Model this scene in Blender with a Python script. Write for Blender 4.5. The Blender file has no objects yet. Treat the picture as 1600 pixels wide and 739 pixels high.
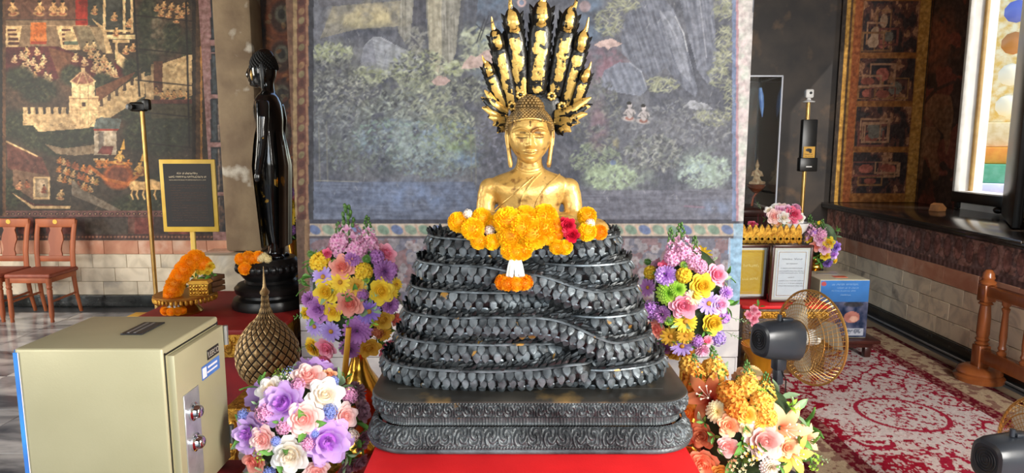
import bpy, bmesh, math, random
import numpy as np
from mathutils import Vector, Matrix, Euler, Quaternion

random.seed(7)
rng = np.random.default_rng(11)
PI = math.pi
scene = bpy.context.scene
COL = scene.collection

# ---------------------------------------------------------------- camera
W, H, F = 1600.0, 739.0, 1050.0
CAM_Z, PITCH = 1.65, math.radians(8.0)
cam_d = bpy.data.cameras.new('camera')
cam_d.sensor_width = 36.0
cam_d.lens = F / W * 36.0
cam_d.clip_start = 0.05
cam = bpy.data.objects.new('camera', cam_d)
cam.location = (0, 0, CAM_Z)
cam.rotation_euler = (PI / 2 - PITCH, 0, 0)
COL.objects.link(cam)
scene.camera = cam
CP, SP = math.cos(PITCH), math.sin(PITCH)

# ---------------------------------------------------------------- view, world, lights
scene.view_settings.view_transform = 'Standard'
scene.view_settings.look = 'None'
scene.view_settings.gamma = 1.0
scene.view_settings.use_curve_mapping = False
scene.view_settings.exposure = 0.58
scene.cycles.use_denoising = True
scene.cycles.max_bounces = 8
scene.cycles.caustics_reflective = False
scene.cycles.caustics_refractive = False

world = bpy.data.worlds.new('sky')
scene.world = world
world.use_nodes = True
_nt = world.node_tree
_bg = _nt.nodes['Background']
_sky = _nt.nodes.new('ShaderNodeTexSky')
_sky.sky_type = 'NISHITA'
_sky.sun_elevation = math.radians(48)
_sky.sun_rotation = math.radians(110)
_sky.sun_disc = False
_nt.links.new(_sky.outputs[0], _bg.inputs[0])
_bg.inputs[1].default_value = 0.30

def area_light(name, loc, target, sx, sy, power, color=(1, 1, 1)):
    d = bpy.data.lights.new(name, 'AREA')
    d.shape = 'RECTANGLE'
    d.size, d.size_y = sx, sy
    d.energy = power
    d.color = color
    o = bpy.data.objects.new(name, d)
    o.location = loc
    o.rotation_euler = (Vector(target) - Vector(loc)).to_track_quat('-Z', 'Y').to_euler()
    COL.objects.link(o)
    return o

sun_d = bpy.data.lights.new('sun', 'SUN')
sun_d.energy = 3.0
sun_d.angle = math.radians(0.6)
sun_d.color = (1.0, 0.94, 0.84)
sun = bpy.data.objects.new('sun', sun_d)
sun.rotation_euler = Vector((-0.70, 0.55, -0.85)).to_track_quat('-Z', 'Y').to_euler()
COL.objects.link(sun)
# daylight arriving through the doorways of the hall behind and beside the viewer, plus an added left fill
area_light('doorway_daylight_right', (3.1, -0.6, 2.1), (0.3, 3.0, 0.9), 1.1, 2.4, 250, (1.0, 0.97, 0.92))
area_light('doorway_daylight_main', (0.2, -3.6, 2.3), (0, 3, 1.0), 3.0, 3.0, 105, (0.95, 0.98, 1.0))
area_light('fill_light_left', (-4.6, -1.5, 2.2), (0.6, 5.0, 0.8), 1.2, 2.6, 70, (1.0, 0.96, 0.90))  # added fill from the left, brightens the right wall
area_light('side_door_daylight', (-6.85, 3.25, 2.0), (-2.4, 6.2, 0.3), 1.5, 2.6, 125, (1.0, 0.95, 0.86))

# ---------------------------------------------------------------- pixel <-> place
def ray(px, py):
    u = (px - W / 2) / F
    v = -(py - H / 2) / F
    return Vector((u, CP + v * SP, -SP + v * CP))

def at(px, py, Y):
    d = ray(px, py)
    return Vector((0, 0, CAM_Z)) + d * (Y / d.y)

def on_z(px, py, z):
    d = ray(px, py)
    return Vector((0, 0, CAM_Z)) + d * ((z - CAM_Z) / d.z)

def on_x(px, py, x):
    d = ray(px, py)
    return Vector((0, 0, CAM_Z)) + d * (x / d.x)

def to_px(x, y, z):
    dz = z - CAM_Z
    dep = y * CP - dz * SP
    up = y * SP + dz * CP
    return W / 2 + F * x / dep, H / 2 - F * up / dep

def mpp(Y, z=1.0):
    """metres per photo pixel at a place"""
    return (Y * CP - (z - CAM_Z) * SP) / F

# ---------------------------------------------------------------- colour / materials
def lin(c):
    out = []
    for x in c[:3]:
        x = x / 255.0
        out.append(x / 12.92 if x <= 0.04045 else ((x + 0.055) / 1.055) ** 2.4)
    return (out[0], out[1], out[2], 1.0)

def lin_np(a):
    a = np.clip(a / 255.0, 0, 1)
    return np.where(a <= 0.04045, a / 12.92, ((a + 0.055) / 1.055) ** 2.4)

MATS = {}

def pm(name, c1, c2=None, scale=6.0, rough=0.5, metal=0.0, bump=0.0, bscale=40.0, detail=4.0,
       contrast=(0.35, 0.65), spec=0.5, c3=None, c3scale=9.0, c3range=(0.60, 0.66), c3metal=None, stretch=None,
       coat=0.0, attr=None, rough2=None, randv=0.0, distort=0.0, transl=0.0):
    """procedural principled material: two colours mixed by noise, an optional third in patches, optional bump"""
    if name in MATS:
        return MATS[name]
    m = bpy.data.materials.new(name)
    m.use_nodes = True
    nt = m.node_tree
    N, L = nt.nodes, nt.links
    b = N['Principled BSDF']
    b.inputs['Roughness'].default_value = rough
    b.inputs['Metallic'].default_value = metal
    b.inputs['Specular IOR Level'].default_value = spec
    if coat:
        b.inputs['Coat Weight'].default_value = coat
        b.inputs['Coat Roughness'].default_value = 0.08
    tc = N.new('ShaderNodeTexCoord')
    vec = tc.outputs['Object']
    if stretch:
        mp = N.new('ShaderNodeMapping')
        mp.inputs['Scale'].default_value = stretch
        L.new(vec, mp.inputs['Vector'])
        vec = mp.outputs['Vector']
    if randv:
        oi = N.new('ShaderNodeObjectInfo')
        ml = N.new('ShaderNodeMath'); ml.operation = 'MULTIPLY'; ml.inputs[1].default_value = 37.0
        L.new(oi.outputs['Random'], ml.inputs[0])
        va = N.new('ShaderNodeVectorMath'); va.operation = 'ADD'
        L.new(vec, va.inputs[0]); L.new(ml.outputs[0], va.inputs[1])
        vec = va.outputs[0]
    col = None
    if attr:
        at_ = N.new('ShaderNodeAttribute'); at_.attribute_name = attr
        col = at_.outputs['Color']
    if c2 is not None or attr:
        nz = N.new('ShaderNodeTexNoise')
        nz.inputs['Scale'].default_value = scale
        nz.inputs['Detail'].default_value = detail
        nz.inputs['Distortion'].default_value = distort
        L.new(vec, nz.inputs['Vector'])
        rp = N.new('ShaderNodeMapRange')
        rp.inputs['From Min'].default_value, rp.inputs['From Max'].default_value = contrast
        L.new(nz.outputs['Fac'], rp.inputs['Value'])
        mx = N.new('ShaderNodeMix'); mx.data_type = 'RGBA'
        L.new(rp.outputs[0], mx.inputs['Factor'])
        if attr:
            # the painted colour, a little uneven
            mx.blend_type = 'MULTIPLY'
            mx.inputs['B'].default_value = lin(c1)
            L.new(col, mx.inputs['A'])
        else:
            mx.inputs['A'].default_value = lin(c1)
            mx.inputs['B'].default_value = lin(c2)
        col = mx.outputs['Result']
        if rough2 is not None:
            r2 = N.new('ShaderNodeMapRange')
            r2.inputs['To Min'].default_value, r2.inputs['To Max'].default_value = rough, rough2
            L.new(rp.outputs[0], r2.inputs['Value'])
            L.new(r2.outputs[0], b.inputs['Roughness'])
    if c3 is not None:
        n3 = N.new('ShaderNodeTexNoise')
        n3.inputs['Scale'].default_value = c3scale
        n3.inputs['Detail'].default_value = 5.0
        L.new(vec, n3.inputs['Vector'])
        r3 = N.new('ShaderNodeMapRange')
        r3.inputs['From Min'].default_value, r3.inputs['From Max'].default_value = c3range
        L.new(n3.outputs['Fac'], r3.inputs['Value'])
        m3 = N.new('ShaderNodeMix'); m3.data_type = 'RGBA'
        if col is None:
            m3.inputs['A'].default_value = lin(c1)
        else:
            L.new(col, m3.inputs['A'])
        m3.inputs['B'].default_value = lin(c3)
        L.new(r3.outputs[0], m3.inputs['Factor'])
        col = m3.outputs['Result']
        if c3metal is not None:
            rm = N.new('ShaderNodeMapRange')
            rm.inputs['To Min'].default_value, rm.inputs['To Max'].default_value = metal, c3metal
            L.new(r3.outputs[0], rm.inputs['Value'])
            L.new(rm.outputs[0], b.inputs['Metallic'])
    if randv and col is not None:
        hv = N.new('ShaderNodeHueSaturation')
        rr = N.new('ShaderNodeMapRange')
        rr.inputs['To Min'].default_value, rr.inputs['To Max'].default_value = 1 - randv, 1 + randv
        L.new(oi.outputs['Random'], rr.inputs['Value'])
        L.new(rr.outputs[0], hv.inputs['Value'])
        L.new(col, hv.inputs['Color'])
        col = hv.outputs['Color']
    if col is None:
        b.inputs['Base Color'].default_value = lin(c1)
    else:
        L.new(col, b.inputs['Base Color'])
    if bump:
        nb = N.new('ShaderNodeTexNoise')
        nb.inputs['Scale'].default_value = bscale
        nb.inputs['Detail'].default_value = 3.0
        L.new(vec, nb.inputs['Vector'])
        bp = N.new('ShaderNodeBump')
        bp.inputs['Strength'].default_value = bump
        bp.inputs['Distance'].default_value = 0.01
        L.new(nb.outputs['Fac'], bp.inputs['Height'])
        L.new(bp.outputs['Normal'], b.inputs['Normal'])
    if transl:
        tr = N.new('ShaderNodeBsdfTranslucent')
        if col is None:
            tr.inputs['Color'].default_value = lin(c1)
        else:
            L.new(col, tr.inputs['Color'])
        ms = N.new('ShaderNodeMixShader')
        ms.inputs[0].default_value = transl
        out = N['Material Output']
        L.new(b.outputs[0], ms.inputs[1]); L.new(tr.outputs[0], ms.inputs[2])
        L.new(ms.outputs[0], out.inputs['Surface'])
    MATS[name] = m
    return m

def petal_mat(name, inner, outer):
    """petal colour from the throat (attribute 0) to the rim (attribute 1)"""
    key = 'petal_' + name
    if key in MATS:
        return MATS[key]
    m = bpy.data.materials.new(key)
    m.use_nodes = True
    N, L = m.node_tree.nodes, m.node_tree.links
    b = N['Principled BSDF']
    b.inputs['Roughness'].default_value = 0.55
    b.inputs['Specular IOR Level'].default_value = 0.25
    a = N.new('ShaderNodeAttribute'); a.attribute_name = 'col'
    sp = N.new('ShaderNodeSeparateColor')
    L.new(a.outputs['Color'], sp.inputs[0])
    mx = N.new('ShaderNodeMix'); mx.data_type = 'RGBA'
    mx.inputs['A'].default_value = lin(inner)
    mx.inputs['B'].default_value = lin(outer)
    L.new(sp.outputs[0], mx.inputs['Factor'])
    hv = N.new('ShaderNodeHueSaturation')
    oi = N.new('ShaderNodeObjectInfo')
    rr = N.new('ShaderNodeMapRange')
    rr.inputs['To Min'].default_value, rr.inputs['To Max'].default_value = 0.88, 1.10
    L.new(oi.outputs['Random'], rr.inputs['Value'])
    L.new(rr.outputs[0], hv.inputs['Value'])
    L.new(mx.outputs['Result'], hv.inputs['Color'])
    L.new(hv.outputs['Color'], b.inputs['Base Color'])
    tr = N.new('ShaderNodeBsdfTranslucent')
    L.new(hv.outputs['Color'], tr.inputs['Color'])
    ms = N.new('ShaderNodeMixShader'); ms.inputs[0].default_value = 0.20
    L.new(b.outputs[0], ms.inputs[1]); L.new(tr.outputs[0], ms.inputs[2])
    L.new(ms.outputs[0], N['Material Output'].inputs['Surface'])
    MATS[key] = m
    return m

# ---------------------------------------------------------------- mesh builder
class MB:
    def __init__(self):
        self.v, self.f, self.c, self.m, self.n = [], [], [], [], 0

    def add(self, verts, faces, mat=0, col=None, M=None):
        verts = np.asarray(verts, dtype=float).reshape(-1, 3)
        if M is not None:
            A = np.array(M.to_3x3()); t = np.array(M.translation)
            verts = verts @ A.T + t
        k = self.n
        self.v.append(verts)
        self.f.extend([tuple(int(i) + k for i in f) for f in faces])
        self.m.extend([mat] * len(faces))
        if col is None:
            col = np.ones((len(verts), 3))
        else:
            col = np.asarray(col, dtype=float)
            if col.ndim == 1:
                col = np.tile(col, (len(verts), 1))
        self.c.append(col)
        self.n += len(verts)
        return self

    def box(self, c, s, rz=0.0, mat=0, col=None, M=None, taper=1.0):
        x, y, z = s[0] / 2, s[1] / 2, s[2] / 2
        v = [(-x, -y, -z), (x, -y, -z), (x, y, -z), (-x, y, -z),
             (-x * taper, -y * taper, z), (x * taper, -y * taper, z), (x * taper, y * taper, z), (-x * taper, y * taper, z)]
        f = [(0, 3, 2, 1), (4, 5, 6, 7), (0, 1, 5, 4), (1, 2, 6, 5), (2, 3, 7, 6), (3, 0, 4, 7)]
        T = Matrix.Translation(c) @ Matrix.Rotation(rz, 4, 'Z')
        if M is not None:
            T = M @ T
        return self.add(v, f, mat, col, T)

    def bbox(self, c, s, b=0.005, rz=0.0, mat=0, col=None, M=None, seg=2):
        """bevelled box"""
        bm = bmesh.new()
        bmesh.ops.create_cube(bm, size=1.0)
        bmesh.ops.scale(bm, vec=s, verts=bm.verts)
        bmesh.ops.bevel(bm, geom=list(bm.edges), offset=b, segments=seg, affect='EDGES', profile=0.5)
        bm.verts.index_update()
        v = [tuple(x.co) for x in bm.verts]
        f = [tuple(q.index for q in p.verts) for p in bm.faces]
        bm.free()
        T = Matrix.Translation(c) @ Matrix.Rotation(rz, 4, 'Z')
        if M is not None:
            T = M @ T
        return self.add(v, f, mat, col, T)

    def lathe(self, prof, seg=24, c=(0, 0, 0), mat=0, col=None, M=None, sx=1.0, sy=1.0, cap=True):
        v, f = [], []
        n = len(prof)
        for i in range(seg):
            a = 2 * PI * i / seg
            ca, sa = math.cos(a) * sx, math.sin(a) * sy
            for r, z in prof:
                v.append((r * ca, r * sa, z))
        for i in range(seg):
            j = (i + 1) % seg
            for k in range(n - 1):
                f.append((i * n + k, j * n + k, j * n + k + 1, i * n + k + 1))
        if cap:
            if prof[0][0] > 1e-5:
                f.append(tuple(i * n for i in range(seg))[::-1])
            if prof[-1][0] > 1e-5:
                f.append(tuple(i * n + n - 1 for i in range(seg)))
        T = Matrix.Translation(c)
        if M is not None:
            T = M @ T
        return self.add(v, f, mat, col, T)

    def tube(self, pts, r, seg=8, mat=0, col=None, cap=True, sc=(1, 1), up=None, closed=False, M=None):
        pts = [Vector(p) for p in pts]
        n = len(pts)
        if not hasattr(r, '__len__'):
            r = [r] * n
        tang = []
        for i in range(n):
            a = pts[(i - 1) % n] if closed else pts[max(i - 1, 0)]
            b = pts[(i + 1) % n] if closed else pts[min(i + 1, n - 1)]
            t = (b - a)
            tang.append(t.normalized() if t.length > 1e-9 else Vector((0, 0, 1)))
        v, f = [], []
        ref = Vector(up) if up is not None else (Vector((0, 0, 1)) if abs(tang[0].z) < 0.9 else Vector((0, 1, 0)))
        prev = None
        for i in range(n):
            t = tang[i]
            if up is not None or prev is None:
                nn = (ref - t * ref.dot(t))
            else:
                nn = (prev - t * prev.dot(t))
            nn.normalize()
            prev = nn
            bb = t.cross(nn)
            for k in range(seg):
                a = 2 * PI * k / seg
                v.append(tuple(pts[i] + nn * (math.cos(a) * r[i] * sc[0]) + bb * (math.sin(a) * r[i] * sc[1])))
        m = n if closed else n - 1
        for i in range(m):
            j = (i + 1) % n
            for k in range(seg):
                l = (k + 1) % seg
                f.append((i * seg + k, i * seg + l, j * seg + l, j * seg + k))
        if cap and not closed:
            f.append(tuple(range(seg))[::-1])
            f.append(tuple((n - 1) * seg + k for k in range(seg)))
        if col is not None and np.ndim(col) == 2 and len(col) == n:
            col = np.repeat(np.asarray(col), seg, axis=0)
        return self.add(v, f, mat, col, M)

    def ball(self, c, r, seg=12, rings=8, mat=0, col=None, M=None):
        if not hasattr(r, '__len__'):
            r = (r, r, r)
        v = [(0, 0, -r[2])]
        for i in range(1, rings):
            p = -PI / 2 + PI * i / rings
            for k in range(seg):
                a = 2 * PI * k / seg
                v.append((r[0] * math.cos(p) * math.cos(a), r[1] * math.cos(p) * math.sin(a), r[2] * math.sin(p)))
        v.append((0, 0, r[2]))
        f = []
        for k in range(seg):
            f.append((0, 1 + (k + 1) % seg, 1 + k))
        for i in range(rings - 2):
            for k in range(seg):
                a = 1 + i * seg
                l = (k + 1) % seg
                f.append((a + k, a + l, a + seg + l, a + seg + k))
        e = 1 + (rings - 2) * seg
        for k in range(seg):
            f.append((e + k, e + (k + 1) % seg, len(v) - 1))
        T = Matrix.Translation(c)
        if M is not None:
            T = M @ T
        return self.add(v, f, mat, col, T)

    def grid(self, P, mat=0, col=None, M=None, closed_u=False):
        """P: array (nu, nv, 3)"""
        nu, nv = P.shape[:2]
        f = []
        mu = nu if closed_u else nu - 1
        for i in range(mu):
            j = (i + 1) % nu
            for k in range(nv - 1):
                f.append((i * nv + k, j * nv + k, j * nv + k + 1, i * nv + k + 1))
        if col is not None and np.ndim(col) == 3:
            col = col.reshape(-1, 3)
        return self.add(P.reshape(-1, 3), f, mat, col, M)

    def prism(self, poly, depth, mat=0, col=None, M=None):
        """outline in XZ, thickness along Y from 0 to depth"""
        n = len(poly)
        v = [(x, 0, z) for x, z in poly] + [(x, depth, z) for x, z in poly]
        f = [tuple(range(n)), tuple(range(2 * n - 1, n - 1, -1))]
        for i in range(n):
            j = (i + 1) % n
            f.append((i, i + n, j + n, j))
        return self.add(v, f, mat, col, M)

    def mesh(self, name, mats, smooth=True, angle=40.0, fix=False):
        me = bpy.data.meshes.new(name)
        V = np.concatenate(self.v) if self.v else np.zeros((0, 3))
        me.from_pydata([tuple(x) for x in V], [], self.f)
        if not isinstance(mats, (list, tuple)):
            mats = [mats]
        for m in mats:
            me.materials.append(m)
        me.polygons.foreach_set('material_index', np.array(self.m, dtype=np.int32))
        ca = me.color_attributes.new('col', 'FLOAT_COLOR', 'POINT')
        C = np.concatenate(self.c)
        ca.data.foreach_set('color', np.concatenate([C, np.ones((len(C), 1))], axis=1).astype(np.float32).ravel())
        if fix:
            bm = bmesh.new(); bm.from_mesh(me)
            bmesh.ops.recalc_face_normals(bm, faces=bm.faces)
            bm.to_mesh(me); bm.free()
        me.polygons.foreach_set('use_smooth', np.full(len(me.polygons), bool(smooth)))
        if smooth and angle < 179:
            me.set_sharp_from_angle(angle=math.radians(angle))
        me.update()
        return me

    def build(self, name, mats, parent=None, smooth=True, angle=40.0, fix=False, loc=None):
        me = self.mesh(name, mats, smooth, angle, fix)
        return link(name, me, parent, loc)

def link(name, me, parent=None, loc=None, rot=None, scale=None):
    o = bpy.data.objects.new(name, me)
    COL.objects.link(o)
    if parent is not None:
        o.parent = parent
    if loc is not None:
        o.location = loc
    if rot is not None:
        if isinstance(rot, Quaternion):
            o.rotation_euler = rot.to_euler()
        else:
            o.rotation_euler = rot
    if scale is not None:
        o.scale = scale if hasattr(scale, '__len__') else (scale,) * 3
    return o

def tag(o, label=None, cat=None, group=None, kind=None):
    if label: o['label'] = label
    if cat: o['category'] = cat
    if group: o['group'] = group
    if kind: o['kind'] = kind
    return o

def thing(name, label, cat, loc=(0, 0, 0), rz=0.0, group=None):
    o = bpy.data.objects.new(name, None)
    o.empty_display_size = 0.05
    COL.objects.link(o)
    o.location = loc
    o.rotation_euler = (0, 0, rz)
    return tag(o, label, cat, group)

def copy_tree(o, parent=None):
    c = o.copy()
    COL.objects.link(c)
    c.parent = parent
    for ch in list(o.children):
        copy_tree(ch, c)
    return c

def sm(t):
    t = np.clip(t, 0, 1)
    return t * t * (3 - 2 * t)

# value noise on arrays
_perm = rng.random((256, 256))
def vnoise(x, y):
    xi, yi = np.floor(x).astype(int), np.floor(y).astype(int)
    fx, fy = sm(x - xi), sm(y - yi)
    g = lambda a, b: _perm[a % 256, b % 256]
    return (g(xi, yi) * (1 - fx) + g(xi + 1, yi) * fx) * (1 - fy) + (g(xi, yi + 1) * (1 - fx) + g(xi + 1, yi + 1) * fx) * fy
def fbm(x, y, o=4):
    s, a, t = 0.0, 0.5, 0.0
    for i in range(o):
        s = s + a * vnoise(x * 2 ** i + 17 * i, y * 2 ** i + 31 * i); t += a; a *= 0.5
    return s / t
# ================================================================ painted walls
class Paint:
    """a painter working on a grid of wall points; U, V are where those points sit in the photograph"""
    def __init__(self, P, base):
        self.P = P
        x, y, z = P[..., 0], P[..., 1], P[..., 2]
        self.U, self.V = to_px(x, y, z)
        self.C = np.zeros(P.shape[:2] + (3,)) + np.array(base, float)

    def blend(self, mask, col, sl=None):
        C = self.C if sl is None else self.C[sl]
        C += (np.array(col, float) - C) * mask[..., None]

    def _sl(self, x0, x1, y0, y1):
        m = (self.U >= x0) & (self.U <= x1) & (self.V >= y0) & (self.V <= y1)
        ii, jj = np.any(m, 1).nonzero()[0], np.any(m, 0).nonzero()[0]
        if len(ii) == 0 or len(jj) == 0:
            return None
        return (slice(ii[0], ii[-1] + 1), slice(jj[0], jj[-1] + 1))

    def poly(self, pts, col, a=1.0, var=10.0, streak=None, soft=0.0):
        pts = np.array(pts, float)
        s = self._sl(pts[:, 0].min() - 2, pts[:, 0].max() + 2, pts[:, 1].min() - 2, pts[:, 1].max() + 2)
        if s is None:
            return
        U, V = self.U[s], self.V[s]
        ins = np.zeros(U.shape, bool)
        n = len(pts)
        for i in range(n):
            x0, y0 = pts[i]; x1, y1 = pts[(i + 1) % n]
            if y0 == y1:
                continue
            c = ((y0 > V) != (y1 > V)) & (U < (x1 - x0) * (V - y0) / (y1 - y0) + x0)
            ins ^= c
        m = ins * a
        nz = fbm(U / 7.0, V / 7.0, 3) - 0.5
        colr = np.array(col, float) + nz[..., None] * 2 * var
        if streak is not None:
            dx, dy, amp = streak      # streaks running along (dx, dy)
            t = (U * dy - V * dx)
            colr = colr + ((vnoise(t / 2.2, (U * dx + V * dy) / 30.0) - 0.5) * 2 * amp)[..., None]
        self.C[s] += (colr - self.C[s]) * m[..., None]

    def rect(self, x0, y0, x1, y1, col, a=1.0, var=8.0):
        self.poly([(x0, y0), (x1, y0), (x1, y1), (x0, y1)], col, a, var)

    def ell(self, cx, cy, rx, ry, col, a=1.0, rot=0.0, soft=0.25):
        R = max(rx, ry) * 1.3 + 1
        s = self._sl(cx - R, cx + R, cy - R, cy + R)
        if s is None:
            return
        du, dv = self.U[s] - cx, self.V[s] - cy
        c, q = math.cos(rot), math.sin(rot)
        e = np.sqrt(((du * c + dv * q) / rx) ** 2 + ((-du * q + dv * c) / ry) ** 2)
        self.blend(np.clip((1 - e) / soft + 0.5, 0, 1) * a, col, s)

    def line(self, pts, w, col, a=1.0):
        for (x0, y0), (x1, y1) in zip(pts[:-1], pts[1:]):
            s = self._sl(min(x0, x1) - w - 1, max(x0, x1) + w + 1, min(y0, y1) - w - 1, max(y0, y1) + w + 1)
            if s is None:
                continue
            U, V = self.U[s], self.V[s]
            dx, dy = x1 - x0, y1 - y0
            t = np.clip(((U - x0) * dx + (V - y0) * dy) / (dx * dx + dy * dy + 1e-9), 0, 1)
            d = np.hypot(U - x0 - t * dx, V - y0 - t * dy)
            self.blend(np.clip(w / 2 + 0.5 - d, 0, 1) * a, col, s)

    def cloud(self, cx, cy, rx, ry, col, a=0.6, sc=12.0):
        s = self._sl(cx - rx * 1.5, cx + rx * 1.5, cy - ry * 1.5, cy + ry * 1.5)
        if s is None:
            return
        U, V = self.U[s], self.V[s]
        e = np.sqrt(((U - cx) / rx) ** 2 + ((V - cy) / ry) ** 2)
        m = np.clip((1.25 - e) * 1.2, 0, 1) * np.clip(fbm(U / sc, V / sc, 4) * 3 - 0.9, 0, 1)
        self.blend(m * a, col, s)

    def leaves(self, cx, cy, rx, ry, cols, n, size=2.2, ar=2.4, a=0.75, fan=True):
        for _ in range(n):
            t = random.uniform(0, 2 * PI); r = math.sqrt(random.random())
            x, y = cx + rx * r * math.cos(t), cy + ry * r * math.sin(t)
            c = np.array(random.choice(cols), float) * random.uniform(0.85, 1.12)
            k = size * random.uniform(0.7, 1.3)
            rot = random.choice([-0.6, 0.5, -0.25, 0.9, -1.1]) + random.uniform(-.2, .2) if fan else random.uniform(0, PI)
            self.ell(x, y, k * ar / 2, k / 2, c, a * random.uniform(0.6, 1), rot, 0.6)

    def figure(self, x, y, h, col, lean=0.0):
        """a small painted person, head at the top, kneeling or sitting"""
        c = np.array(col, float)
        dk = c * 0.35
        s_ = 1 if lean >= 0 else -1
        self.ell(x, y + h * .02, h * .24, h * .42, dk, .45)
        self.ell(x - s_ * h * .06, y + h * .30, h * .34, h * .13, c * .88, 1, .15 * s_)          # folded legs
        self.ell(x - s_ * h * .02, y + h * .27, h * .20, h * .10, np.array((150, 70, 56)) * .9, .7)
        self.ell(x, y + h * .02, h * .15, h * .27, c, 1, -.25 * lean)                             # torso
        self.ell(x + lean * h * .25, y - h * .36, h * .115, h * .14, c * 1.04, 1)                 # face
        self.ell(x + lean * h * .25 - s_ * h * .03, y - h * .46, h * .12, h * .085, dk * .5, 1)   # hair
        self.line([(x - h * .13, y - h * .14), (x - h * .28, y + h * .04), (x + s_ * h * .12, y + h * .10)], max(1.0, h * .075), c * .95)
        self.line([(x + h * .13, y - h * .14), (x + h * .26, y + h * .02), (x + s_ * h * .20, y - h * .12)], max(1.0, h * .07), c * .95)
        self.line([(x - h * .1, y - h * .12), (x + h * .1, y + h * .14)], .9, dk, .6)

    def done(self, name, mat, parent=None, relief=0.0):
        nu, nv = self.P.shape[:2]
        P = self.P.reshape(-1, 3).astype(np.float32)
        idx = np.arange(nu * nv).reshape(nu, nv)
        q = np.stack([idx[:-1, :-1], idx[1:, :-1], idx[1:, 1:], idx[:-1, 1:]], -1).reshape(-1, 4)
        me = bpy.data.meshes.new(name)
        me.vertices.add(len(P)); me.vertices.foreach_set('co', P.ravel())
        me.loops.add(q.size); me.loops.foreach_set('vertex_index', q.ravel().astype(np.int32))
        me.polygons.add(len(q))
        me.polygons.foreach_set('loop_start', (np.arange(len(q)) * 4).astype(np.int32))
        me.polygons.foreach_set('loop_total', np.full(len(q), 4, np.int32))
        me.update(calc_edges=True)
        ca = me.color_attributes.new('col', 'FLOAT_COLOR', 'POINT')
        C = lin_np(self.C.reshape(-1, 3))
        ca.data.foreach_set('color', np.concatenate([C, np.ones((len(C), 1))], 1).astype(np.float32).ravel())
        me.materials.append(mat)
        return link(name, me, parent)

def wall_grid(p00, p10, p01, nu, nv):
    """points from p00 to p10 (u) and p00 to p01 (v)"""
    a, b, c = np.array(p00, float), np.array(p10, float), np.array(p01, float)
    u = np.linspace(0, 1, nu)[:, None, None]; v = np.linspace(0, 1, nv)[None, :, None]
    return a + (b - a) * u + (c - a) * v

# ---------------------------------------------------------------- materials of the setting
M_mural = pm('mural_paint', (205, 205, 205), (255, 255, 255), scale=30, rough=0.62, bump=0.25, bscale=55, attr='col', spec=0.35)
M_mural_dark = pm('mural_paint_old', (190, 180, 170), (255, 255, 255), scale=22, rough=0.5, bump=0.1, bscale=60, attr='col', spec=0.35)
M_plaster = pm('old_plaster', (122, 104, 80), (150, 132, 104), scale=5, rough=0.75, bump=0.3, bscale=25, c3=(84, 66, 50), c3scale=7, c3range=(0.56, 0.70))
M_ceiling = pm('ceiling_paint', (96, 58, 44), (112, 66, 48), scale=2, rough=0.8)
M_marble = pm('cream_marble', (232, 216, 190), (206, 190, 164), scale=4.5, rough=0.28, contrast=(0.42, 0.7), c3=(128, 122, 120), c3scale=3.2, c3range=(0.60, 0.80), randv=0.10, distort=1.5)
M_marble_pink = pm('pink_marble', (206, 152, 122), (188, 126, 98), scale=5, rough=0.3, c3=(222, 190, 166), c3scale=4, c3range=(0.55, 0.75), randv=0.10, distort=1.2)
M_marble_veined = pm('veined_marble', (240, 220, 188), (196, 178, 154), scale=3.2, rough=0.26, contrast=(0.45, 0.72), c3=(112, 102, 96), c3scale=4.2, c3range=(0.60, 0.72), randv=0.08, distort=2.2)
M_black_marble = pm('black_marble', (26, 27, 27), (44, 46, 44), scale=9, rough=0.22, c3=(86, 90, 86), c3scale=16, c3range=(0.64, 0.70), distort=1.0)
M_joint = pm('mortar', (168, 152, 130), (186, 170, 146), scale=20, rough=0.9)
M_floor = pm('floor_marble', (186, 184, 182), (84, 86, 92), scale=1.3, rough=0.14, contrast=(0.36, 0.66), c3=(222, 218, 212), c3scale=1.5, c3range=(0.52, 0.62), stretch=(0.7, 1.7, 1), distort=2.5, randv=0.14, detail=7)
M_floor_base = pm('floor_bed', (92, 92, 94), (64, 64, 66), scale=3, rough=0.3)
M_black = pm('black_lacquer', (16, 15, 14), (28, 26, 24), scale=12, rough=0.35)
M_gold_paint = pm('gold_paint', (196, 146, 56), (132, 88, 34), scale=26, rough=0.42, metal=0.55, bump=0.5, bscale=90)
M_gilt = pm('carved_gilt', (226, 172, 66), (150, 98, 26), scale=34, rough=0.34, metal=0.75, bump=0.7, bscale=120)
M_gold = pm('polished_gold', (238, 190, 84), (206, 150, 52), scale=9, rough=0.2, metal=0.95, bump=0.06, bscale=60)

def tiles(parent, p0, du, dv, nrm, cols, rows, w, h, mat_rows, t=0.012, gap=0.004, stagger=True, name='tile', u0=0.0, umax=None):
    """stone tiles laid in courses on a wall: p0 corner, du/dv unit directions, nrm outward"""
    p0, du, dv, nrm = Vector(p0), Vector(du), Vector(dv), Vector(nrm)
    cache = {}
    R = Matrix((du, nrm * -1.0, dv)).transposed().to_4x4()
    for r in range(rows):
        off = (w * 0.5 if (stagger and r % 2) else 0.0) + w * 0.13 * r
        u = u0 - (off % w)
        while u < umax - 1e-6:
            a, b = max(u, u0), min(u + w, umax)
            u += w
            if b - a < 0.03:
                continue
            ww = round(b - a, 3)
            key = (ww, r if not isinstance(mat_rows, list) else id(mat_rows[r]))
            if key not in cache:
                mb = MB()
                mb.bbox((0, 0, 0), (ww - gap, t, h - gap), 0.0018, seg=1)
                cache[key] = mb.mesh(name, mat_rows[r])
            o = link(name, cache[key], parent)
            c = p0 + du * ((a + b) / 2) + dv * (h * (r + 0.5)) + nrm * (t / 2 + random.uniform(-0.001, 0.0008))
            Mx = R.copy(); Mx.translation = c
            o.matrix_local = Mx

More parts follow.
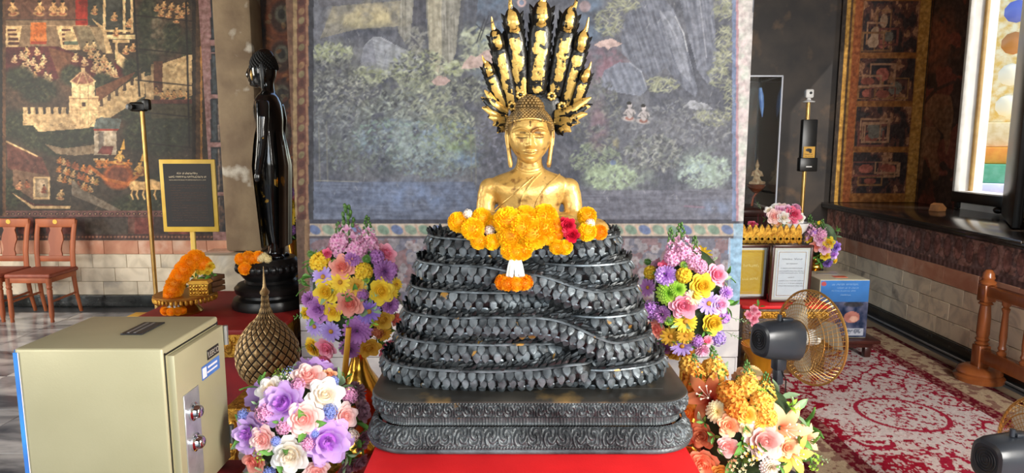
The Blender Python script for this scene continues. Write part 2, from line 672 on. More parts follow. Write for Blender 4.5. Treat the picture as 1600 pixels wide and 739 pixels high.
# ---------------------------------------------------------------- floor
XL, XR = -7.0, 3.44
YB, YBR = 6.68, 7.30
PY = 4.0                      # front of the painted pier
mb = MB(); mb.box((-1.3, 1.6, -0.06), (11.6, 12.2, 0.1))
floor = tag(mb.build('floor', M_floor_base, smooth=False), 'polished grey and white veined marble floor', kind='structure')
mbt = MB(); mbt.bbox((0, 0, 0), (0.596, 0.596, 0.012), 0.0015, seg=1)
tile_me = mbt.mesh('marble_tile', M_floor)
for i in range(9):
    for j in range(9):
        x, y = -5.7 + i * 0.6, 1.9 + j * 0.6
        if y > 6.55 or x > -0.6:
            continue
        o = link('marble_tile', tile_me, floor, (x, y, -0.006 + random.uniform(-.0006, .0006)), (0, 0, random.choice([0, PI / 2, PI, -PI / 2]) * 0))
mbt = MB(); mbt.bbox((0, 0, 0), (0.596, 0.596, 0.012), 0.0015, seg=1)
tile_me2 = mbt.mesh('stone_tile', pm('floor_beige', (186, 168, 140), (160, 142, 116), scale=3, rough=0.25, randv=0.08, c3=(120, 104, 84), c3scale=4, c3range=(.6, .8)))
for i in range(4):
    for j in range(9):
        x, y = 1.25 + 0.6 * i, 1.9 + j * 0.6
        if x < 3.1:
            link('stone_tile', tile_me2, floor, (x, y, -0.006))
for j in range(9):
    mbx = None
    link('stone_tile', tile_me2, floor, (3.35 - 0.3, 1.9 + j * 0.6, -0.0065))

# ---------------------------------------------------------------- ceiling and walls out of view
mb = MB(); mb.box((-1.3, 1.6, 5.25), (11.8, 12.4, 0.1))
tag(mb.build('ceiling', M_ceiling, smooth=False), 'dark red painted timber ceiling high above the hall', kind='structure')
mb = MB()
mb.box((XL - 0.1, 5.9, 2.6), (0.2, 3.6, 5.2))
mb.box((XL - 0.1, 0.9, 2.6), (0.2, 3.0, 5.2))
mb.box((XL - 0.1, -3.6, 2.6), (0.2, 1.8, 5.2))
mb.box((XL - 0.1, 0, 4.4), (0.2, 9.0, 1.6))
tag(mb.build('wall_left', M_plaster, smooth=False), 'plastered side wall with tall door openings', kind='structure')
mb = MB()
for x0, x1 in ((-7.0, -4.9), (-3.6, -2.0), (2.2, 3.4)):
    mb.box(((x0 + x1) / 2, -4.5, 2.6), (x1 - x0, 0.2, 5.2))
mb.box((-1.8, -4.5, 4.7), (10.4, 0.2, 1.0))
tag(mb.build('wall_front', M_plaster, smooth=False), 'plastered entrance wall with open doorways behind the viewer', kind='structure')

# ---------------------------------------------------------------- back wall, left: mural above a marble dado
TOPZ = 3.2
DZ0, DH = 0.114, 0.1395        # dado: baseboard top, course height
X_M1 = at(322, 200, YB).x      # mural ends here
mb = MB()
mb.box(((XL - 1.2) / 2 - 0.2, YB + 0.16, 2.6), (-XL - 1.2 + 0.6, 0.3, 5.2))
wall_back = tag(mb.build('wall_back', pm('dark_mural_ground', (56, 46, 40), (78, 62, 50), scale=5, rough=.6, c3=(104, 78, 58), c3scale=4, c3range=(.56, .72)), smooth=False), 'back wall with an old temple mural above cream marble courses', kind='structure')
mb = MB(); mb.box((-4.2, YB + .006, DZ0 + 2 * DH), (5.6, .008, 4 * DH)); mb.build('mortar_bed', M_joint, wall_back, smooth=False)
mb = MB(); mb.bbox((-4.1, YB - 0.012, DZ0 / 2), (5.6, 0.05, DZ0), 0.004)
tag(mb.build('baseboard_back', M_black_marble), 'black marble skirting along the mural wall', kind='structure')
tiles(wall_back, (-6.9, YB + 0.005, DZ0), (1, 0, 0), (0, 0, 1), (0, -1, 0), 0, 4, 0.345, DH,
      [M_marble, M_marble, M_marble, M_marble_pink], umax=4.3)

gx0, gx1 = -5.45, X_M1
Z0m, Z1m = DZ0 + 4 * DH, 3.02
NU, NV = 330, 350
p = Paint(wall_grid((gx0, YB + 0.004, Z0m), (gx1, YB + 0.004, Z0m), (gx0, YB + 0.004, Z1m), NU, NV), (52, 48, 42))
R = random.Random(3)
def paint_left_mural(p):
    CREAM, FLESH, RED, DRED, GRN, BRN, GREY = (212, 190, 146), (216, 178, 126), (150, 52, 36), (92, 46, 40), (44, 50, 38), (132, 88, 56), (132, 122, 106)
    p.cloud(150, 100, 260, 220, (84, 66, 52), 0.8, 30)
    p.cloud(60, 60, 160, 120, (104, 78, 60), 0.7, 25)
    # throne hall at the top left
    p.rect(-10, -20, 160, 40, (104, 74, 60)); p.rect(-10, 32, 140, 78, (124, 106, 84))
    p.rect(118, -20, 137, 40, (150, 44, 30)); p.rect(137, -20, 160, 40, (62, 66, 60))
    for x in (20, 62, 84, 98):
        p.figure(x, 14, 26, FLESH, R.uniform(-.2, .2))
    p.line([(-5, 31), (135, 31)], 1.5, (62, 56, 50)); p.line([(-5, 40), (135, 40)], 1.2, (170, 150, 120))
    p.poly([(48, 35), (72, 35), (73, 68), (47, 68)], (190, 112, 52), var=30); p.rect(48, 64, 73, 69, (150, 60, 36))
    for a in ([(10, 41), (34, 41), (28, 77), (5, 77)], [(88, 41), (113, 41), (126, 78), (97, 78)]):
        p.poly(a, CREAM)
        x0 = (a[0][0] + a[3][0]) / 2
        for k in range(4):
            p.rect(x0 + 4 + k * 0.5, 45 + k * 7, x0 + 18 + k * 1.5, 49 + k * 7, (86, 50, 42))
    p.ell(108, 57, 7, 9, (176, 160, 120)); p.rect(100, 65, 122, 70, (92, 108, 92))
    p.poly([(118, 42), (140, 42), (165, 78), (128, 78)], (118, 110, 88)); p.poly([(140, 42), (160, 42), (166, 82), (160, 82)], (150, 136, 108))
    # red court with seated figures
    p.poly([(-5, 74), (90, 72), (200, 118), (185, 121), (92, 122), (58, 140), (22, 112), (-5, 112)], (84, 38, 40))
    p.poly([(75, 74), (112, 84), (108, 118), (92, 122)], (104, 70, 50))
    for x, y in [(23, 92), (34, 86), (42, 80), (58, 80), (68, 92), (44, 98), (52, 96), (36, 104), (46, 110), (66, 100), (58, 106), (72, 118), (78, 122), (54, 117), (40, 88)]:
        p.figure(x, y, 15, (R.choice([CREAM, FLESH, (228, 206, 166)])), R.uniform(-.3, .3))
    for x, y in [(118, 90), (132, 96), (142, 84), (152, 86), (150, 98), (160, 104), (166, 98), (162, 92), (172, 104), (176, 112), (156, 110), (168, 116), (182, 114), (148, 106), (136, 74), (146, 72)]:
        p.figure(x, y, 17, (R.choice([CREAM, (228, 204, 160), (220, 190, 140)])), R.uniform(-.3, .3))
    # pavilion on the right
    p.rect(160, -20, 210, 48, (58, 62, 58)); p.poly([(142, 28), (160, 48), (166, 84), (176, 84), (164, 44)], CREAM)
    for x in (163, 194, 206):
        p.rect(x - 2, -20, x + 2, 52, CREAM)
    p.rect(164, 46, 208, 50, CREAM); p.rect(167, 54, 212, 61, (222, 204, 160)); p.rect(176, 62, 202, 67, CREAM)
    for x, y in ((148, 16), (179, 26), (182, 50), (202, 36), (197, 78), (208, 74)):
        p.figure(x, y, 17, FLESH, .1)
    p.rect(180, 66, 184, 94, CREAM); p.poly([(184, 80), (205, 98), (203, 116), (182, 98)], CREAM); p.poly([(178, 96), (200, 118), (185, 120)], (84, 34, 36))
    # trees
    for x, y, rx, ry in [(30, 122, 22, 18), (60, 140, 28, 20), (112, 118, 18, 16), (160, 130, 16, 16), (205, 110, 14, 20), (232, 30, 18, 34), (232, 80, 16, 50), (266, 60, 20, 26), (205, 170, 22, 22), (228, 175, 20, 26), (250, 205, 36, 40), (215, 210, 22, 25), (30, 195, 26, 22), (60, 215, 26, 20), (95, 205, 36, 18), (130, 208, 26, 18), (90, 225, 30, 18), (275, 190, 24, 46), (20, 300, 14, 26), (215, 318, 40, 14), (260, 300, 30, 36), (292, 110, 10, 60)]:
        p.ell(x, y, rx, ry, GRN, 0.95, 0, 0.5)
        p.leaves(x, y, rx * .95, ry * .95, [(62, 70, 50), (34, 40, 30), (76, 80, 58)], 60, 3.0)
    # fortress wall and octagonal tower
    p.poly([(36, 177), (108, 177), (108, 192), (140, 185), (140, 200), (60, 206), (52, 196), (36, 196)], (206, 184, 142))
    for k in range(6):
        p.rect(36 + k * 12, 168, 43 + k * 12, 178, (206, 186, 144)); p.rect(44 + k * 12, 171, 47 + k * 12, 178, (56, 50, 44))
    p.poly([(148, 162), (226, 112), (226, 150), (150, 198)], (202, 182, 140))
    for k in range(6):
        x = 156 + k * 12; y = 158 - k * 8
        p.rect(x, y - 4, x + 5, y + 8, (80, 66, 54))
    p.poly([(150, 138), (212, 112), (205, 122), (152, 160)], (110, 74, 52))
    p.rect(108, 150, 154, 198, (212, 190, 148)); p.rect(112, 126, 148, 152, (218, 198, 156))
    p.line([(125, 128), (125, 196)], 1, (150, 128, 96)); p.line([(138, 128), (138, 196)], 1, (150, 128, 96))
    p.poly([(110, 127), (118, 118), (124, 112), (136, 112), (142, 118), (149, 127), (138, 132), (120, 132)], (132, 92, 78))
    for a in ((110, 127), (120, 132), (138, 132), (149, 127)):
        p.line([a, (130, 110)], 1.2, CREAM)
    p.line([(110, 127), (120, 132), (138, 132), (149, 127)], 2, CREAM); p.rect(127, 106, 133, 113, CREAM)
    p.rect(122, 160, 138, 168, CREAM); p.rect(128, 160, 134, 166, (60, 40, 34)); p.line([(108, 154), (154, 154)], 1.3, (150, 120, 90)); p.line([(108, 172), (154, 172)], 1.3, (170, 146, 108))
    # upper right: another walled court
    p.rect(236, 100, 300, 150, (150, 132, 98)); p.poly([(252, 100), (300, 84), (300, 140), (252, 140)], (190, 172, 132)); p.rect(240, 96, 254, 145, (92, 58, 42))
    p.poly([(226, 120), (240, 116), (240, 160), (228, 160)], (190, 170, 132))
    p.cloud(244, 50, 14, 50, (120, 112, 96), 0.8, 8)
    for x, y in [(246, 12), (256, 8), (268, 10), (278, 14), (290, 6), (264, 22), (276, 30), (252, 20), (284, 22), (292, 16)]:
        p.figure(x, y, 15, (198, 164, 116), .1)
    for x, y in [(244, 142), (254, 150), (262, 146), (272, 148), (282, 146), (292, 150), (268, 154)]:
        p.figure(x, y, 14, (202, 166, 112), -.1)
    p.rect(236, 156, 300, 162, (90, 52, 46)); p.rect(236, 163, 300, 185, (70, 68, 52))
    # blue-roofed gatehouse and carriage procession
    p.poly([(146, 202), (150, 186), (158, 183), (190, 186), (186, 202)], (92, 106, 108)); p.poly([(145, 201), (187, 201), (184, 204), (147, 204)], (150, 60, 44))
    p.rect(147, 204, 182, 242, (176, 170, 156)); p.rect(154, 206, 162, 238, (112, 108, 104)); p.rect(164, 205, 176, 226, (206, 200, 184)); p.poly([(152, 240), (160, 228), (178, 228), (174, 242)], (110, 56, 52))
    p.rect(146, 248, 170, 251, CREAM)
    p.poly([(70, 225), (100, 232), (148, 226), (147, 240), (118, 243), (88, 240)], (146, 132, 110))
    for k in range(26):
        p.figure(94 + (k % 9) * 7 + R.uniform(-2, 2), 250 + (k // 9) * 14 + (k % 9) * 2.5, 13, R.choice([(186, 128, 66), (172, 150, 92), (204, 176, 126), (150, 92, 58)]), R.uniform(-.3, .3))
    p.ell(185, 276, 24, 20, (150, 84, 46)); p.ell(185, 274, 17, 13, (112, 66, 48)); p.line([(140, 260), (165, 280), (200, 288), (230, 262)], 5, (176, 108, 56)); p.line([(150, 252), (205, 256)], 4, (190, 132, 66))
    for x in (155, 166, 200):
        p.figure(x, 256, 16, (196, 128, 64), .1)
    for x, y in ((187, 246), (218, 264)):
        p.figure(x, y, 26, (226, 184, 104), .15); p.poly([(x + 1, y - 12), (x + 9, y - 12), (x + 7, y - 30)], (226, 184, 92))
    p.rect(204, 284, 250, 296, (204, 176, 126)); p.ell(212, 290, 10, 8, (214, 184, 130)); p.ell(236, 288, 12, 8, (214, 184, 130))
    for x in (208, 216, 226, 234, 244):
        p.line([(x, 294), (x - 3, 304), (x, 311)], 2.4, (206, 176, 122))
    p.poly([(82, 264), (112, 280), (112, 305), (170, 329), (190, 329), (128, 296), (118, 284)], (112, 106, 96))
    # little house bottom left
    p.poly([(10, 222), (58, 244), (66, 246), (78, 275), (30, 272), (12, 262)], (98, 60, 52)); p.line([(10, 221), (58, 244)], 2.4, CREAM)
    p.poly([(20, 264), (78, 275), (78, 312), (52, 312), (20, 290)], (122, 98, 80)); p.rect(52, 276, 78, 311, CREAM); p.rect(55, 279, 75, 308, (150, 138, 116)); p.ell(65, 292, 7, 12, (210, 196, 170)); p.figure(69, 296, 14, (176, 100, 74), 0)
    p.figure(30, 290, 16, (206, 160, 120), .4); p.figure(42, 288, 14, (170, 110, 80), -.2)
    p.poly([(16, 300), (52, 318), (110, 322), (110, 326), (52, 326)], (84, 38, 36)); p.poly([(14, 298), (52, 322), (110, 322), (110, 326), (50, 326)], CREAM); p.figure(95, 304, 20, (206, 178, 130), .2)
    # lattice scaffold lines of the old frame
    for x0, y0, x1, y1 in ((208, -20, 218, 150), (290, -20, 296, 230)):
        p.line([(x0, y0), (x1, y1)], 3, (30, 26, 22))
    for y in (24, 76, 125, 174, 222):
        p.line([(212, y), (300, y + 9)], 2, (34, 28, 24))
    # lower borders and the old wooden frame at the right
    p.rect(-20, 329, 330, 339, (112, 78, 76), var=14)
    for k in range(38):
        p.ell(3 + k * 8.6, 334, 3.0, 2.2, (44, 30, 34)); p.ell(3 + k * 8.6, 334, 1.2, 1, (180, 150, 120))
    p.rect(-20, 339, 330, 366, (58, 46, 46), var=12)
    for a, b in ((28, 52), (72, 118), (200, 240), (262, 300)):
        p.rect(a, 340, b, 366, (112, 62, 58), var=22)
    for k in range(12):
        p.line([(133, 342 + k * 2.1), (210, 342 + k * 2.1)], .8, (88, 88, 78))
    p.rect(-20, 366, 330, 376, (74, 56, 54), var=12)
    for k in range(60):
        p.ell(k * 5.6, 370, 1.8, 1.6, (150, 110, 92))
    for a, b, c in ((-60, 4, (30, 26, 24)), (4, 9, (96, 70, 48)), (300, 306, (40, 32, 26)), (306, 313, (74, 56, 38)), (313, 316, (150, 112, 54)), (316, 322, (52, 42, 32))):
        p.rect(a, -30, b, 338, c, var=14)
paint_left_mural(p)
n_ = fbm(p.U / 5, p.V / 5, 4); n2_ = fbm(p.U / 45 + 7, p.V / 45, 3)
p.C = p.C * (0.78 + .42 * n_)[..., None] * (0.72 + .55 * n2_)[..., None] * np.array((1.08, 1.0, .92)) + 5
for _ in range(500):
    x_, y_ = 310 * R.random(), 325 * R.random()
    p.line([(x_, y_), (x_ + R.uniform(-5, 5), y_ + R.uniform(-3, 5))], .9, R.choice([(30, 26, 22), (150, 124, 92), (96, 60, 46)]), .5)
p.done('mural', M_mural_dark, wall_back)
# bare strip of wall left of the mural and above
# narrow border with little panels, right of the mural
gx2 = at(350, 200, YB).x
p = Paint(wall_grid((gx1, YB + 0.003, Z0m), (gx2 + .1, YB + 0.003, Z0m), (gx1, YB + 0.003, Z1m), 24, 260), (152, 110, 106))
p.cloud(335, 150, 40, 300, (176, 140, 136), .8, 4)
for y0, y1 in ((-20, 63), (72, 82), (84, 148), (154, 222), (230, 300), (306, 362)):
    p.rect(329, y0, 360, y1, (40, 42, 48), var=10); p.rect(332, y0 + 3, 338, y1 - 3, (70, 78, 84), var=16); p.rect(341, y0 + 3, 343, y1 - 3, (150, 130, 116))
    p.cloud(346, (y0 + y1) / 2, 6, 30, (130, 96, 76), .8, 5)
p.done('mural_border', M_mural_dark, wall_back)
# painted strip right of the plaster column, seen behind the standing image
gx3, gx4 = at(398, 200, YB).x, at(474, 200, YB).x
p = Paint(wall_grid((gx3, YB + 0.003, Z0m), (gx4, YB + 0.003, Z0m), (gx3, YB + 0.003, Z1m), 76, 300), (120, 78, 56))
p.rect(398, -30, 416, 420, (26, 24, 26), var=6)
p.cloud(440, 200, 40, 260, (160, 104, 66), .9, 14); p.cloud(440, 150, 40, 200, (70, 48, 42), .8, 10)
for k in range(7):
    y = 30 + 62 * k
    p.ell(438, y, 24, 34, (142, 82, 52)); p.ell(440, y - 4, 18, 25, (86, 60, 50)); p.ell(440, y - 8, 11, 14, (120, 116, 100)); p.ell(440, y - 8, 6, 8, (70, 66, 62))
    p.line([(418, y + 30), (436, y + 40), (460, y + 28)], 4, (178, 112, 66))
for k in range(60):
    p.ell(418 + 45 * R.random(), 400 * R.random(), 3, 5, R.choice([(176, 118, 70), (70, 50, 50), (120, 64, 50), (150, 130, 96)]), .7, R.random() * 3)
p.done('mural_panel', M_mural_dark, wall_back)

# plaster column and its marble plinth against the back wall
c0, c1 = at(344, 200, 6.45), at(403, 200, 6.45)
mb = MB(); mb.bbox(((c0.x + c1.x) / 2, 6.56, 2.9), (c1.x - c0.x, 0.30, 4.6), 0.03)
col_root = tag(mb.build('trim_1', pm('column_plaster', (152, 130, 100), (122, 100, 76), scale=4, rough=0.7, bump=0.4, bscale=18, c3=(206, 196, 178), c3scale=3.5, c3range=(0.66, 0.74))), 'worn brown plaster column beside the mural', kind='structure')
mb = MB(); mb.bbox(((c0.x + c1.x) / 2 - .06, 6.50, 0.30), (c1.x - c0.x + .36, 0.46, 0.58), 0.012)
mb.build('plinth', pm('plinth_marble', (206, 192, 166), (180, 166, 146), scale=4, rough=0.12, distort=2, c3=(150, 140, 126), c3scale=3, c3range=(.58, .7)), col_root)

# ---------------------------------------------------------------- painted pier behind the statue
px0, px1 = at(455, 200, PY).x, at(1169, 200, PY).x
pxm, pw = (px0 + px1) / 2, px1 - px0
mb = MB(); mb.box((pxm, PY + 0.47, 2.6), (pw, 0.92, 5.2))
pier = tag(mb.build('wall_pier', pm('pier_side_paint', (84, 62, 52), (120, 92, 70), scale=6, rough=0.5), smooth=False), 'wide pier painted with a blue grey forest landscape behind the golden statue', kind='structure')
PZ0 = 0.672
NU, NV = 560, 390
p = Paint(wall_grid((px0, PY + 0.004, PZ0), (px1, PY + 0.004, PZ0), (px0, PY + 0.004, 2.62), NU, NV), (100, 102, 116))
def paint_forest(p):
    U, V = p.U, p.V
    n = fbm(U / 40, V / 40, 5)
    p.C[:] = np.array((84, 88, 104)) + (n - .5)[..., None] * np.array((70, 66, 56)) + ((fbm(U / 3.0, V / 6.0, 2) - .5) * 26)[..., None]
    # sky gap and pool
    p.cloud(762, 40, 40, 80, (96, 128, 168), 1.0, 40); p.cloud(925, 30, 30, 50, (92, 116, 148), .9, 30)
    p.poly([(500, 60), (520, 10), (640, 0), (660, 20), (640, 40), (560, 45)], (150, 142, 118), .55, 18)
    p.cloud(590, 22, 70, 22, (186, 172, 132), 1.0, 14); p.cloud(560, 35, 50, 10, (170, 160, 124), .8, 10)
    p.poly([(490, -20), (620, -20), (560, 4), (500, 12)], (92, 92, 104), .8, 18)
    # cliffs and waterfall
    p.poly([(648, -20), (668, -20), (664, 60), (652, 100), (640, 62)], (74, 76, 92), .9, 8, (0, 1, 10))
    p.poly([(628, -20), (648, -20), (642, 55), (632, 66), (622, 50)], (140, 138, 130), .8, 10, (0, 1, 24))
    p.poly([(664, -20), (728, -20), (722, 40), (712, 84), (696, 120), (684, 124), (672, 104), (668, 50)], (138, 136, 128), .95, 10, (0.03, 1, 26))
    p.poly([(668, 0), (690, 0), (690, 90), (684, 118), (672, 100)], (172, 164, 140), .7, 8, (0, 1, 16))
    p.poly([(722, -20), (748, -20), (742, 60), (722, 96), (712, 84)], (76, 80, 96), .85, 8, (0, 1, 10))
    p.poly([(563, 98), (568, 72), (582, 58), (594, 57), (618, 70), (652, 86), (664, 108), (640, 112), (600, 118), (572, 112)], (140, 146, 160), .95, 12, (0.9, .3, 16))
    p.poly([(563, 98), (568, 72), (582, 62), (590, 110), (572, 112)], (112, 116, 134), .7, 8)
    # foliage of the left half
    pale, olive, dk = (164, 172, 146), (140, 150, 112), (62, 66, 78)
    for cx, cy, rx, ry, cs, k, sz in [(520, 82, 32, 16, [pale, olive], 130, 3.2), (575, 118, 32, 14, [pale, olive], 110, 3.2), (520, 112, 36, 24, [(128, 132, 130), dk], 160, 3), (655, 108, 46, 30, [pale, olive, dk], 300, 3.2), (660, 150, 46, 24, [pale, (128, 138, 124)], 200, 3.2), (540, 150, 56, 34, [(130, 136, 136), dk, (156, 160, 150)], 330, 3), (620, 175, 60, 34, [(146, 158, 150), (112, 122, 130), dk], 320, 3.2), (700, 190, 40, 26, [pale, (116, 128, 120)], 190, 3.2), (745, 62, 26, 22, [pale, (170, 180, 160)], 60, 5), (735, 96, 20, 12, [pale], 50, 4), (710, 108, 14, 12, [pale, olive], 60, 3.6), (740, 140, 42, 22, [(140, 148, 132), dk], 200, 3), (650, 62, 16, 22, [(140, 142, 138)], 70, 3.2), (530, 200, 46, 36, [(124, 132, 138), (90, 98, 112)], 240, 3), (620, 215, 70, 30, [(138, 156, 160), (110, 140, 130), (96, 112, 140)], 320, 3.2), (705, 220, 50, 30, [(140, 160, 120), (112, 134, 160), (96, 110, 130)], 240, 3.2), (560, 245, 60, 24, [(110, 122, 120), (90, 98, 118)], 200, 3), (680, 256, 70, 22, [(110, 132, 150), (118, 132, 122)], 220, 3), (770, 210, 26, 60, [(110, 112, 134), (92, 96, 120)], 150, 3)]:
        p.cloud(cx, cy, rx * 1.25, ry * 1.3, np.array(cs[0]) * .72, .55, 9)
        p.leaves(cx, cy, rx, ry, cs, k, sz)
    for cx, cy in ((630, 215), (690, 235), (650, 240)):
        p.cloud(cx, cy, 30, 26, (150, 170, 170), .55, 10)
    p.cloud(720, 228, 26, 18, (132, 160, 100), .6, 8); p.cloud(728, 246, 26, 14, (100, 130, 180), .6, 8); p.cloud(572, 225, 18, 18, (104, 134, 176), .55, 8)
    for x in (498, 510, 735, 742):
        p.line([(x, 190), (x + 2, 285)], 2.2, (120, 120, 110), .5)
    # pink beasts and rocks
    p.poly([(720, 108), (726, 96), (736, 86), (744, 90), (756, 80), (776, 74), (782, 108), (750, 106)], (186, 156, 152), .9, 26)
    p.poly([(674, 128), (684, 118), (696, 120), (704, 126), (694, 134), (682, 134)], (182, 150, 146), .9, 12)
    for a in ([(750, 62), (758, 40), (764, 24)], [(754, 48), (744, 38)], [(758, 40), (770, 34)], [(745, 66), (757, 30)]):
        p.line(a, 1.6, (52, 56, 72))
    # pool at the foot
    p.poly([(490, 284), (740, 284), (760, 345), (490, 345)], (88, 100, 130), .85, 10, (1, 0.02, 14)); p.cloud(660, 305, 90, 26, (104, 128, 176), .7, 20)
    p.line([(495, 282), (560, 284)], 1.5, (150, 150, 140), .6)
    # right half: boulders
    p.cloud(935, 110, 34, 40, (126, 96, 116), .9, 16); p.cloud(955, 95, 30, 26, (136, 92, 112), .7, 10)
    p.poly([(970, 60), (978, 24), (1000, 4), (1030, -10), (1052, 14), (1064, 40), (1078, 90), (1090, 140), (1086, 152), (1066, 136), (1040, 106), (1016, 122), (990, 100), (972, 84)], (98, 104, 124), .97, 12, (0.32, 1, 20))
    p.poly([(1030, 20), (1048, 16), (1062, 44), (1074, 90), (1080, 132), (1060, 110), (1044, 60)], (128, 134, 152), .7, 10, (0.32, 1, 16))
    p.line([(1055, 26), (1068, 52), (1074, 80)], 2, (176, 180, 190), .9); p.line([(1032, 18), (1044, 34), (1058, 60)], 2.5, (150, 156, 172), .7)
    p.poly([(1058, -20), (1112, -20), (1118, 50), (1120, 118), (1106, 132), (1090, 110), (1074, 50)], (104, 110, 130), .95, 12, (0.16, 1, 20)); p.line([(1092, -10), (1098, 40), (1104, 90)], 2, (156, 160, 176), .7)
    p.poly([(936, 134), (944, 110), (968, 97), (988, 98), (1002, 110), (1012, 140), (1000, 150), (960, 144)], (110, 118, 140), .95, 12, (0.4, 1, 14)); p.line([(984, 98), (1002, 112), (1010, 136)], 2, (156, 162, 178), .7)
    p.poly([(1066, 168), (1080, 156), (1104, 162), (1114, 170), (1092, 172)], (160, 164, 176), .8, 8)
    for cx, cy, rx, ry, k in [(950, 34, 22, 22, 90), (975, 8, 24, 10, 60), (1034, 132, 26, 12, 90), (1132, 14, 16, 20, 70), (1132, 60, 14, 20, 70), (1130, 90, 16, 12, 60), (1125, 120, 18, 20, 70), (1118, 185, 26, 12, 90), (1095, 180, 14, 8, 40), (1140, 150, 8, 30, 50)]:
        p.leaves(cx, cy, rx, ry, [(158, 162, 132), (132, 138, 112)], k, 2.2, 4.5, .7)
    p.leaves(930, 180, 40, 60, [(118, 122, 118), (96, 102, 106), (78, 82, 92)], 420, 3); p.leaves(1060, 200, 80, 46, [(112, 116, 130), (84, 88, 102), (126, 130, 136)], 480, 3)
    p.leaves(1020, 240, 44, 30, [(146, 150, 146), (70, 74, 84), (104, 112, 112)], 320, 3.2); p.leaves(930, 250, 40, 26, [(112, 128, 112), (136, 152, 124)], 220, 3)
    p.cloud(950, 278, 40, 22, (150, 176, 142), 1.0, 10); p.cloud(985, 280, 40, 18, (134, 154, 136), .8, 10); p.cloud(1098, 265, 42, 32, (142, 166, 152), .95, 12); p.cloud(1088, 264, 20, 12, (150, 180, 200), .7, 8)
    p.leaves(955, 276, 40, 20, [(156, 180, 146), (132, 150, 124)], 200, 3); p.leaves(1100, 268, 42, 28, [(152, 174, 156), (140, 160, 160)], 240, 3)
    for x, y in ((984, 176), (1006, 180)):
        p.figure(x, y, 32, (172, 164, 168), 0)
    p.poly([(928, 70), (938, 64), (956, 60), (966, 66), (972, 68), (966, 72), (954, 74), (950, 78), (946, 73), (936, 74)], (190, 160, 156), .95, 8); p.ell(914, 10, 9, 9, (168, 136, 140), .7)
    p.cloud(935, 195, 16, 40, (136, 100, 118), .6, 10); p.cloud(962, 224, 6, 10, (170, 160, 110), .7, 5); p.ell(958, 254, 5, 4, (84, 106, 160), .7)
    p.poly([(905, 298), (1146, 296), (1146, 344), (905, 344)], (96, 98, 118), .8, 10, (1, 0, 12)); p.cloud(1120, 326, 30, 16, (110, 128, 168), .7, 12); p.line([(1070, 322), (1100, 324)], 3, (140, 104, 130), .6)
    p.ell(815, 4, 7, 7, (200, 160, 160), .9); p.ell(815, 4, 4, 4, (104, 120, 150), 1)
    # old cracks and losses
    for _ in range(240):
        x, y = 490 + 650 * random.random(), 340 * random.random()
        p.line([(x, y), (x + random.uniform(-4, 4), y + random.uniform(2, 8))], 1.0, random.choice([(58, 60, 74), (166, 168, 170), (70, 72, 84)]), .5)
    # lower border
    p.rect(440, 343, 1180, 350, (58, 60, 78), var=6); p.rect(440, 350, 1180, 369, (172, 158, 142), var=12); p.rect(440, 369, 1180, 373, (80, 72, 84), var=6)
    for k in range(34):
        x = 470 + k * 21.5
        p.ell(x, 359, 10, 6.5, [(104, 136, 118), (84, 104, 156), (120, 146, 128)][k % 3], .95, 0.5)
        p.line([(x + 8, 352), (x + 13, 366)], 2, (196, 150, 130), .8)
    s = p._sl(440, 1180, 373, 480)
    n = fbm(p.U[s] / 16, p.V[s] / 16, 4); n2 = fbm(p.U[s] / 14 + 40, p.V[s] / 14, 3)
    c = np.where((n > .52)[..., None], np.array((132, 88, 96)), np.array((92, 104, 134)))
    c = np.where(((n2 > .60))[..., None], np.array((150, 150, 160)), c)
    p.C[s] = c + ((fbm(p.U[s] / 4, p.V[s] / 4, 2) - .5) * 40)[..., None]
    for _ in range(90):
        x, y = 490 + 660 * random.random(), 380 + 92 * random.random()
        if random.random() < .5:
            for q in range(6):
                p.ell(x + 4.5 * math.cos(q * PI / 3), y + 4.5 * math.sin(q * PI / 3), 2.8, 2.8, (188, 184, 190), .9)
            p.ell(x, y, 2, 2, (150, 130, 120), 1)
        else:
            p.ell(x, y, 5, 3, random.choice([(92, 140, 130), (80, 106, 160), (150, 84, 84)]), .9, random.random() * 3)
    # side borders
    for a, b, c in ((440, 458, (126, 82, 58)), (458, 464, (176, 140, 92)), (464, 478, (120, 64, 52)), (478, 482, (176, 120, 88)), (482, 490, (48, 50, 62))):
        p.rect(a, -30, b, 343, c, var=16)
    for k in range(26):
        p.ell(471, -10 + k * 14, 4.5, 6, [(150, 140, 92), (90, 44, 42), (176, 130, 84)][k % 3], .8, .5)
    p.rect(440, 343, 484, 480, (118, 84, 66), var=18); p.rect(476, 343, 482, 480, (172, 128, 88), var=8)
    for a, b, c in ((1144, 1150, (104, 126, 176)), (1150, 1154, (196, 130, 146)), (1154, 1176, (214, 204, 200))):
        p.rect(a, -30, b, 345, c, .75, var=8)
    p.cloud(1162, 160, 9, 220, (186, 198, 186), .8, 8); p.cloud(1162, 160, 9, 220, (206, 180, 186), .7, 11)
    p.rect(1138, 373, 1176, 480, (120, 168, 206), var=10); p.rect(1146, 350, 1176, 480, (132, 176, 212), .8, 10); p.line([(1140, 372), (1140, 476)], 2, (160, 160, 180))
paint_forest(p)
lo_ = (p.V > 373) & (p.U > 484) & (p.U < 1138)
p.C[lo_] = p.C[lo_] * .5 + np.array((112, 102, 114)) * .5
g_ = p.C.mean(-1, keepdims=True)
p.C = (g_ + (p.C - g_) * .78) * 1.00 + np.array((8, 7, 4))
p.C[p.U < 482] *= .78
p.done('mural', M_mural, pier)
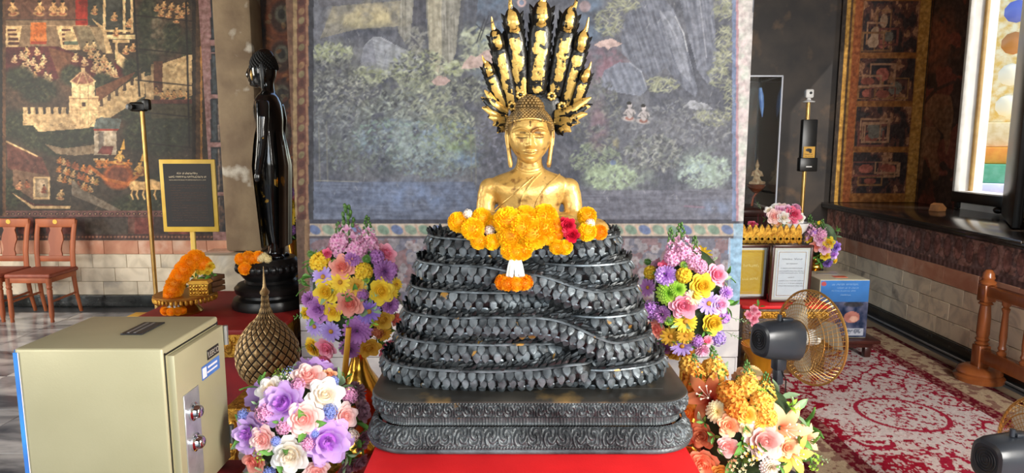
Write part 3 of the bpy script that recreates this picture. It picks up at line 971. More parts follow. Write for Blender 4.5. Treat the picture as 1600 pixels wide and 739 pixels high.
# marble foot of the pier, one course of slabs over another
tiles(pier, (px0 - 0.0, PY + 0.008, 0.0), (1, 0, 0), (0, 0, 1), (0, -1, 0), 0, 4, 0.42, PZ0 / 4,
      [pm('pale_marble', (220, 216, 214), (196, 192, 196), scale=4, rough=0.25, randv=0.06, distort=1.5)] * 4, umax=pw)
tiles(pier, (px1 - 0.008, PY, 0.0), (0, 1, 0), (0, 0, 1), (1, 0, 0), 0, 4, 0.42, PZ0 / 4,
      [MATS['pale_marble']] * 4, umax=0.9)
# ================================================================ right side of the hall
XN = 4.40                      # back of the window niche
LZ = 1.0                       # ledge height
mb = MB(); mb.box(((px1 - .6 + XN + .2) / 2, YBR + 0.16, 2.6), (XN + .2 - px1 + .6, 0.3, 5.2))
tag(mb.build('wall_back_right', pm('dark_brown_mural', (34, 28, 25), (58, 48, 40), scale=3.5, rough=0.5, c3=(88, 66, 46), c3scale=5, c3range=(0.58, 0.75)), smooth=False),
    'dark brown back wall to the right of the pier', kind='structure')  # dark brown paint with lighter brown patches
mb = MB()
mb.box(((XR + XN) / 2 + 0.02, 1.4, LZ / 2 - 0.02), (XN - XR - 0.04, 11.8, LZ - 0.04))
mb.box(((XR + XN) / 2, -0.1, 3.1), (XN - XR, 8.8, 4.2))
mb.box(((XR + XN) / 2, 5.8, 4.75), (XN - XR, 3.0, 1.1))
wall_right = tag(mb.build('wall_right', M_joint, smooth=False), 'thick side wall with marble courses and a deep window recess', kind='structure')
mb = MB()
mb.box((XN + 0.125, 6.975, 2.6), (0.25, 0.65, 5.2)); mb.box((XN + 0.125, 5.2, 2.6), (0.25, 1.5, 5.2))
mb.box((XN + 0.125, 6.3, 0.585), (0.25, 0.7, 1.17)); mb.box((XN + 0.125, 6.3, 4.6), (0.25, 0.7, 1.2))
tag(mb.build('wall_window', pm('white_stucco', (232, 226, 214), (212, 206, 196), scale=4, rough=0.7), smooth=False), 'outer wall with a tall window opening', kind='structure')
mb = MB(); mb.bbox((XR - 0.004, 1.4, DZ0 / 2), (0.05, 11.7, DZ0), 0.004)
tag(mb.build('baseboard_right', M_black_marble), 'black marble skirting below the window wall', kind='structure')
tiles(wall_right, (XR + 0.008, 7.3, DZ0), (0, -1, 0), (0, 0, 1), (-1, 0, 0), 0, 4, 0.40, DH,
      [M_marble_veined, M_marble_veined, M_marble_veined, M_marble_pink], umax=4.2)
mb = MB(); mb.bbox((XR - 0.02, 5.2, 0.008), (0.03, 4.2, 0.016), 0.003)
mb.build('cable_cover', pm('grey_plastic', (150, 146, 140), rough=0.5), wall_right)
# red-brown painted frieze between dado and ledge
fz0 = DZ0 + 4 * DH
p = Paint(wall_grid((XR + 0.003, 7.3, fz0), (XR + 0.003, 3.4, fz0), (XR + 0.003, 7.3, LZ - 0.03), 420, 46), (112, 78, 70))
zz = p.P[..., 2]; yy = p.P[..., 1]
n = fbm(yy * 14, zz * 14, 4)
p.C[:] = np.where((n > .52)[..., None], np.array((184, 138, 124)), np.array((128, 100, 94))) + ((fbm(yy * 60, zz * 60, 2) - .5) * 44)[..., None]
for a, b in ((fz0, fz0 + .045), (LZ - .075, LZ - .03)):
    m = (zz >= a) & (zz <= b)
    p.C[m] = np.array((120, 90, 84)) + (np.sin(yy[m] * 2 * PI / 0.05) * 26)[..., None] * np.array((1, .8, .8))
for k in range(30):
    y0 = 7.2 - k * 0.13
    d = np.hypot((yy - y0) / .045, (zz - (fz0 + .16)) / .085)
    p.C[d < 1] = p.C[d < 1] * .55 + np.array((160, 96, 84)) * .45
    p.C[(d > .9) & (d < 1.06)] = p.C[(d > .9) & (d < 1.06)] * .7
p.done('frieze', M_mural_dark, wall_right)
# ledge
mb = MB()
mb.bbox(((XR + XN) / 2 - 0.03, 5.85, LZ - 0.012), (XN - XR + 0.08, 2.9, 0.03), 0.006)
mb.bbox((XR - 0.035, 5.6, LZ - 0.035), (0.06, 3.4, 0.04), 0.006)
tag(mb.build('trim_2', pm('ledge_lacquer', (34, 28, 24), (52, 42, 36), scale=5, rough=0.16), ), 'dark polished ledge running below the window', kind='structure')

# painted shutter panel closing the far end of the niche
def paint_panel(p):
    p.C[:] = np.array((150, 96, 44)) + ((fbm(p.U / 5, p.V / 5, 3) - .5) * 50)[..., None]
    for a, b, c in ((1270, 1296, (70, 46, 24)), (1296, 1302, (176, 124, 48)), (1302, 1306, (110, 70, 30)), (1306, 1318, (176, 92, 44))):
        # the frame strips lean with the perspective, so they are painted by place on the panel
        pass
x = None
pX0, pX1, pY = XR + 0.01, XN - 0.01, YBR - 0.03
p = Paint(wall_grid((pX0, pY, LZ + 0.005), (pX1, pY, LZ + 0.005), (pX0, pY, 3.6), 120, 260), (150, 96, 44))
xx = (p.P[..., 0] - pX0) / (pX1 - pX0); zz = p.P[..., 2]
p.C[:] = np.array((158, 100, 46)) + ((fbm(xx * 30, zz * 30, 3) - .5) * 60)[..., None]
for a, b, c in ((0, .05, (52, 38, 24)), (.05, .085, (196, 146, 60)), (.085, .11, (90, 60, 26)), (.11, .135, (186, 130, 54)), (.135, .22, (170, 92, 42)), (.86, .98, (196, 140, 66)), (.98, 1, (60, 40, 26))):
    m = (xx >= a) & (xx < b); p.C[m] = np.array(c) + ((fbm(xx[m] * 40, zz[m] * 40, 2) - .5) * 50)[..., None]
rows = [(1.10, 1.545), (1.60, 2.02), (2.08, 2.52), (2.58, 3.1), (3.16, 3.6)]
for z0, z1 in rows:
    m = (xx > .235) & (xx < .85) & (zz > z0) & (zz < z1)
    n1 = fbm(xx * 14 + z0 * 7, zz * 9, 4)
    c = np.where((n1 > .5)[..., None], np.array((96, 58, 46)), np.array((54, 40, 36)))
    c = np.where((n1 > .66)[..., None], np.array((168, 118, 84)), c)
    p.C[m] = (c + ((fbm(xx * 60, zz * 40, 2) - .5) * 40)[..., None])[m]
    for q in range(5):
        cx, cz, w_, h_ = random.uniform(.3, .7), random.uniform(z0 + .06, z1 - .15), random.uniform(.08, .18), random.uniform(.05, .12)
        fr = m & (np.abs(xx - cx) < w_) & (np.abs(zz - cz) < h_)
        inn = (np.abs(xx - cx) < w_ - .02) & (np.abs(zz - cz) < h_ - .018)
        p.C[fr & ~inn] = random.choice([(150, 104, 60), (176, 130, 96), (128, 70, 56)])
        d = ((xx - cx) / (w_ * .5)) ** 2 + ((zz - cz) / (h_ * .6)) ** 2
        p.C[m & (d < 1)] = random.choice([(186, 150, 118), (176, 96, 76), (120, 110, 96), (150, 80, 60)])
p.done('painted_shutter', M_mural_dark, wall_right)
# niche wall with the old elephant painting
p = Paint(wall_grid((XN - 0.003, YBR, LZ), (XN - 0.003, 6.66, LZ), (XN - 0.003, YBR, 3.7), 130, 300), (84, 52, 42))
n = fbm(p.U / 22, p.V / 30, 4)
p.C[:] = np.where((n > .55)[..., None], np.array((118, 62, 48)), np.array((64, 44, 36))) + ((fbm(p.U / 4, p.V / 5, 3) - .5) * 40)[..., None]
for pts in ([(1418, 208), (1432, 200), (1462, 198), (1470, 212), (1464, 236), (1468, 260), (1466, 282), (1456, 282), (1450, 250), (1444, 244), (1440, 280), (1430, 282), (1426, 256), (1414, 240), (1410, 222)], [(1440, 152), (1470, 146), (1486, 150), (1490, 176), (1484, 226), (1478, 244), (1474, 210), (1462, 196), (1444, 178)]):
    p.poly(pts, (146, 104, 72), .75, 22)
p.ell(1452, 180, 26, 26, (138, 96, 66), .55); p.ell(1430, 225, 20, 24, (150, 108, 76), .5)
p.line([(1420, 200), (1440, 165), (1462, 140), (1490, 128)], 5, (58, 40, 34), .8)
for k in range(5):
    p.ell(1450, 70, 34 - k * 6, 44 - k * 8, [(150, 84, 52), (74, 46, 38)][k % 2], .55)
p.cloud(1430, 150, 20, 30, (150, 62, 46), .8, 8); p.cloud(1470, 60, 30, 50, (140, 76, 50), .7, 8); p.cloud(1430, 290, 40, 20, (40, 30, 28), .8, 10)
p.done('mural_elephant', M_mural_dark, wall_right)

# window: pale frame, bottom bar, outside shutter edge
win = thing('window_1', 'tall narrow window with pale jambs open to the sunny courtyard', 'window', (XN, 6.3, 1.17))
tag(win, kind='structure'); del win['category']
Mf = pm('window_frame_paint', (226, 220, 208), (206, 198, 184), scale=8, rough=0.5)
mb = MB(); mb.bbox((-0.02, 0.335, 1.4), (0.05, 0.035, 2.8), 0.006); mb.build('jamb', Mf, win)
mb = MB(); mb.bbox((0.13, 0.338, 1.4), (0.03, 0.03, 2.8), 0.004); mb.build('jamb', pm('ochre_frame', (196, 160, 96), (170, 132, 76), scale=8, rough=0.5), win)
mb = MB(); mb.bbox((0.2, -0.31, 1.4), (0.06, 0.06, 2.8), 0.006); mb.build('jamb', pm('grey_frame', (150, 148, 142), rough=0.5), win)
mb = MB(); mb.bbox((0.0, 0.0, -0.05), (0.10, 0.70, 0.10), 0.008); mb.build('sill_bar', M_black, win)
mb = MB(); mb.bbox((0.0, 0.30, -0.1), (0.06, 0.06, 0.13), 0.01); mb.ball((-0.03, -0.28, -0.13), (0.03, 0.05, 0.03)); mb.build('hinge_block', M_black, win)
# open black shutter leaf on the near side
a, b = Vector((XN - 0.04, 5.92)), Vector((3.74, 4.95))
mid, dv = (a + b) / 2, (b - a)
sh = thing('window_shutter', 'black lacquered shutter leaf folded back at the right edge of the window', 'shutter', (mid.x, mid.y, LZ + 0.005), math.atan2(dv.y, dv.x))
mb = MB(); mb.bbox((0, 0, 1.35), (dv.length, 0.05, 2.68), 0.006); mb.build('leaf', M_black, sh)
mb = MB()
for q in (-1, 1):
    mb.bbox((q * (dv.length / 2 - .05), 0.028, 1.35), (0.07, 0.02, 2.6), 0.004)
for z in (0.06, 0.9, 1.75, 2.6):
    mb.bbox((0, 0.028, z), (dv.length - .08, 0.018, 0.07), 0.004)
mb.build('moulding', M_black, sh)
mb = MB(); mb.prism([(-.06, 0), (.05, 0), (.06, .03), (.0, .075), (-.04, .06)], 0.09)
w_ = tag(mb.build('wooden_wedge', pm('orange_wood', (206, 138, 72), (170, 104, 52), scale=12, rough=0.5), smooth=False, loc=on_z(1473, 330, LZ + 0.004)), 'small orange wooden wedge lying on the window ledge', 'wedge')
w_.location = (4.05, 6.30, LZ + 0.004); w_.rotation_euler = (0, 0, 0.4)

# neighbouring temple building seen through the window
bx, by = 9.6, 13.4
out = thing('temple_building', 'sunlit temple building with golden mosaic and striped tiled eaves outside the window', 'building', (bx, by, 0), math.radians(-36))
def band(name, z0, z1, c1, c2, dep, sc=8):
    mb = MB(); mb.bbox((0, -dep / 2, (z0 + z1) / 2), (7.0, dep, z1 - z0), 0.03)
    return mb.build(name, pm('ext_' + name, c1, c2, scale=sc, rough=0.5), out)
band('footing', 0.0, 0.28, (206, 60, 60), (190, 50, 50), 2.2)
band('red_step', 0.28, 0.62, (206, 70, 72), (196, 60, 60), 2.0)
band('white_step', 0.62, 0.92, (226, 226, 236), (210, 214, 230), 1.8)
band('green_step', 0.92, 1.26, (84, 160, 120), (110, 176, 140), 1.7)
band('orange_step', 1.26, 1.56, (236, 160, 60), (226, 140, 50), 1.6)
band('cream_step', 1.56, 2.0, (236, 216, 170), (220, 190, 130), 1.5)
w = band('mosaic_wall', 2.0, 7.6, (232, 190, 96), (246, 232, 190), 1.2, 9)
for k, z in enumerate((4.9, 5.4)):
    band('blue_moulding', z, z + .18, (84, 104, 190), (110, 130, 206), 1.3)
for zz_ in np.arange(2.3, 7.4, 0.55):
    for xx_ in np.arange(-3.2, 3.3, 0.55):
        mb = MB(); mb.ball((xx_, -1.2, zz_), (0.2, 0.05, 0.2), 8, 5)
        mb.build('mosaic_rosette', pm('ext_ros%d' % (int(abs(xx_ * 10 + zz_ * 7)) % 3), [(200, 130, 60), (110, 120, 190), (250, 236, 200)][int(abs(xx_ * 10 + zz_ * 7)) % 3], rough=0.3), out)
mb = MB(); mb.box((12, 8, -0.2), (16, 24, 0.1)); tag(mb.build('courtyard_ground', pm('court_stone', (226, 216, 198), (206, 196, 176), scale=2, rough=0.6), smooth=False), 'sunlit stone courtyard outside', kind='structure')

# ---------------------------------------------------------------- carpet
CX0, CX1, CY0, CY1 = 1.47, 3.24, 0.9, 5.84
nu, nv = 300, 520
P = wall_grid((CX0, CY0, 0.0125), (CX1, CY0, 0.0125), (CX0, CY1, 0.0125), nu, nv)
p = Paint(P, (150, 30, 50))
x, y = P[..., 0], P[..., 1]
ex = np.minimum(x - CX0, CX1 - x); ey = np.minimum(y - CY0, CY1 - y); e = np.minimum(ex, ey)
mx_, my_ = 2.0, 2.9
sx_ = np.abs(x - mx_)
wv = fbm(sx_ * 8, y * 8, 3)
vine = np.abs(np.sin((sx_ * 34 + 6 * wv)) + np.sin(y * 34 + 7 * fbm(sx_ * 9 + 9, y * 9, 3)))
fine = fbm(sx_ * 52, y * 46, 3)
field = np.where(((vine < .36) | (fine > .62))[..., None], np.array((164, 30, 56)), np.array((214, 196, 190)))
zone = fbm(sx_ * 2.2 + 3, y * 2.2, 2)
red_zone = np.where(((fine > .50) & (vine > .4))[..., None], np.array((206, 178, 174)), np.array((156, 20, 44)))
field = np.where((zone > .57)[..., None], red_zone, field)
for cy in (1.2, 2.55, 3.9, 5.25):
    r = np.hypot((x - 2.37), (y - cy) * 1.0)
    th = np.arctan2(y - cy, x - 2.37)
    pet = .46 + .07 * np.cos(8 * th)
    field = np.where(((r < pet) & (fine < .60))[..., None], np.array((216, 202, 198)), field)
    field = np.where(((np.abs(r - .25) < .014))[..., None], np.array((170, 40, 64)), field)
    field = np.where(((r < .10) & (fine > .46))[..., None], np.array((176, 60, 80)), field)
beige = np.where(((fbm(x * 22, y * 22, 3) > .55))[..., None], np.array((150, 112, 96)), np.array((196, 172, 140)))
dred = np.where((fine > .56)[..., None], np.array((160, 110, 100)), np.array((112, 20, 36)))
c = np.where((e < .36)[..., None], dred, field)
c = np.where((e < .26)[..., None], beige, c)
c = np.where((e < .05)[..., None], dred * .7, c)
p.C[:] = c + ((fbm(x * 90, y * 90, 2) - .5) * 30)[..., None]
car = p.done('carpet', pm('carpet_wool', (225, 225, 225), (255, 255, 255), scale=200, rough=0.95, bump=0.3, bscale=300, attr='col', spec=0.1))
tag(car, 'red and cream floral carpet spread on the floor at the right', 'carpet')
mb = MB(); mb.bbox(((CX0 + CX1) / 2, (CY0 + CY1) / 2, 0.0062), (CX1 - CX0, CY1 - CY0, 0.0122), 0.003)
mb.build('backing', pm('carpet_edge', (120, 40, 46), rough=0.9), car)
# ================================================================ the naga-sheltered golden statue
SX, SY, SZ = 0.055, 2.12, 0.75
from mathutils.bvhtree import BVHTree
M_bronze = pm('dark_bronze', (30, 32, 33), (18, 19, 20), scale=14, rough=0.40, metal=0.55, bump=0.25, bscale=70, c3=(196, 150, 72), c3scale=11, c3range=(0.66, 0.69), c3metal=0.8)
M_scale = pm('scale_bronze', (124, 133, 138), (52, 57, 60), scale=22, rough=0.40, metal=0.42, bump=0.15, bscale=90, c3=(206, 160, 84), c3scale=10, c3range=(0.67, 0.70), c3metal=0.8, randv=0.18)
M_scale_mass = pm('scale_bronze_mass', (124, 133, 138), (52, 57, 60), scale=22, rough=0.38, metal=0.50, bump=0.15, bscale=90, c3=(206, 160, 84), c3scale=13, c3range=(0.66, 0.69), c3metal=0.8)
M_plinth = pm('plinth_bronze', (98, 104, 106), (54, 56, 58), scale=9, rough=0.42, metal=0.45, bump=0.2, bscale=140, c3=(178, 142, 80), c3scale=7, c3range=(0.70, 0.74), c3metal=0.7)
M_leaf = pm('gold_leaf', (228, 190, 112), (206, 162, 84), scale=10, rough=0.40, metal=0.52, bump=0.22, bscale=60, c3=(140, 100, 54), c3scale=38, c3range=(0.54, 0.68))
M_hair = pm('hair_bronze', (150, 116, 62), (84, 66, 40), scale=40, rough=0.42, metal=0.6)

statue = thing('buddha_statue', 'golden seated Buddha sheltered by a seven headed serpent on dark bronze coils', 'statue', (SX, SY, SZ))
def S(v):                       # world point -> statue local
    return Vector((v[0] - SX, v[1] - SY, v[2] - SZ))

# ---- plinth: rounded rectangle swept through a moulded profile, with scroll relief
def rrect(hw, hd, r, n):
    """n points along a rounded rectangle starting at the back, with outward normals and arc length"""
    segs = []
    pts, nrm = [], []
    L = [2 * (hw - r), 2 * (hd - r)]
    per = 2 * (L[0] + L[1]) + 2 * PI * r
    for i in range(n):
        s = per * i / n
        for side in range(4):
            ln = L[side % 2 == 1 and 1 or 0]
            arc = PI * r / 2
            if s < ln:
                a = -PI / 2 * side
                d = s - ln / 2
                off = hd if side % 2 == 0 else hw
                # side 0: back edge going +x, then right going -y, front going -x, left going +y
                t = [(1, 0), (0, -1), (-1, 0), (0, 1)][side]; m = [(0, 1), (1, 0), (0, -1), (-1, 0)][side]
                pts.append((t[0] * d + m[0] * off, t[1] * d + m[1] * off)); nrm.append(m)
                break
            s -= ln
            if s < arc:
                t = [(1, 0), (0, -1), (-1, 0), (0, 1)][side]; m = [(0, 1), (1, 0), (0, -1), (-1, 0)][side]
                ph = s / r
                d = (m[0] * math.cos(ph) + t[0] * math.sin(ph), m[1] * math.cos(ph) + t[1] * math.sin(ph))
                cx = [(1, 1), (1, -1), (-1, -1), (-1, 1)][side]
                pts.append((cx[0] * (hw - r) + d[0] * r, cx[1] * (hd - r) + d[1] * r)); nrm.append(d)
                break
            s -= arc
    return np.array(pts), np.array(nrm), per

PHW, PHD = 0.478, 0.262
def scroll(s, t, h, k=1.0):
    Lc = h * 0.95
    c = np.floor(s / Lc)
    u = (s / Lc - c) * 2 - 1
    v = (t * 2 - 1) * np.where(c % 2 == 0, 1, -1)
    r = np.hypot(u * 1.1, v); th = np.arctan2(v, u)
    sp = np.cos(th * 3 - r * 9.5)
    n = fbm(s * 120 / k, t * h * 120 / k, 2) - .5
    return np.clip(sp * 1.3, -1, 1) * np.clip(1.35 - r * .5, 0, 1) * 0.6 + n * 1.3
def plinth_band(name, zs, offs, n=900, relief=0.0, rl=(0.1, 0.9), mode='scroll'):
    pts, nrm, per = rrect(PHW, PHD, 0.12, n)
    s = np.linspace(0, per, n, endpoint=False)
    m = 26 if relief else len(zs)
    T = np.linspace(0, 1, m)
    zz = np.interp(T, np.linspace(0, 1, len(zs)), zs) if relief else np.array(zs)
    oo = np.interp(T, np.linspace(0, 1, len(offs)), offs) if relief else np.array(offs)
    Sg, Tg = np.meshgrid(s, T, indexing='ij')
    d = np.zeros_like(Sg)
    if relief:
        h = abs(zs[-1] - zs[0])
        if mode == 'scroll':
            tt = (Tg - rl[0]) / (rl[1] - rl[0])
            d = scroll(Sg, tt, h * (rl[1] - rl[0])) * relief * ((tt > 0) & (tt < 1))
            bead = np.abs(np.sin(Sg * PI / 0.009)) * relief * 1.1
            d = np.where((tt < -0.02) | (tt > 1.02), bead, d)
        elif mode == 'ridge':
            d = np.abs(np.sin(Sg * PI / 0.0085)) * relief
    P = np.zeros((n, m, 3))
    off = oo[None, :] + d
    P[..., 0] = pts[:, 0:1] + nrm[:, 0:1] * off
    P[..., 1] = pts[:, 1:2] + nrm[:, 1:2] * off
    P[..., 2] = zz[None, :]
    mb = MB(); mb.grid(P[:, ::1], closed_u=True)
    return mb.build(name, M_plinth, statue, angle=60)
plinth_band('plinth_foot', [0.0, 0.004, 0.012, 0.018, 0.020], [0.0, 0.016, 0.018, 0.012, 0.010], 240)
plinth_band('plinth_lower_frieze', [0.020, 0.035, 0.055, 0.070, 0.076], [0.016, 0.016, 0.008, -0.006, -0.014], 1500, 0.0058, (0.13, 0.93))
plinth_band('plinth_fluting', [0.076, 0.080, 0.104, 0.108], [-0.022, -0.026, -0.026, -0.018], 900, 0.004, mode='ridge')
plinth_band('plinth_upper_frieze', [0.106, 0.112, 0.130, 0.146, 0.152], [-0.006, 0.0, 0.002, 0.0, -0.004], 1500, 0.0050, (0.16, 0.84))
pts, nrm, per = rrect(PHW, PHD, 0.12, 240)
mb = MB()
prof = [(0.152, 0.0), (0.156, 0.0), (0.160, -0.006), (0.163, -0.03), (0.165, -0.08), (0.166, -0.11)]
P = np.zeros((240, len(prof), 3))
for j, (z, o) in enumerate(prof):
    k = 1.0
    P[:, j, 0] = pts[:, 0] + nrm[:, 0] * o; P[:, j, 1] = pts[:, 1] + nrm[:, 1] * o; P[:, j, 2] = z
mb.grid(P, closed_u=True); mb.box((0, 0, 0.083), (0.80, 0.36, 0.166))
mb.build('plinth_top', pm('plinth_top_bronze', (74, 72, 66), (48, 47, 44), scale=7, rough=0.45, metal=0.4, c3=(170, 140, 86), c3scale=5, c3range=(0.60, 0.72), c3metal=0.6), statue)
ZT = 0.166

# ---- serpent coils
A_L = [0.412, 0.368, 0.344, 0.322, 0.298, 0.262]
B_L = [0.172, 0.160, 0.152, 0.146, 0.138, 0.128]
Z_L = [ZT + 0.036 + 0.0775 * k for k in range(6)]
def sup(a, b, th, n=3.0):
    c, s_ = math.cos(th), math.sin(th)
    return a * math.copysign(abs(c) ** (2 / n), c), b * math.copysign(abs(s_) ** (2 / n), s_)
def coil_path(zf, of, t0, t1, step=0.006):
    """zf, of: level height and outward offset as functions of the angle in degrees"""
    raw = []
    N = 900
    for i in range(N + 1):
        th = t0 + (t1 - t0) * i / N
        lv = zf(th)
        a = np.interp(lv, range(6), A_L); b = np.interp(lv, range(6), B_L); z = np.interp(lv, range(6), Z_L)
        o = of(th)
        x, y = sup(a + o, b + o, math.radians(th))
        raw.append((x, y, z))
    raw = np.array(raw)
    d = np.r_[0, np.cumsum(np.linalg.norm(np.diff(raw, axis=0), axis=1))]
    n = max(8, int(d[-1] / step))
    q = np.linspace(0, d[-1], n)
    P = np.stack([np.interp(q, d, raw[:, k]) for k in range(3)], 1)
    # soften the corners of the route
    for _ in range(6):
        P[1:-1] = (P[:-2] + 2 * P[1:-1] + P[2:]) / 4
    th = np.interp(q, d, np.linspace(t0, t1, N + 1))
    return P, th
def step_(t, a, b):
    return float(sm(np.array((t - a) / (b - a))))
paths = [
    (lambda t: 0 + 0.34 * step_(t, 262, 284), lambda t: 0.018 * step_(t, 258, 280) - 0.05 * step_(t, 284, 290), 80, 289),
    (lambda t: 0, lambda t: -0.05 * (1 - step_(t, 276, 296)), 268, 460),
    (lambda t: 1 - 0.15 * step_(t, 262, 282), lambda t: -0.05 * step_(t, 262, 280), 80, 284),
    (lambda t: 2 + 0.10 * step_(t, 245, 268) - 1.10 * step_(t, 270, 306), lambda t: 0.016 * step_(t, 250, 275) * (1 - step_(t, 290, 318)), 80, 460),
    (lambda t: 2, lambda t: -0.05 * (1 - step_(t, 282, 304)), 274, 460),
    (lambda t: 3 - 0.15 * step_(t, 255, 276), lambda t: -0.05 * step_(t, 256, 276), 80, 280),
    (lambda t: 4 - 1.0 * step_(t, 256, 300), lambda t: 0.014 * step_(t, 245, 268) * (1 - step_(t, 288, 312)), 80, 460),
    (lambda t: 4, lambda t: -0.05 * (1 - step_(t, 274, 298)), 266, 460),
    (lambda t: 5, lambda t: 0.0, 80, 440),
]
RU, RV = 0.044, 0.0375
# one scale: a rounded shield, pointed below, domed
def scale_mesh(name, w, h, t, mat, lean=0.0):
    mb = MB()
    out = [(-.5, .35), (-.28, .5), (.28, .5), (.5, .35), (.46, -.05), (.2, -.36), (0, -.5), (-.2, -.36), (-.46, -.05)]
    v = [(x * w + lean * (y - .5) * h, y * h, 0) for x, y in out] + [(x * w * .80 + lean * (y - .5) * h, y * h * .82 - .02 * h, t * .9) for x, y in out] + [(lean * -.6 * h, -.05 * h, t * 1.15)]
    n = len(out)
    f = []
    for i in range(n):
        j = (i + 1) % n
        f.append((j, i, n + i, n + j)); f.append((n + j, n + i, 2 * n))
    mb.add(v, f)
    return mb, mb.mesh(name, mat, angle=35, fix=True)
SC_MB, SC_ME = scale_mesh('scale', 0.0265, 0.034, 0.0060, M_scale)
FR_MB, FR_ME = scale_mesh('crest_leaf', 0.0185, 0.040, 0.005, M_scale, lean=0.35)
placed = []                    # (matrix, coil object, kind, view size)
for (zf, of, t0, t1) in paths:
    P, th = coil_path(zf, of, t0, t1)
    n = len(P)
    T = np.gradient(P, axis=0); T[:, 2] *= 1.0
    T /= np.linalg.norm(T, axis=1)[:, None]
    up = np.array((0, 0, 1.0))
    P[:, 0] -= 0.018
    Nn = np.cross(T, up); Nn /= np.linalg.norm(Nn, axis=1)[:, None]      # outward for counter-clockwise travel
    Bn = np.cross(Nn, T)
    seg = 18
    ang = np.linspace(0, 2 * PI, seg, endpoint=False)
    taper = np.ones(n)
    for e0, e1, free in ((0, 1, t0 > 200), (n - 1, -1, t1 < 300)):
        if free:
            for k in range(10):
                taper[e0 + e1 * k] = math.sin((k + .5) / 10 * PI / 2) ** .6
    st = slice(None, None, 2)
    Pq, Nq, Bq, tq = P[st], Nn[st], Bn[st], taper[st]
    G = Pq[:, None, :] + Nq[:, None, :] * (np.cos(ang) * RU)[None, :, None] * tq[:, None, None] + Bq[:, None, :] * (np.sin(ang) * RV)[None, :, None] * tq[:, None, None]
    mb = MB()
    mb.grid(np.concatenate([G, G[:, :1]], 1))
    co = mb.build('serpent_coil', M_bronze, statue, angle=80, fix=True)
    # rail between body scales and crest
    mb = MB()
    ra = math.radians(38)
    mb.tube([Pq[i] + (Nq[i] * math.cos(ra) * (RU + .004) + Bq[i] * math.sin(ra) * (RV + .004)) * tq[i] for i in range(len(Pq))], 0.0042, 6)
    mb.build('rail', M_scale_mass, co)
    dist = np.r_[0, np.cumsum(np.linalg.norm(np.diff(P, axis=0), axis=1))]
    for row, (adeg, pitch, kind) in enumerate(((-54, .028, 's'), (-20, .028, 's'), (14, .028, 's'), (50, .021, 'f'), (70, .021, 'f'), (90, .023, 'f'))):
        q = (0.5 * pitch) if row % 2 else 0.0
        while q < dist[-1]:
            i = min(int(np.searchsorted(dist, q)), n - 1)
            q += pitch * random.uniform(.97, 1.03)
            if not (172 < th[i] < 368) or taper[i] < .6:
                continue
            a = math.radians(adeg)
            nrm = Nn[i] * math.cos(a) / RU + Bn[i] * math.sin(a) / RV
            nrm /= np.linalg.norm(nrm)
            pos = P[i] + Nn[i] * math.cos(a) * RU + Bn[i] * math.sin(a) * RV
            xa = Vector(T[i]); za = Vector(nrm); ya = za.cross(xa)
            if kind == 's':
                za = (za + ya * .36).normalized(); ya = za.cross(xa)     # tip stands off, as on a roof
            else:
                ln = Vector(Bn[i] * .8 + Nn[i] * (.28 if adeg < 60 else 0.0)) + xa * random.uniform(.15, .75)
                ln.normalize()
                zo = Vector(Nn[i]) + Vector(Bn[i]) * (.3 if adeg < 60 else .5) + xa * random.uniform(-.3, .3)
                za = (zo - ln * zo.dot(ln)).normalized()
                ya = -ln; xa = ya.cross(za)                               # flame-like leaves stand up
                pos = pos + np.array(ln) * .006
            M4 = Matrix((xa, ya, za)).transposed().to_4x4()
            M4.translation = Vector(pos)
            M4 = M4 @ Matrix.Scale(random.uniform(.9, 1.1) if kind == 's' else random.uniform(.75, 1.2), 4)
            wp = np.array((SX, SY, SZ)) + pos
            view = np.array((0, 0, CAM_Z)) - wp
            f = max(0.0, float(np.dot(view / np.linalg.norm(view), nrm))) / np.linalg.norm(view) ** 2
            placed.append((M4, co, kind, f))
order = sorted([k for k, q in enumerate(placed) if q[2] == 's'], key=lambda k: -placed[k][3])
single = set(order[:300])
mass = MB()
for k, (M4, co, kind, f) in enumerate(placed):
    if k in single:
        o = link('scale', SC_ME, co); o.matrix_local = M4
    else:
        src = SC_MB if kind == 's' else FR_MB
        mass.add(np.concatenate(src.v), src.f, 0 if kind == 's' else 1, None, M4)
M_crest = pm('crest_bronze', (62, 66, 68), (26, 28, 29), scale=30, rough=0.36, metal=0.45, c3=(150, 156, 158), c3scale=40, c3range=(0.60, 0.72))
tag(mass.build('scale_covering', [M_scale_mass, M_crest], statue, angle=35), kind='stuff')
# solid heart of the coil pile
mb = MB()
for k in range(6):
    P = np.array([[(sup(A_L[k] - .005, B_L[k] - .005, 2 * PI * i / 48)[0] - .018, sup(A_L[k] - .005, B_L[k] - .005, 2 * PI * i / 48)[1], z) for z in ((Z_L[k] - .040) if k else ZT, Z_L[k] + .040)] for i in range(48)])
    mb.grid(P, closed_u=True)
    mb.add([tuple(P[i, 1]) for i in range(48)], [tuple(range(48))])
mb.build('coil_core', M_bronze, statue)

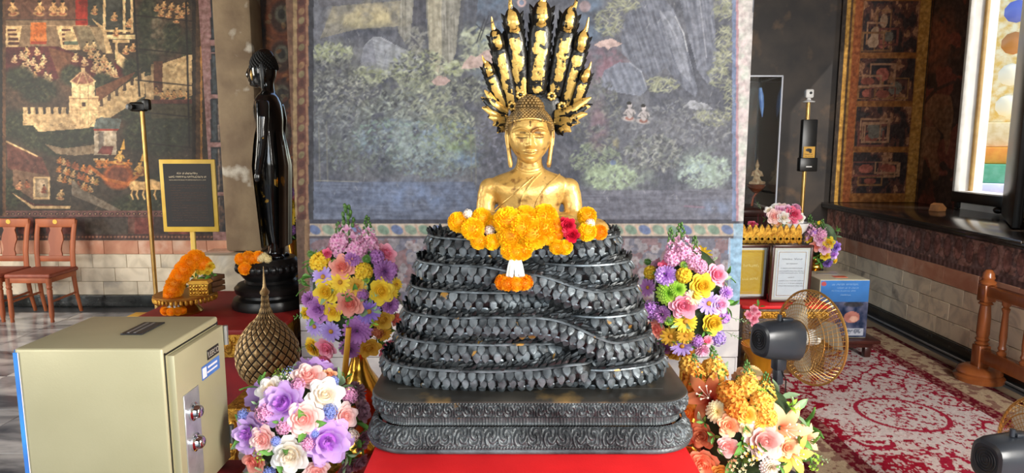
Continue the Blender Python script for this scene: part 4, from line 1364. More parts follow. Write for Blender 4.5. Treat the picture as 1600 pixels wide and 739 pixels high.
# ---- seated body: one continuous skin
def remeshed(name, mbs, mat, parent, voxel=0.005, smooth=8):
    me = mbs.mesh(name + '_raw', mat)
    ob = bpy.data.objects.new(name, me); COL.objects.link(ob)
    r = ob.modifiers.new('r', 'REMESH'); r.mode = 'VOXEL'; r.voxel_size = voxel; r.use_smooth_shade = True
    s = ob.modifiers.new('s', 'SMOOTH'); s.iterations = smooth; s.factor = 0.5
    dg = bpy.context.evaluated_depsgraph_get()
    new = bpy.data.meshes.new_from_object(ob.evaluated_get(dg))
    bpy.data.objects.remove(ob); bpy.data.meshes.remove(me)
    new.name = name
    new.materials.clear(); new.materials.append(mat)
    new.polygons.foreach_set('use_smooth', np.ones(len(new.polygons), bool))
    return link(name, new, parent)
def ellstack(mb, rows, seg=28):
    """closed loft of ellipses: (cx, cy, z, rx, ry)"""
    P = np.zeros((seg, len(rows), 3))
    for j, (cx, cy, z, rx, ry) in enumerate(rows):
        for i in range(seg):
            a = 2 * PI * i / seg
            P[i, j] = (cx + rx * math.cos(a), cy + ry * math.sin(a), z)
    n = len(rows)
    mb.grid(P, closed_u=True)
    mb.add([tuple(P[i, 0]) for i in range(seg)], [tuple(range(seg))[::-1]])
    mb.add([tuple(P[i, -1]) for i in range(seg)], [tuple(range(seg))])
ZB = 0.0
def zw(z): return z - SZ        # world height -> local
mb = MB()
ellstack(mb, [(0, .02, zw(1.36), .105, .08), (0, .02, zw(1.40), .098, .076), (0, .02, zw(1.43), .094, .070), (0, .018, zw(1.465), .104, .070), (0, .016, zw(1.492), .116, .074), (0, .016, zw(1.514), .126, .070), (0, .018, zw(1.530), .128, .060), (0, .02, zw(1.545), .104, .050), (0, .02, zw(1.556), .070, .046), (0, .018, zw(1.566), .048, .046), (0, .012, zw(1.585), .040, .042), (0, .008, zw(1.62), .040, .044)])
for s in (-1, 1):
    mb.ball((s * .126, .018, zw(1.504)), (.034, .036, .034), 16, 10)
    mb.tube([(s * .127, .018, zw(1.506)), (s * .134, .016, zw(1.485)), (s * .139, .010, zw(1.45)), (s * .142, .0, zw(1.41))], [.030, .0315, .030, .029], 14)
    mb.ball((s * .142, 0, zw(1.408)), .030, 12, 8)
    mb.tube([(s * .146, 0, zw(1.408)), (s * .115, -.06, zw(1.402)), (s * .05, -.098, zw(1.412))], [.030, .027, .021], 14)
    mb.ball((s * .035, -.105, zw(1.413)), (.045, .024, .013), 12, 8)
    mb.tube([(s * .05, .02, zw(1.375)), (s * .13, -.02, zw(1.375)), (s * .205, -.055, zw(1.374))], [.058, .055, .044], 14)
    mb.ball((s * .205, -.055, zw(1.374)), .044, 12, 8)
    mb.tube([(s * .205, -.055, zw(1.374)), (s * .12, -.105, zw(1.372)), (s * .02, -.12, zw(1.376))], [.042, .038, .03], 14)
body = remeshed('body', mb, M_leaf, statue, 0.0045, 10)

# robe edges laid on the chest
bvh = BVHTree.FromPolygons([v.co.copy() for v in body.data.vertices], [tuple(f.vertices) for f in body.data.polygons])
def on_body(pxl, r, name, lift=0.001):
    pts = []
    for (x0, y0), (x1, y1) in zip(pxl[:-1], pxl[1:]):
        for k in range(6):
            t = k / 6
            d = ray(x0 + (x1 - x0) * t, y0 + (y1 - y0) * t).normalized()
            hit = bvh.ray_cast(S((0, 0, CAM_Z)), d)
            if hit[0] is not None:
                pts.append(hit[0] + hit[1] * lift)
    if len(pts) > 3:
        for _ in range(2):
            pts = [pts[0]] + [(pts[i - 1] + pts[i] * 2 + pts[i + 1]) / 4 for i in range(1, len(pts) - 1)] + [pts[-1]]
        mb = MB(); mb.tube(pts, r, 6); mb.build(name, M_leaf, statue)
on_body([(834, 276), (818, 290), (800, 306), (784, 319), (770, 330)], .0026, 'robe_edge')
on_body([(846, 270), (832, 284), (820, 300), (814, 316), (812, 340)], .0030, 'robe_edge')
on_body([(874, 273), (862, 284), (850, 296), (840, 312), (832, 340)], .0030, 'robe_edge')
on_body([(808, 264), (816, 268), (828, 270), (840, 268), (848, 264)], .0018, 'neck_crease')
on_body([(809, 259), (816, 263), (828, 265), (840, 263), (847, 259)], .0016, 'neck_crease')

# head with a modelled face
HC = Vector((0, -0.004, zw(1.668)))
nu, nv = 220, 170
U = np.linspace(0, 2 * PI, nu, endpoint=False)[:, None]; V = np.linspace(-PI / 2 + .02, PI / 2 - .02, nv)[None, :]
X = np.cos(V) * np.sin(U); Y = -np.cos(V) * np.cos(U); Z = np.sin(V) + 0 * U
sq = 2.3
nrmz = (np.abs(X) ** sq + np.abs(Y) ** sq + np.abs(Z) ** sq) ** (1 / sq)
x, y, z = X / nrmz * .066, Y / nrmz * .076, Z / nrmz * .088
t = np.clip((-z - .004) / .084, 0, 1)
x = x * (1 - .40 * t ** 1.9); y = np.where(y < 0, y * (1 - .10 * t ** 2), y * (1 - .5 * t))
front = np.clip(-y / .05, 0, 1) ** 0.7
g = lambda a, s_: np.exp(-(a / s_) ** 2)
ax = np.abs(x)
d = np.zeros_like(x)
# nose: bridge down to the tip, wings beside it
ramp = np.interp(z, [-.040, -.034, -.028, -.015, .010, .020], [0, .25, 1.0, .72, .38, 0.0])
d += .0165 * g(x, .0078) * ramp + .006 * g(ax - .0105, .0055) * g(z + .029, .006)
zb = .013 + .0095 * np.sin(np.clip((ax - .004) / .052, 0, 1) * PI)
d += .0042 * g(z - zb, .0034) * ((ax > .003) & (ax < .055))
d -= .0060 * g(ax - .025, .017) * g(z - .006, .008)
d += .0068 * g(ax - .0255, .0140) * g(z - .0005, .0066)
zs = -.0035 - .0022 * np.cos(np.clip((ax - .0255) / .018, -1, 1) * PI / 2)
d -= .0036 * g(z - zs, .0015) * g(ax - .0255, .0165)
d += .0075 * g(x, .0175) * g(z + .0462, .0038) + .0082 * g(x, .0145) * g(z + .0545, .0044)
d -= .0040 * g(z + .0500 + .0016 * np.cos(x / .017 * PI), .0013) * g(x, .020)
d -= .0022 * g(z + .062, .0038) * g(x, .016); d += .0075 * g(x, .016) * g(z + .075, .011)
d += .0040 * g(ax - .036, .014) * g(z + .026, .016)
y = y - 1.25 * d * front
P = np.stack([x, y, z], -1)
mb = MB(); mb.grid(P, closed_u=True)
head = mb.build('head', M_leaf, statue, angle=180, loc=HC)
hb = BVHTree.FromPolygons([Vector(v) for v in P.reshape(-1, 3)], [tuple(f.vertices) for f in head.data.polygons])
def face_line(pts, r, name, mat):
    out_ = []
    for x_, z_ in pts:
        h_ = hb.ray_cast(Vector((x_, -.3, z_)), Vector((0, 1, 0)))
        if h_[0] is not None:
            out_.append(h_[0] + Vector((0, -.0003, 0)))
    if len(out_) > 2:
        m_b = MB(); m_b.tube(out_, [r * (.5 + .5 * math.sin(PI * (k + .5) / len(out_))) for k in range(len(out_))], 6); m_b.build(name, mat, head)
M_line = pm('face_line', (58, 40, 22), (40, 28, 16), scale=30, rough=0.6)
for s in (-1, 1):
    face_line([(s * (.0105 + .031 * k / 12), -.0052 - .0026 * math.sin(PI * k / 12) + .002 * k / 12) for k in range(13)], .0013, 'eye_line', M_line)
    face_line([(s * (.007 + .044 * k / 14), .0125 + .0098 * math.sin(PI * (k / 14) ** .8)) for k in range(15)], .0009, 'brow_line', M_leaf)
face_line([(-.019 + .038 * k / 14, -.0512 + .0018 * abs(k / 7 - 1) ** 1.5 * 1.6) for k in range(15)], .0010, 'mouth_line', M_line)
# hair: rows of tight curls over the skull and the topknot
mb = MB()
P = np.stack([X / nrmz * .068, Y / nrmz * .078, Z / nrmz * .089], -1)
mb.ball((0, .004, .018), (.0672, .0765, .0715), 28, 18)
mb.lathe([(.040, .074), (.038, .092), (.032, .106), (.022, .116), (.010, .122), (0, .124)], 24, (0, .010, 0))
hc = mb.build('hair', M_hair, statue, loc=HC); hc.scale = (1.06, 1.03, 1.0)
mb = MB()
for row in range(17):
    el = math.radians(2 + row * 5.3)
    r = math.cos(el); n = max(6, int(2 * PI * r * .070 / .0105))
    for k in range(n):
        a = 2 * PI * (k + .5 * (row % 2)) / n
        px_, py_, pz_ = .0680 * r * math.sin(a), .004 - .0772 * r * math.cos(a), .018 + .0725 * math.sin(el)
        fr = -math.cos(a)                      # -1 front
        if math.cos(a) > .25 and pz_ < .052 - .012 * abs(math.sin(a)):
            continue
        if math.hypot(px_, py_ - .010) < .036 and pz_ > .07:
            continue
        mb.ball((px_, py_, pz_), .0058, 6, 4)
for row, (r, z_) in enumerate(((.0395, .082), (.0385, .091), (.0355, .1), (.030, .108), (.023, .115), (.014, .120), (.004, .1235))):
    n = max(3, int(2 * PI * r / .0105))
    for k in range(n):
        a = 2 * PI * (k + .5 * (row % 2)) / n
        mb.ball((r * math.sin(a), .010 - r * math.cos(a), z_), .0056, 6, 4)
tag(mb.build('curl', M_hair, hc), kind='stuff')
# hairline band
mb = MB()
mb.tube([(.0655 * math.sin(a), .003 - .076 * math.cos(a), .0515 - .013 * abs(math.sin(a)) ** 2) for a in np.linspace(-1.5, 1.5, 30)], .0026, 6)
mb.build('hairline', M_leaf, statue, loc=HC)
for s in (-1, 1):
    mb = MB()
    mb.tube([(s * .060, .004, .030), (s * .067, .000, .022), (s * .0685, -.004, .000), (s * .0665, -.008, -.03), (s * .063, -.010, -.06), (s * .060, -.012, -.086), (s * .0595, -.012, -.096)],
            [.007, .011, .0115, .0095, .0085, .0100, .006], 12, sc=(.75, 1.0), up=(s, 0, 0.0))
    mb.tube([(s * .074, -.010, .018), (s * .0755, -.012, .0), (s * .072, -.014, -.028)], .0022, 6)
    mb.build('ear', M_leaf, statue, loc=HC)

# ---- serpent hood: seven upright necks behind the head
def hood_mat():
    m = bpy.data.materials.new('hood_gilding'); m.use_nodes = True
    N, L = m.node_tree.nodes, m.node_tree.links
    b = N['Principled BSDF']
    a = N.new('ShaderNodeAttribute'); a.attribute_name = 'col'
    sp = N.new('ShaderNodeSeparateColor'); L.new(a.outputs['Color'], sp.inputs[0])
    tc = N.new('ShaderNodeTexCoord')
    nz = N.new('ShaderNodeTexNoise'); nz.inputs['Scale'].default_value = 42; nz.inputs['Detail'].default_value = 4
    L.new(tc.outputs['Object'], nz.inputs['Vector'])
    ad = N.new('ShaderNodeMath'); ad.operation = 'MULTIPLY_ADD'; ad.inputs[1].default_value = 2.2; ad.inputs[2].default_value = -1.25
    L.new(nz.outputs['Fac'], ad.inputs[0])
    s2 = N.new('ShaderNodeMath'); s2.operation = 'ADD'; L.new(sp.outputs[0], s2.inputs[0]); L.new(ad.outputs[0], s2.inputs[1])
    rp = N.new('ShaderNodeMapRange'); rp.inputs['From Min'].default_value = 0.45; rp.inputs['From Max'].default_value = 0.56
    L.new(s2.outputs[0], rp.inputs['Value'])
    mx = N.new('ShaderNodeMix'); mx.data_type = 'RGBA'
    mx.inputs['A'].default_value = lin((24, 23, 20)); mx.inputs['B'].default_value = lin((224, 182, 98))
    L.new(rp.outputs[0], mx.inputs['Factor']); L.new(mx.outputs['Result'], b.inputs['Base Color'])
    mr = N.new('ShaderNodeMapRange'); mr.inputs['To Min'].default_value = 0.3; mr.inputs['To Max'].default_value = 0.55
    L.new(rp.outputs[0], mr.inputs['Value']); L.new(mr.outputs[0], b.inputs['Metallic'])
    b.inputs['Roughness'].default_value = 0.33
    bp = N.new('ShaderNodeBump'); bp.inputs['Strength'].default_value = 0.3; bp.inputs['Distance'].default_value = 0.01
    L.new(nz.outputs['Fac'], bp.inputs['Height']); L.new(bp.outputs['Normal'], b.inputs['Normal'])
    return m
M_hood = hood_mat()
HY = SY + 0.085
necks = [  # base px, head px, tip px, half width px
    ((838, 146), (846, 26), (848, -34), 17), ((815, 150), (802, 36), (797, -8), 15), ((866, 150), (888, 36), (903, -6), 15),
    ((800, 165), (777, 66), (768, 26), 12.5), ((884, 165), (908, 68), (920, 27), 12.5), ((788, 176), (764, 110), (753, 86), 10), ((894, 178), (914, 120), (924, 96), 10)]
for q, (b0, h0, t0, wpx) in enumerate(necks):
    w = wpx * mpp(HY, 1.9)
    root_y = HY + (0.012 if q else 0.0)
    B, Hd, Tp = S(at(*b0, root_y)), S(at(*h0, HY - .02)), S(at(*t0, HY - .045))
    ax_ = (Hd - B)
    side = Vector((ax_.z, 0, -ax_.x)).normalized()
    n, seg = 40, 22
    P = np.zeros((n, seg, 3)); Cc = np.zeros((n, seg, 3))
    for i in range(n):
        s_ = i / (n - 1)
        # neck, throat, head swelling, blunt end
        k = np.interp(s_, [0, .08, .55, .66, .72, .80, .88, .95, 1.0], [.80, .92, 1.0, .98, .84, .90, .86, .55, .06])
        dk = np.interp(s_, [0, .6, .70, .80, .90, 1.0], [.55, .5, .5, .85, .7, .1])
        c = B + (Hd - B) * (s_ * 1.22)
        c.y += -.016 * math.sin(s_ * PI) + (-.012 if s_ > .72 else 0)
        for j in range(seg):
            a = 2 * PI * j / seg
            lx, ly = math.cos(a), math.sin(a)
            ridge = 1 + (.05 * math.sin(s_ * 110) if ly < -.2 else 0)
            P[i, j] = c + side * (lx * w * k) + Vector((0, ly * w * dk * ridge, 0))
            gild = (.92 if ly < -.80 else (.5 if ly < -.66 else 0.0))
            if .655 < s_ < .715: gild *= .35
            Cc[i, j] = gild * np.interp(s_, [0, .1, 1], [.6, .85, .9])
    mb = MB(); mb.grid(np.concatenate([P, P[:, :1]], 1), col=np.concatenate([Cc, Cc[:, :1]], 1))
    # dark fin edges
    nk = mb.build('serpent_neck', M_hood, statue, angle=70, fix=True)
    # raised oval face on the head
    fc = B + (Hd - B) * 1.0
    mb = MB(); mb.ball((0, 0, 0), (w * .62, w * .62, w * 1.15), 14, 12, col=(.95, .95, .95)); mb.ball((0, -w * .38, -w * .45), (w * .42, w * .40, w * .45), 12, 8, col=(.95, .95, .95))
    for s in (-1, 1):
        mb.ball((s * w * .38, -w * .46, w * .25), w * .14, 8, 6, col=(.1, .1, .1))
    o = mb.build('serpent_face', M_hood, nk, loc=fc + Vector((0, -w * .62, 0)))
    o.rotation_euler = (0, math.atan2(ax_.x, ax_.z), 0)
    # horn
    top = B + (Hd - B) * 1.10
    mid_ = (top + Tp) / 2 + side * (.10 * w * (1 if ax_.x > 0 else -1))
    mb = MB(); mb.tube([top + Vector((0, -.012, -.004)), top.lerp(mid_, .6) + Vector((0, -.012, 0)), mid_ + Vector((0, -.010, 0)), Tp.lerp(mid_, .4), Tp], [w * .36, w * .30, w * .22, w * .15, w * .04], 8, col=(.8, .8, .8))
    mb.build('horn', M_hood, nk)
    # saw-toothed crest behind each edge
    for sgn in (-1, 1):
        mb = MB()
        mb.tube([B + (Hd - B) * (s_ * 1.10) + side * (sgn * w * .90) + Vector((0, .006, 0)) for s_ in (.1, .5, .98)], w * .16, 6, col=(.08, .08, .08))
        for i in range(9):
            s_ = .12 + .86 * i / 8
            c = B + (Hd - B) * (s_ * 1.10) + side * (sgn * w * .86) + Vector((0, .006, 0))
            tp_ = c + side * (sgn * w * .30) + (Hd - B).normalized() * w * .55
            mb.tube([c, c.lerp(tp_, .5), tp_], [w * .26, w * .18, w * .02], 6, col=(.08, .08, .08))
        mb.build('crest', M_hood, nk)
# dark disc behind the head with gilt rosettes
mb = MB()
c = S(at(840, 172, HY + .02)); mb.ball(c, (.088, .026, .085), 24, 14, col=(.05, .05, .05))
disc = mb.build('hood_disc', M_hood, statue)
for px_, py_ in ((813, 148), (838, 139), (862, 150), (800, 166), (878, 166)):
    mb = MB()
    for k in range(7):
        a = 2 * PI * k / 7
        mb.ball((.010 * math.cos(a), 0, .010 * math.sin(a)), (.0058, .004, .0058), 8, 5, col=(.9, .9, .9))
    mb.ball((0, -.002, 0), .006, 8, 6, col=(.2, .2, .2))
    mb.build('rosette', M_hood, disc, loc=S(at(px_, py_, HY - .005)))
# flaring gill wings low on both sides
for sgn, tips, root in ((-1, [(757, 141), (751, 152), (753, 168), (762, 183), (770, 196), (777, 208)], (792, 184)), (1, [(924, 152), (926, 163), (918, 178), (906, 192), (892, 206), (880, 212)], (868, 188))):
    mb = MB()
    for k, tp in enumerate(tips):
        r0 = S(at(root[0], root[1] + (k - 2.5) * 4, HY - .005)); t_ = S(at(*tp, HY - .04 - .006 * k))
        md = r0.lerp(t_, .55) + Vector((0, -.012, -.012 + .003 * k))
        g_ = .85 if k not in (1, 5) else .45
        mb.tube([r0, r0.lerp(md, .5) + Vector((0, -.006, -.004)), md, md.lerp(t_, .6) + Vector((0, 0, .004)), t_], [.012, .014, .0135, .009, .002], 8, sc=(1.15, .6), up=(0, .3, 1), col=(g_, g_, g_))
    mb.build('gill_wing', M_hood, statue)
# ================================================================ flowers
def petal(mb, a, r0, z0, L, Wd, t0, t1, nu=4, nv=5, ruffle=0.0, point=False, sh=(0.0, 1.0), wrap=0.12, rnd=None, mat=0, curl=0.0):
    """one petal leaving the flower axis at angle a; tilt runs from t0 to t1 (degrees from upright)"""
    s = np.linspace(0, 1, nv); u = np.linspace(-1, 1, nu)
    tilt = np.radians(t0 + (t1 - t0) * s)
    ds = L / (nv - 1)
    rho = r0 + np.r_[0, np.cumsum((np.sin(tilt[1:]) + np.sin(tilt[:-1])) / 2 * ds)]
    z = z0 + np.r_[0, np.cumsum((np.cos(tilt[1:]) + np.cos(tilt[:-1])) / 2 * ds)]
    if point:
        w = Wd * np.sin(PI * np.clip(0.10 + 0.90 * s, 0, 1)) ** .8 * (1 - .25 * s)
    else:
        w = Wd * np.sin(PI * (0.13 + 0.74 * s)) ** .7
        w[-1] *= .72
    R = np.maximum(rho, wrap)[None, :]
    phi = a + u[:, None] * w[None, :] / (R + .35 * Wd)
    lift = ruffle * np.sin(u[:, None] * 5 + a * 3) * (s[None, :] ** 2) - curl * (u[:, None] ** 2) * s[None, :]
    P = np.stack([rho[None, :] * np.cos(phi), rho[None, :] * np.sin(phi), z[None, :] + lift], -1)
    c = np.broadcast_to((sh[0] + (sh[1] - sh[0]) * s)[None, :, None], P.shape)
    mb.grid(P, mat=mat, col=c)

FL = {}
Rf = random.Random(5)
def flower(kind):
    if kind in FL:
        return FL[kind]
    mb = MB(); U_ = Rf.uniform
    if kind == 'rose':
        for n, r0, z0, L, Wd, t0, t1, sh in ((3, .015, .20, .42, .16, 6, -16, (.0, .25)), (4, .055, .16, .48, .24, 3, -6, (.0, .4)), (5, .11, .11, .52, .32, 4, 6, (.05, .55)), (5, .18, .05, .57, .40, 8, 20, (.1, .7)), (6, .25, -.01, .62, .46, 14, 42, (.2, .85)), (6, .31, -.09, .70, .52, 22, 60, (.3, 1)), (6, .35, -.17, .80, .58, 32, 80, (.4, 1))):
            o = U_(0, 6)
            for k in range(n):
                petal(mb, o + 2 * PI * k / n + U_(-.12, .12), r0, z0, L * U_(.93, 1.07), Wd, t0 + U_(-4, 4), t1 + U_(-6, 6), sh=sh, curl=.05)
        mb.lathe([(0, .52), (.07, .50), (.15, .42), (.24, .29), (.36, .16), (.5, .05)], 16, col=(.25, .25, .25), cap=False)
        mb.ball((0, 0, -.28), (.26, .26, .22), 10, 6, mat=1)
    elif kind == 'peony':
        for n, r0, z0, L, Wd, t0, t1, sh in ((6, .3, -.1, .8, .52, 20, 34, (.5, 1)), (7, .34, -.18, .92, .58, 36, 62, (.6, 1)), (7, .36, -.24, .95, .6, 54, 88, (.7, 1))):
            o = U_(0, 6)
            for k in range(n):
                petal(mb, o + 2 * PI * k / n, r0, z0, L * U_(.93, 1.07), Wd, t0, t1, sh=sh, ruffle=.05, curl=.04)
        mb.lathe([(0, .40), (.2, .34), (.34, .2), (.5, .0)], 16, col=(.15, .15, .15), cap=False)
        for k in range(34):
            rr = .46 * math.sqrt(k / 34); a = k * 2.4
            petal(mb, a + PI / 2 * U_(-1, 1), .05, .05 + .1 * U_(0, 1), .44 + .15 * U_(0, 1), .15, 10 * U_(-1, 1) + rr * 50, 20 + rr * 60, 3, 4, ruffle=.10, sh=(.0, .35 + .2 * U_(-1, 1)))
    elif kind == 'daisy':
        for lay in range(2):
            for k in range(11):
                petal(mb, 2 * PI * (k + .5 * lay) / 11 + U_(-.05, .05), .12, .02 - .05 * lay, .92 * U_(.92, 1.05), .17, 62 + 10 * lay, 92 + 6 * lay, 3, 4, sh=(.1, 1), wrap=.3, curl=.04)
        mb.ball((0, 0, .06), (.22, .22, .12), 12, 6, mat=1)
    elif kind == 'lily':
        for lay in range(2):
            for k in range(3):
                petal(mb, 2 * PI * (k + .5 * lay) / 3, .05, -.5, 1.5, .42, 12, 108 + 8 * lay, 5, 8, point=True, sh=(-.1, 1.1), wrap=.25, curl=.06)
        for k in range(6):
            a = 2 * PI * k / 6
            mb.tube([(0, 0, -.4), (.12 * math.cos(a), .12 * math.sin(a), .2), (.28 * math.cos(a), .28 * math.sin(a), .52)], [.02, .018, .016], 5, mat=1)
            mb.ball((.28 * math.cos(a), .28 * math.sin(a), .54), (.05, .05, .03), 6, 4, mat=1)
    elif kind == 'dahlia':
        for lay in range(7):
            n = 6 + lay * 2
            for k in range(n):
                petal(mb, 2 * PI * (k + .5 * (lay % 2)) / n, .03 + .03 * lay, .28 - .06 * lay, .30 + .09 * lay, .16 + .01 * lay, 4 + 12 * lay, 26 + 13 * lay, 3, 4, sh=(.0, .35 + .11 * lay), wrap=.16, ruffle=.02)
        mb.ball((0, 0, -.05), (.4, .4, .25), 10, 6, mat=1)
    elif kind == 'carnation':
        for k in range(70):
            z_ = 1 - 1.25 * (k + .5) / 70; a = k * 2.399
            t = math.degrees(math.acos(max(-1, min(1, z_))))
            petal(mb, a, .02, .0, U_(.82, 1.0), .22, t * .9, t * 1.05 + 8, 4, 4, ruffle=.10, sh=(.0, 1), wrap=.2)
    elif kind == 'marigold':
        for k in range(330):
            z_ = 1 - 2 * (k + .5) / 330; a = k * 2.399
            t = math.degrees(math.acos(z_))
            petal(mb, a + U_(-.08, .08), .05, .0, U_(.90, 1.04), .21, t, t + 8 * U_(-1, 1), 3, 3, ruffle=.06, sh=(.2, U_(.6, 1)), wrap=.2)
        mb.ball((0, 0, 0), .84, 12, 8, col=(.35, .35, .35))
    elif kind == 'stock':                       # a rounded cluster of four-petalled florets
        for k in range(28):
            z_ = 1 - 1.35 * (k + .5) / 28; a = k * 2.399; r_ = math.sqrt(max(0, 1 - z_ * z_))
            d = Vector((r_ * math.cos(a), r_ * math.sin(a), z_))
            M4 = Matrix.Translation(d * .66) @ d.to_track_quat('Z', 'Y').to_matrix().to_4x4() @ Matrix.Scale(.40, 4)
            f = MB()
            for q in range(5):
                petal(f, 2 * PI * q / 5, .03, 0, .9, .48, 30, 95, 4, 4, ruffle=.16, sh=(U_(.0, .2), U_(.7, 1)))
            mb.add(np.concatenate(f.v), f.f, 0, np.concatenate(f.c), M4)
        mb.ball((0, 0, 0), .66, 10, 6, col=(.5, .5, .5))
    elif kind == 'spike':                       # tall flowering spike, base at 0, length 2
        for k in range(34):
            t = (k + .5) / 34; z_ = 1.9 * t; a = k * 2.399; r_ = .42 * (1 - t) ** .7 + .05
            d = Vector((math.cos(a), math.sin(a), .35 + .8 * t)).normalized()
            if t < .62:
                M4 = Matrix.Translation((r_ * math.cos(a), r_ * math.sin(a), z_)) @ d.to_track_quat('Z', 'Y').to_matrix().to_4x4() @ Matrix.Scale(.30 * (1.2 - .7 * t), 4)
                f = MB()
                for q in range(4):
                    petal(f, 2 * PI * q / 4, .03, 0, .9, .5, 24, 92, 4, 4, ruffle=.18, sh=(U_(.0, .3), 1))
                mb.add(np.concatenate(f.v), f.f, 0, np.concatenate(f.c), M4)
            else:
                mb.ball((r_ * math.cos(a), r_ * math.sin(a), z_), (.075, .075, .10), 6, 5, mat=1)
        mb.tube([(0, 0, -.3), (0, 0, 1.9)], [.06, .03], 6, mat=1)
    elif kind == 'cluster':                     # hydrangea-like head of tiny florets
        for k in range(46):
            z_ = 1 - 1.2 * (k + .5) / 46; a = k * 2.399; r_ = math.sqrt(max(0, 1 - z_ * z_))
            d = Vector((r_ * math.cos(a), r_ * math.sin(a), z_))
            M4 = Matrix.Translation(d * U_(.78, .95)) @ d.to_track_quat('Z', 'Y').to_matrix().to_4x4() @ Matrix.Scale(.27, 4)
            f = MB()
            for q in range(4):
                petal(f, 2 * PI * q / 4 + .3 * k, .03, 0, .85, .5, 50, 92, 3, 3, sh=(.1, U_(.6, 1)))
            mb.add(np.concatenate(f.v), f.f, 0, np.concatenate(f.c), M4)
        mb.ball((0, 0, 0), .7, 8, 6, col=(.2, .2, .2))
    elif kind == 'button':                      # green pompon
        for k in range(60):
            z_ = 1 - 1.5 * (k + .5) / 60; a = k * 2.399
            t = math.degrees(math.acos(z_))
            petal(mb, a, .02, .0, .95, .13, t, t + 4, 3, 3, point=True, sh=(.0, 1))
        mb.ball((0, 0, 0), .6, 8, 6, mat=1)
    elif kind == 'sprig':                       # small leafy twig, base at 0, length ~2
        mb.tube([(0, 0, 0), (.05, 0, .7), (.0, .05, 1.4), (.08, 0, 2.0)], [.03, .025, .02, .012], 5, mat=0, col=(.2, .2, .2))
        for k in range(13):
            t = .25 + .75 * k / 12; a = k * 2.4
            M4 = Matrix.Translation((.03, .02, 2 * t)) @ Matrix.Rotation(a, 4, 'Z')
            f = MB(); petal(f, 0, .02, 0, .42 * (1.2 - .5 * t), .13, 40, 80, 3, 4, sh=(.1, 1), wrap=.3)
            mb.add(np.concatenate(f.v), f.f, 0, np.concatenate(f.c), M4)
    elif kind == 'leaf':
        petal(mb, 0, 0, 0, 1.6, .42, 10, 75, 5, 7, point=True, sh=(0, 1), wrap=.5, curl=-.1)
        petal(mb, 2.2, 0, 0, 1.4, .40, 15, 80, 5, 7, point=True, sh=(0, 1), wrap=.5, curl=-.1)
        petal(mb, 4.3, 0, 0, 1.5, .40, 15, 80, 5, 7, point=True, sh=(0, 1), wrap=.5, curl=-.1)
    elif kind == 'filler':
        for k in range(26):
            d = Vector((U_(-1, 1), U_(-1, 1), U_(.1, 1))).normalized()
            mb.tube([(0, 0, 0), tuple(d * .8)], .018, 4, mat=1)
            M4 = Matrix.Translation(d * U_(.75, 1.0)) @ d.to_track_quat('Z', 'Y').to_matrix().to_4x4() @ Matrix.Scale(.17, 4)
            f = MB()
            for q in range(5):
                petal(f, 2 * PI * q / 5, .03, 0, .9, .5, 40, 85, 3, 3, sh=(.2, 1))
            mb.add(np.concatenate(f.v), f.f, 0, np.concatenate(f.c), M4)
    FL[kind] = mb.mesh(kind, [petal_mat('white', (240, 230, 210), (250, 250, 245)), M_green], angle=180)
    return FL[kind]

M_green = pm('leaf_green', (92, 132, 58), (58, 96, 44), scale=12, rough=0.5)
PM = {k: petal_mat(k, a, b) for k, (a, b) in dict(
    white=((250, 226, 186), (252, 250, 246)), blush=((246, 158, 150), (252, 222, 214)), coral=((236, 112, 100), (250, 178, 158)), pink=((232, 96, 136), (250, 182, 200)),
    ltpink=((226, 130, 190), (250, 206, 224)), mauve=((150, 84, 158), (206, 146, 208)), lilac=((190, 92, 214), (222, 186, 240)), violet=((112, 72, 170), (168, 134, 214)),
    lavender=((150, 110, 200), (202, 180, 236)), yellow=((232, 176, 30), (252, 224, 74)), gold=((196, 132, 30), (228, 186, 70)), cream=((246, 222, 140), (252, 240, 200)),
    orange=((248, 140, 44), (255, 192, 84)), amber=((254, 176, 48), (255, 218, 112)), peach=((248, 150, 110), (254, 208, 160)), salmon=((232, 70, 60), (252, 170, 110)),
    red=((150, 8, 34), (222, 30, 62)), marigold=((246, 150, 6), (255, 206, 24)), marigold_deep=((240, 126, 6), (255, 172, 22)), lime=((96, 168, 30), (196, 230, 90)), green=((60, 110, 40), (120, 176, 84)),
    sage=((120, 158, 110), (176, 206, 160)), blue=((110, 130, 214), (176, 190, 240)), rust=((170, 84, 50), (206, 130, 90)), shaded_mauve=((120, 84, 96), (176, 130, 140)), hotpink=((214, 40, 90), (244, 120, 150))).items()}  # the greyed mauve has shade put into its petal colour
CENTER = {'daisy': pm('flower_eye', (206, 150, 40), (150, 96, 30), scale=30, rough=0.7), 'lily': pm('stamen', (250, 226, 200), rough=0.6)}
NICE = dict(stock='stock_blossom', cluster='hydrangea', button='green_pompon', sprig='leaf_sprig', leaf='leaf', filler='gypsophila', spike='flower_spike')

def add_flower(parent, kind, matk, pos, normal, size, roll=None, part=None):
    o = link(part or NICE.get(kind, kind), flower(kind), parent)
    q = Vector(normal).normalized().to_track_quat('Z', 'Y')
    q = q @ Quaternion((0, 0, 1), Rf.uniform(0, 6.28) if roll is None else roll)
    o.rotation_euler = q.to_euler()
    o.location = pos
    o.scale = (size,) * 3
    o.material_slots[0].link = 'OBJECT'; o.material_slots[0].material = PM[matk]
    if kind in CENTER:
        o.material_slots[1].link = 'OBJECT'; o.material_slots[1].material = CENTER[kind]
    return o

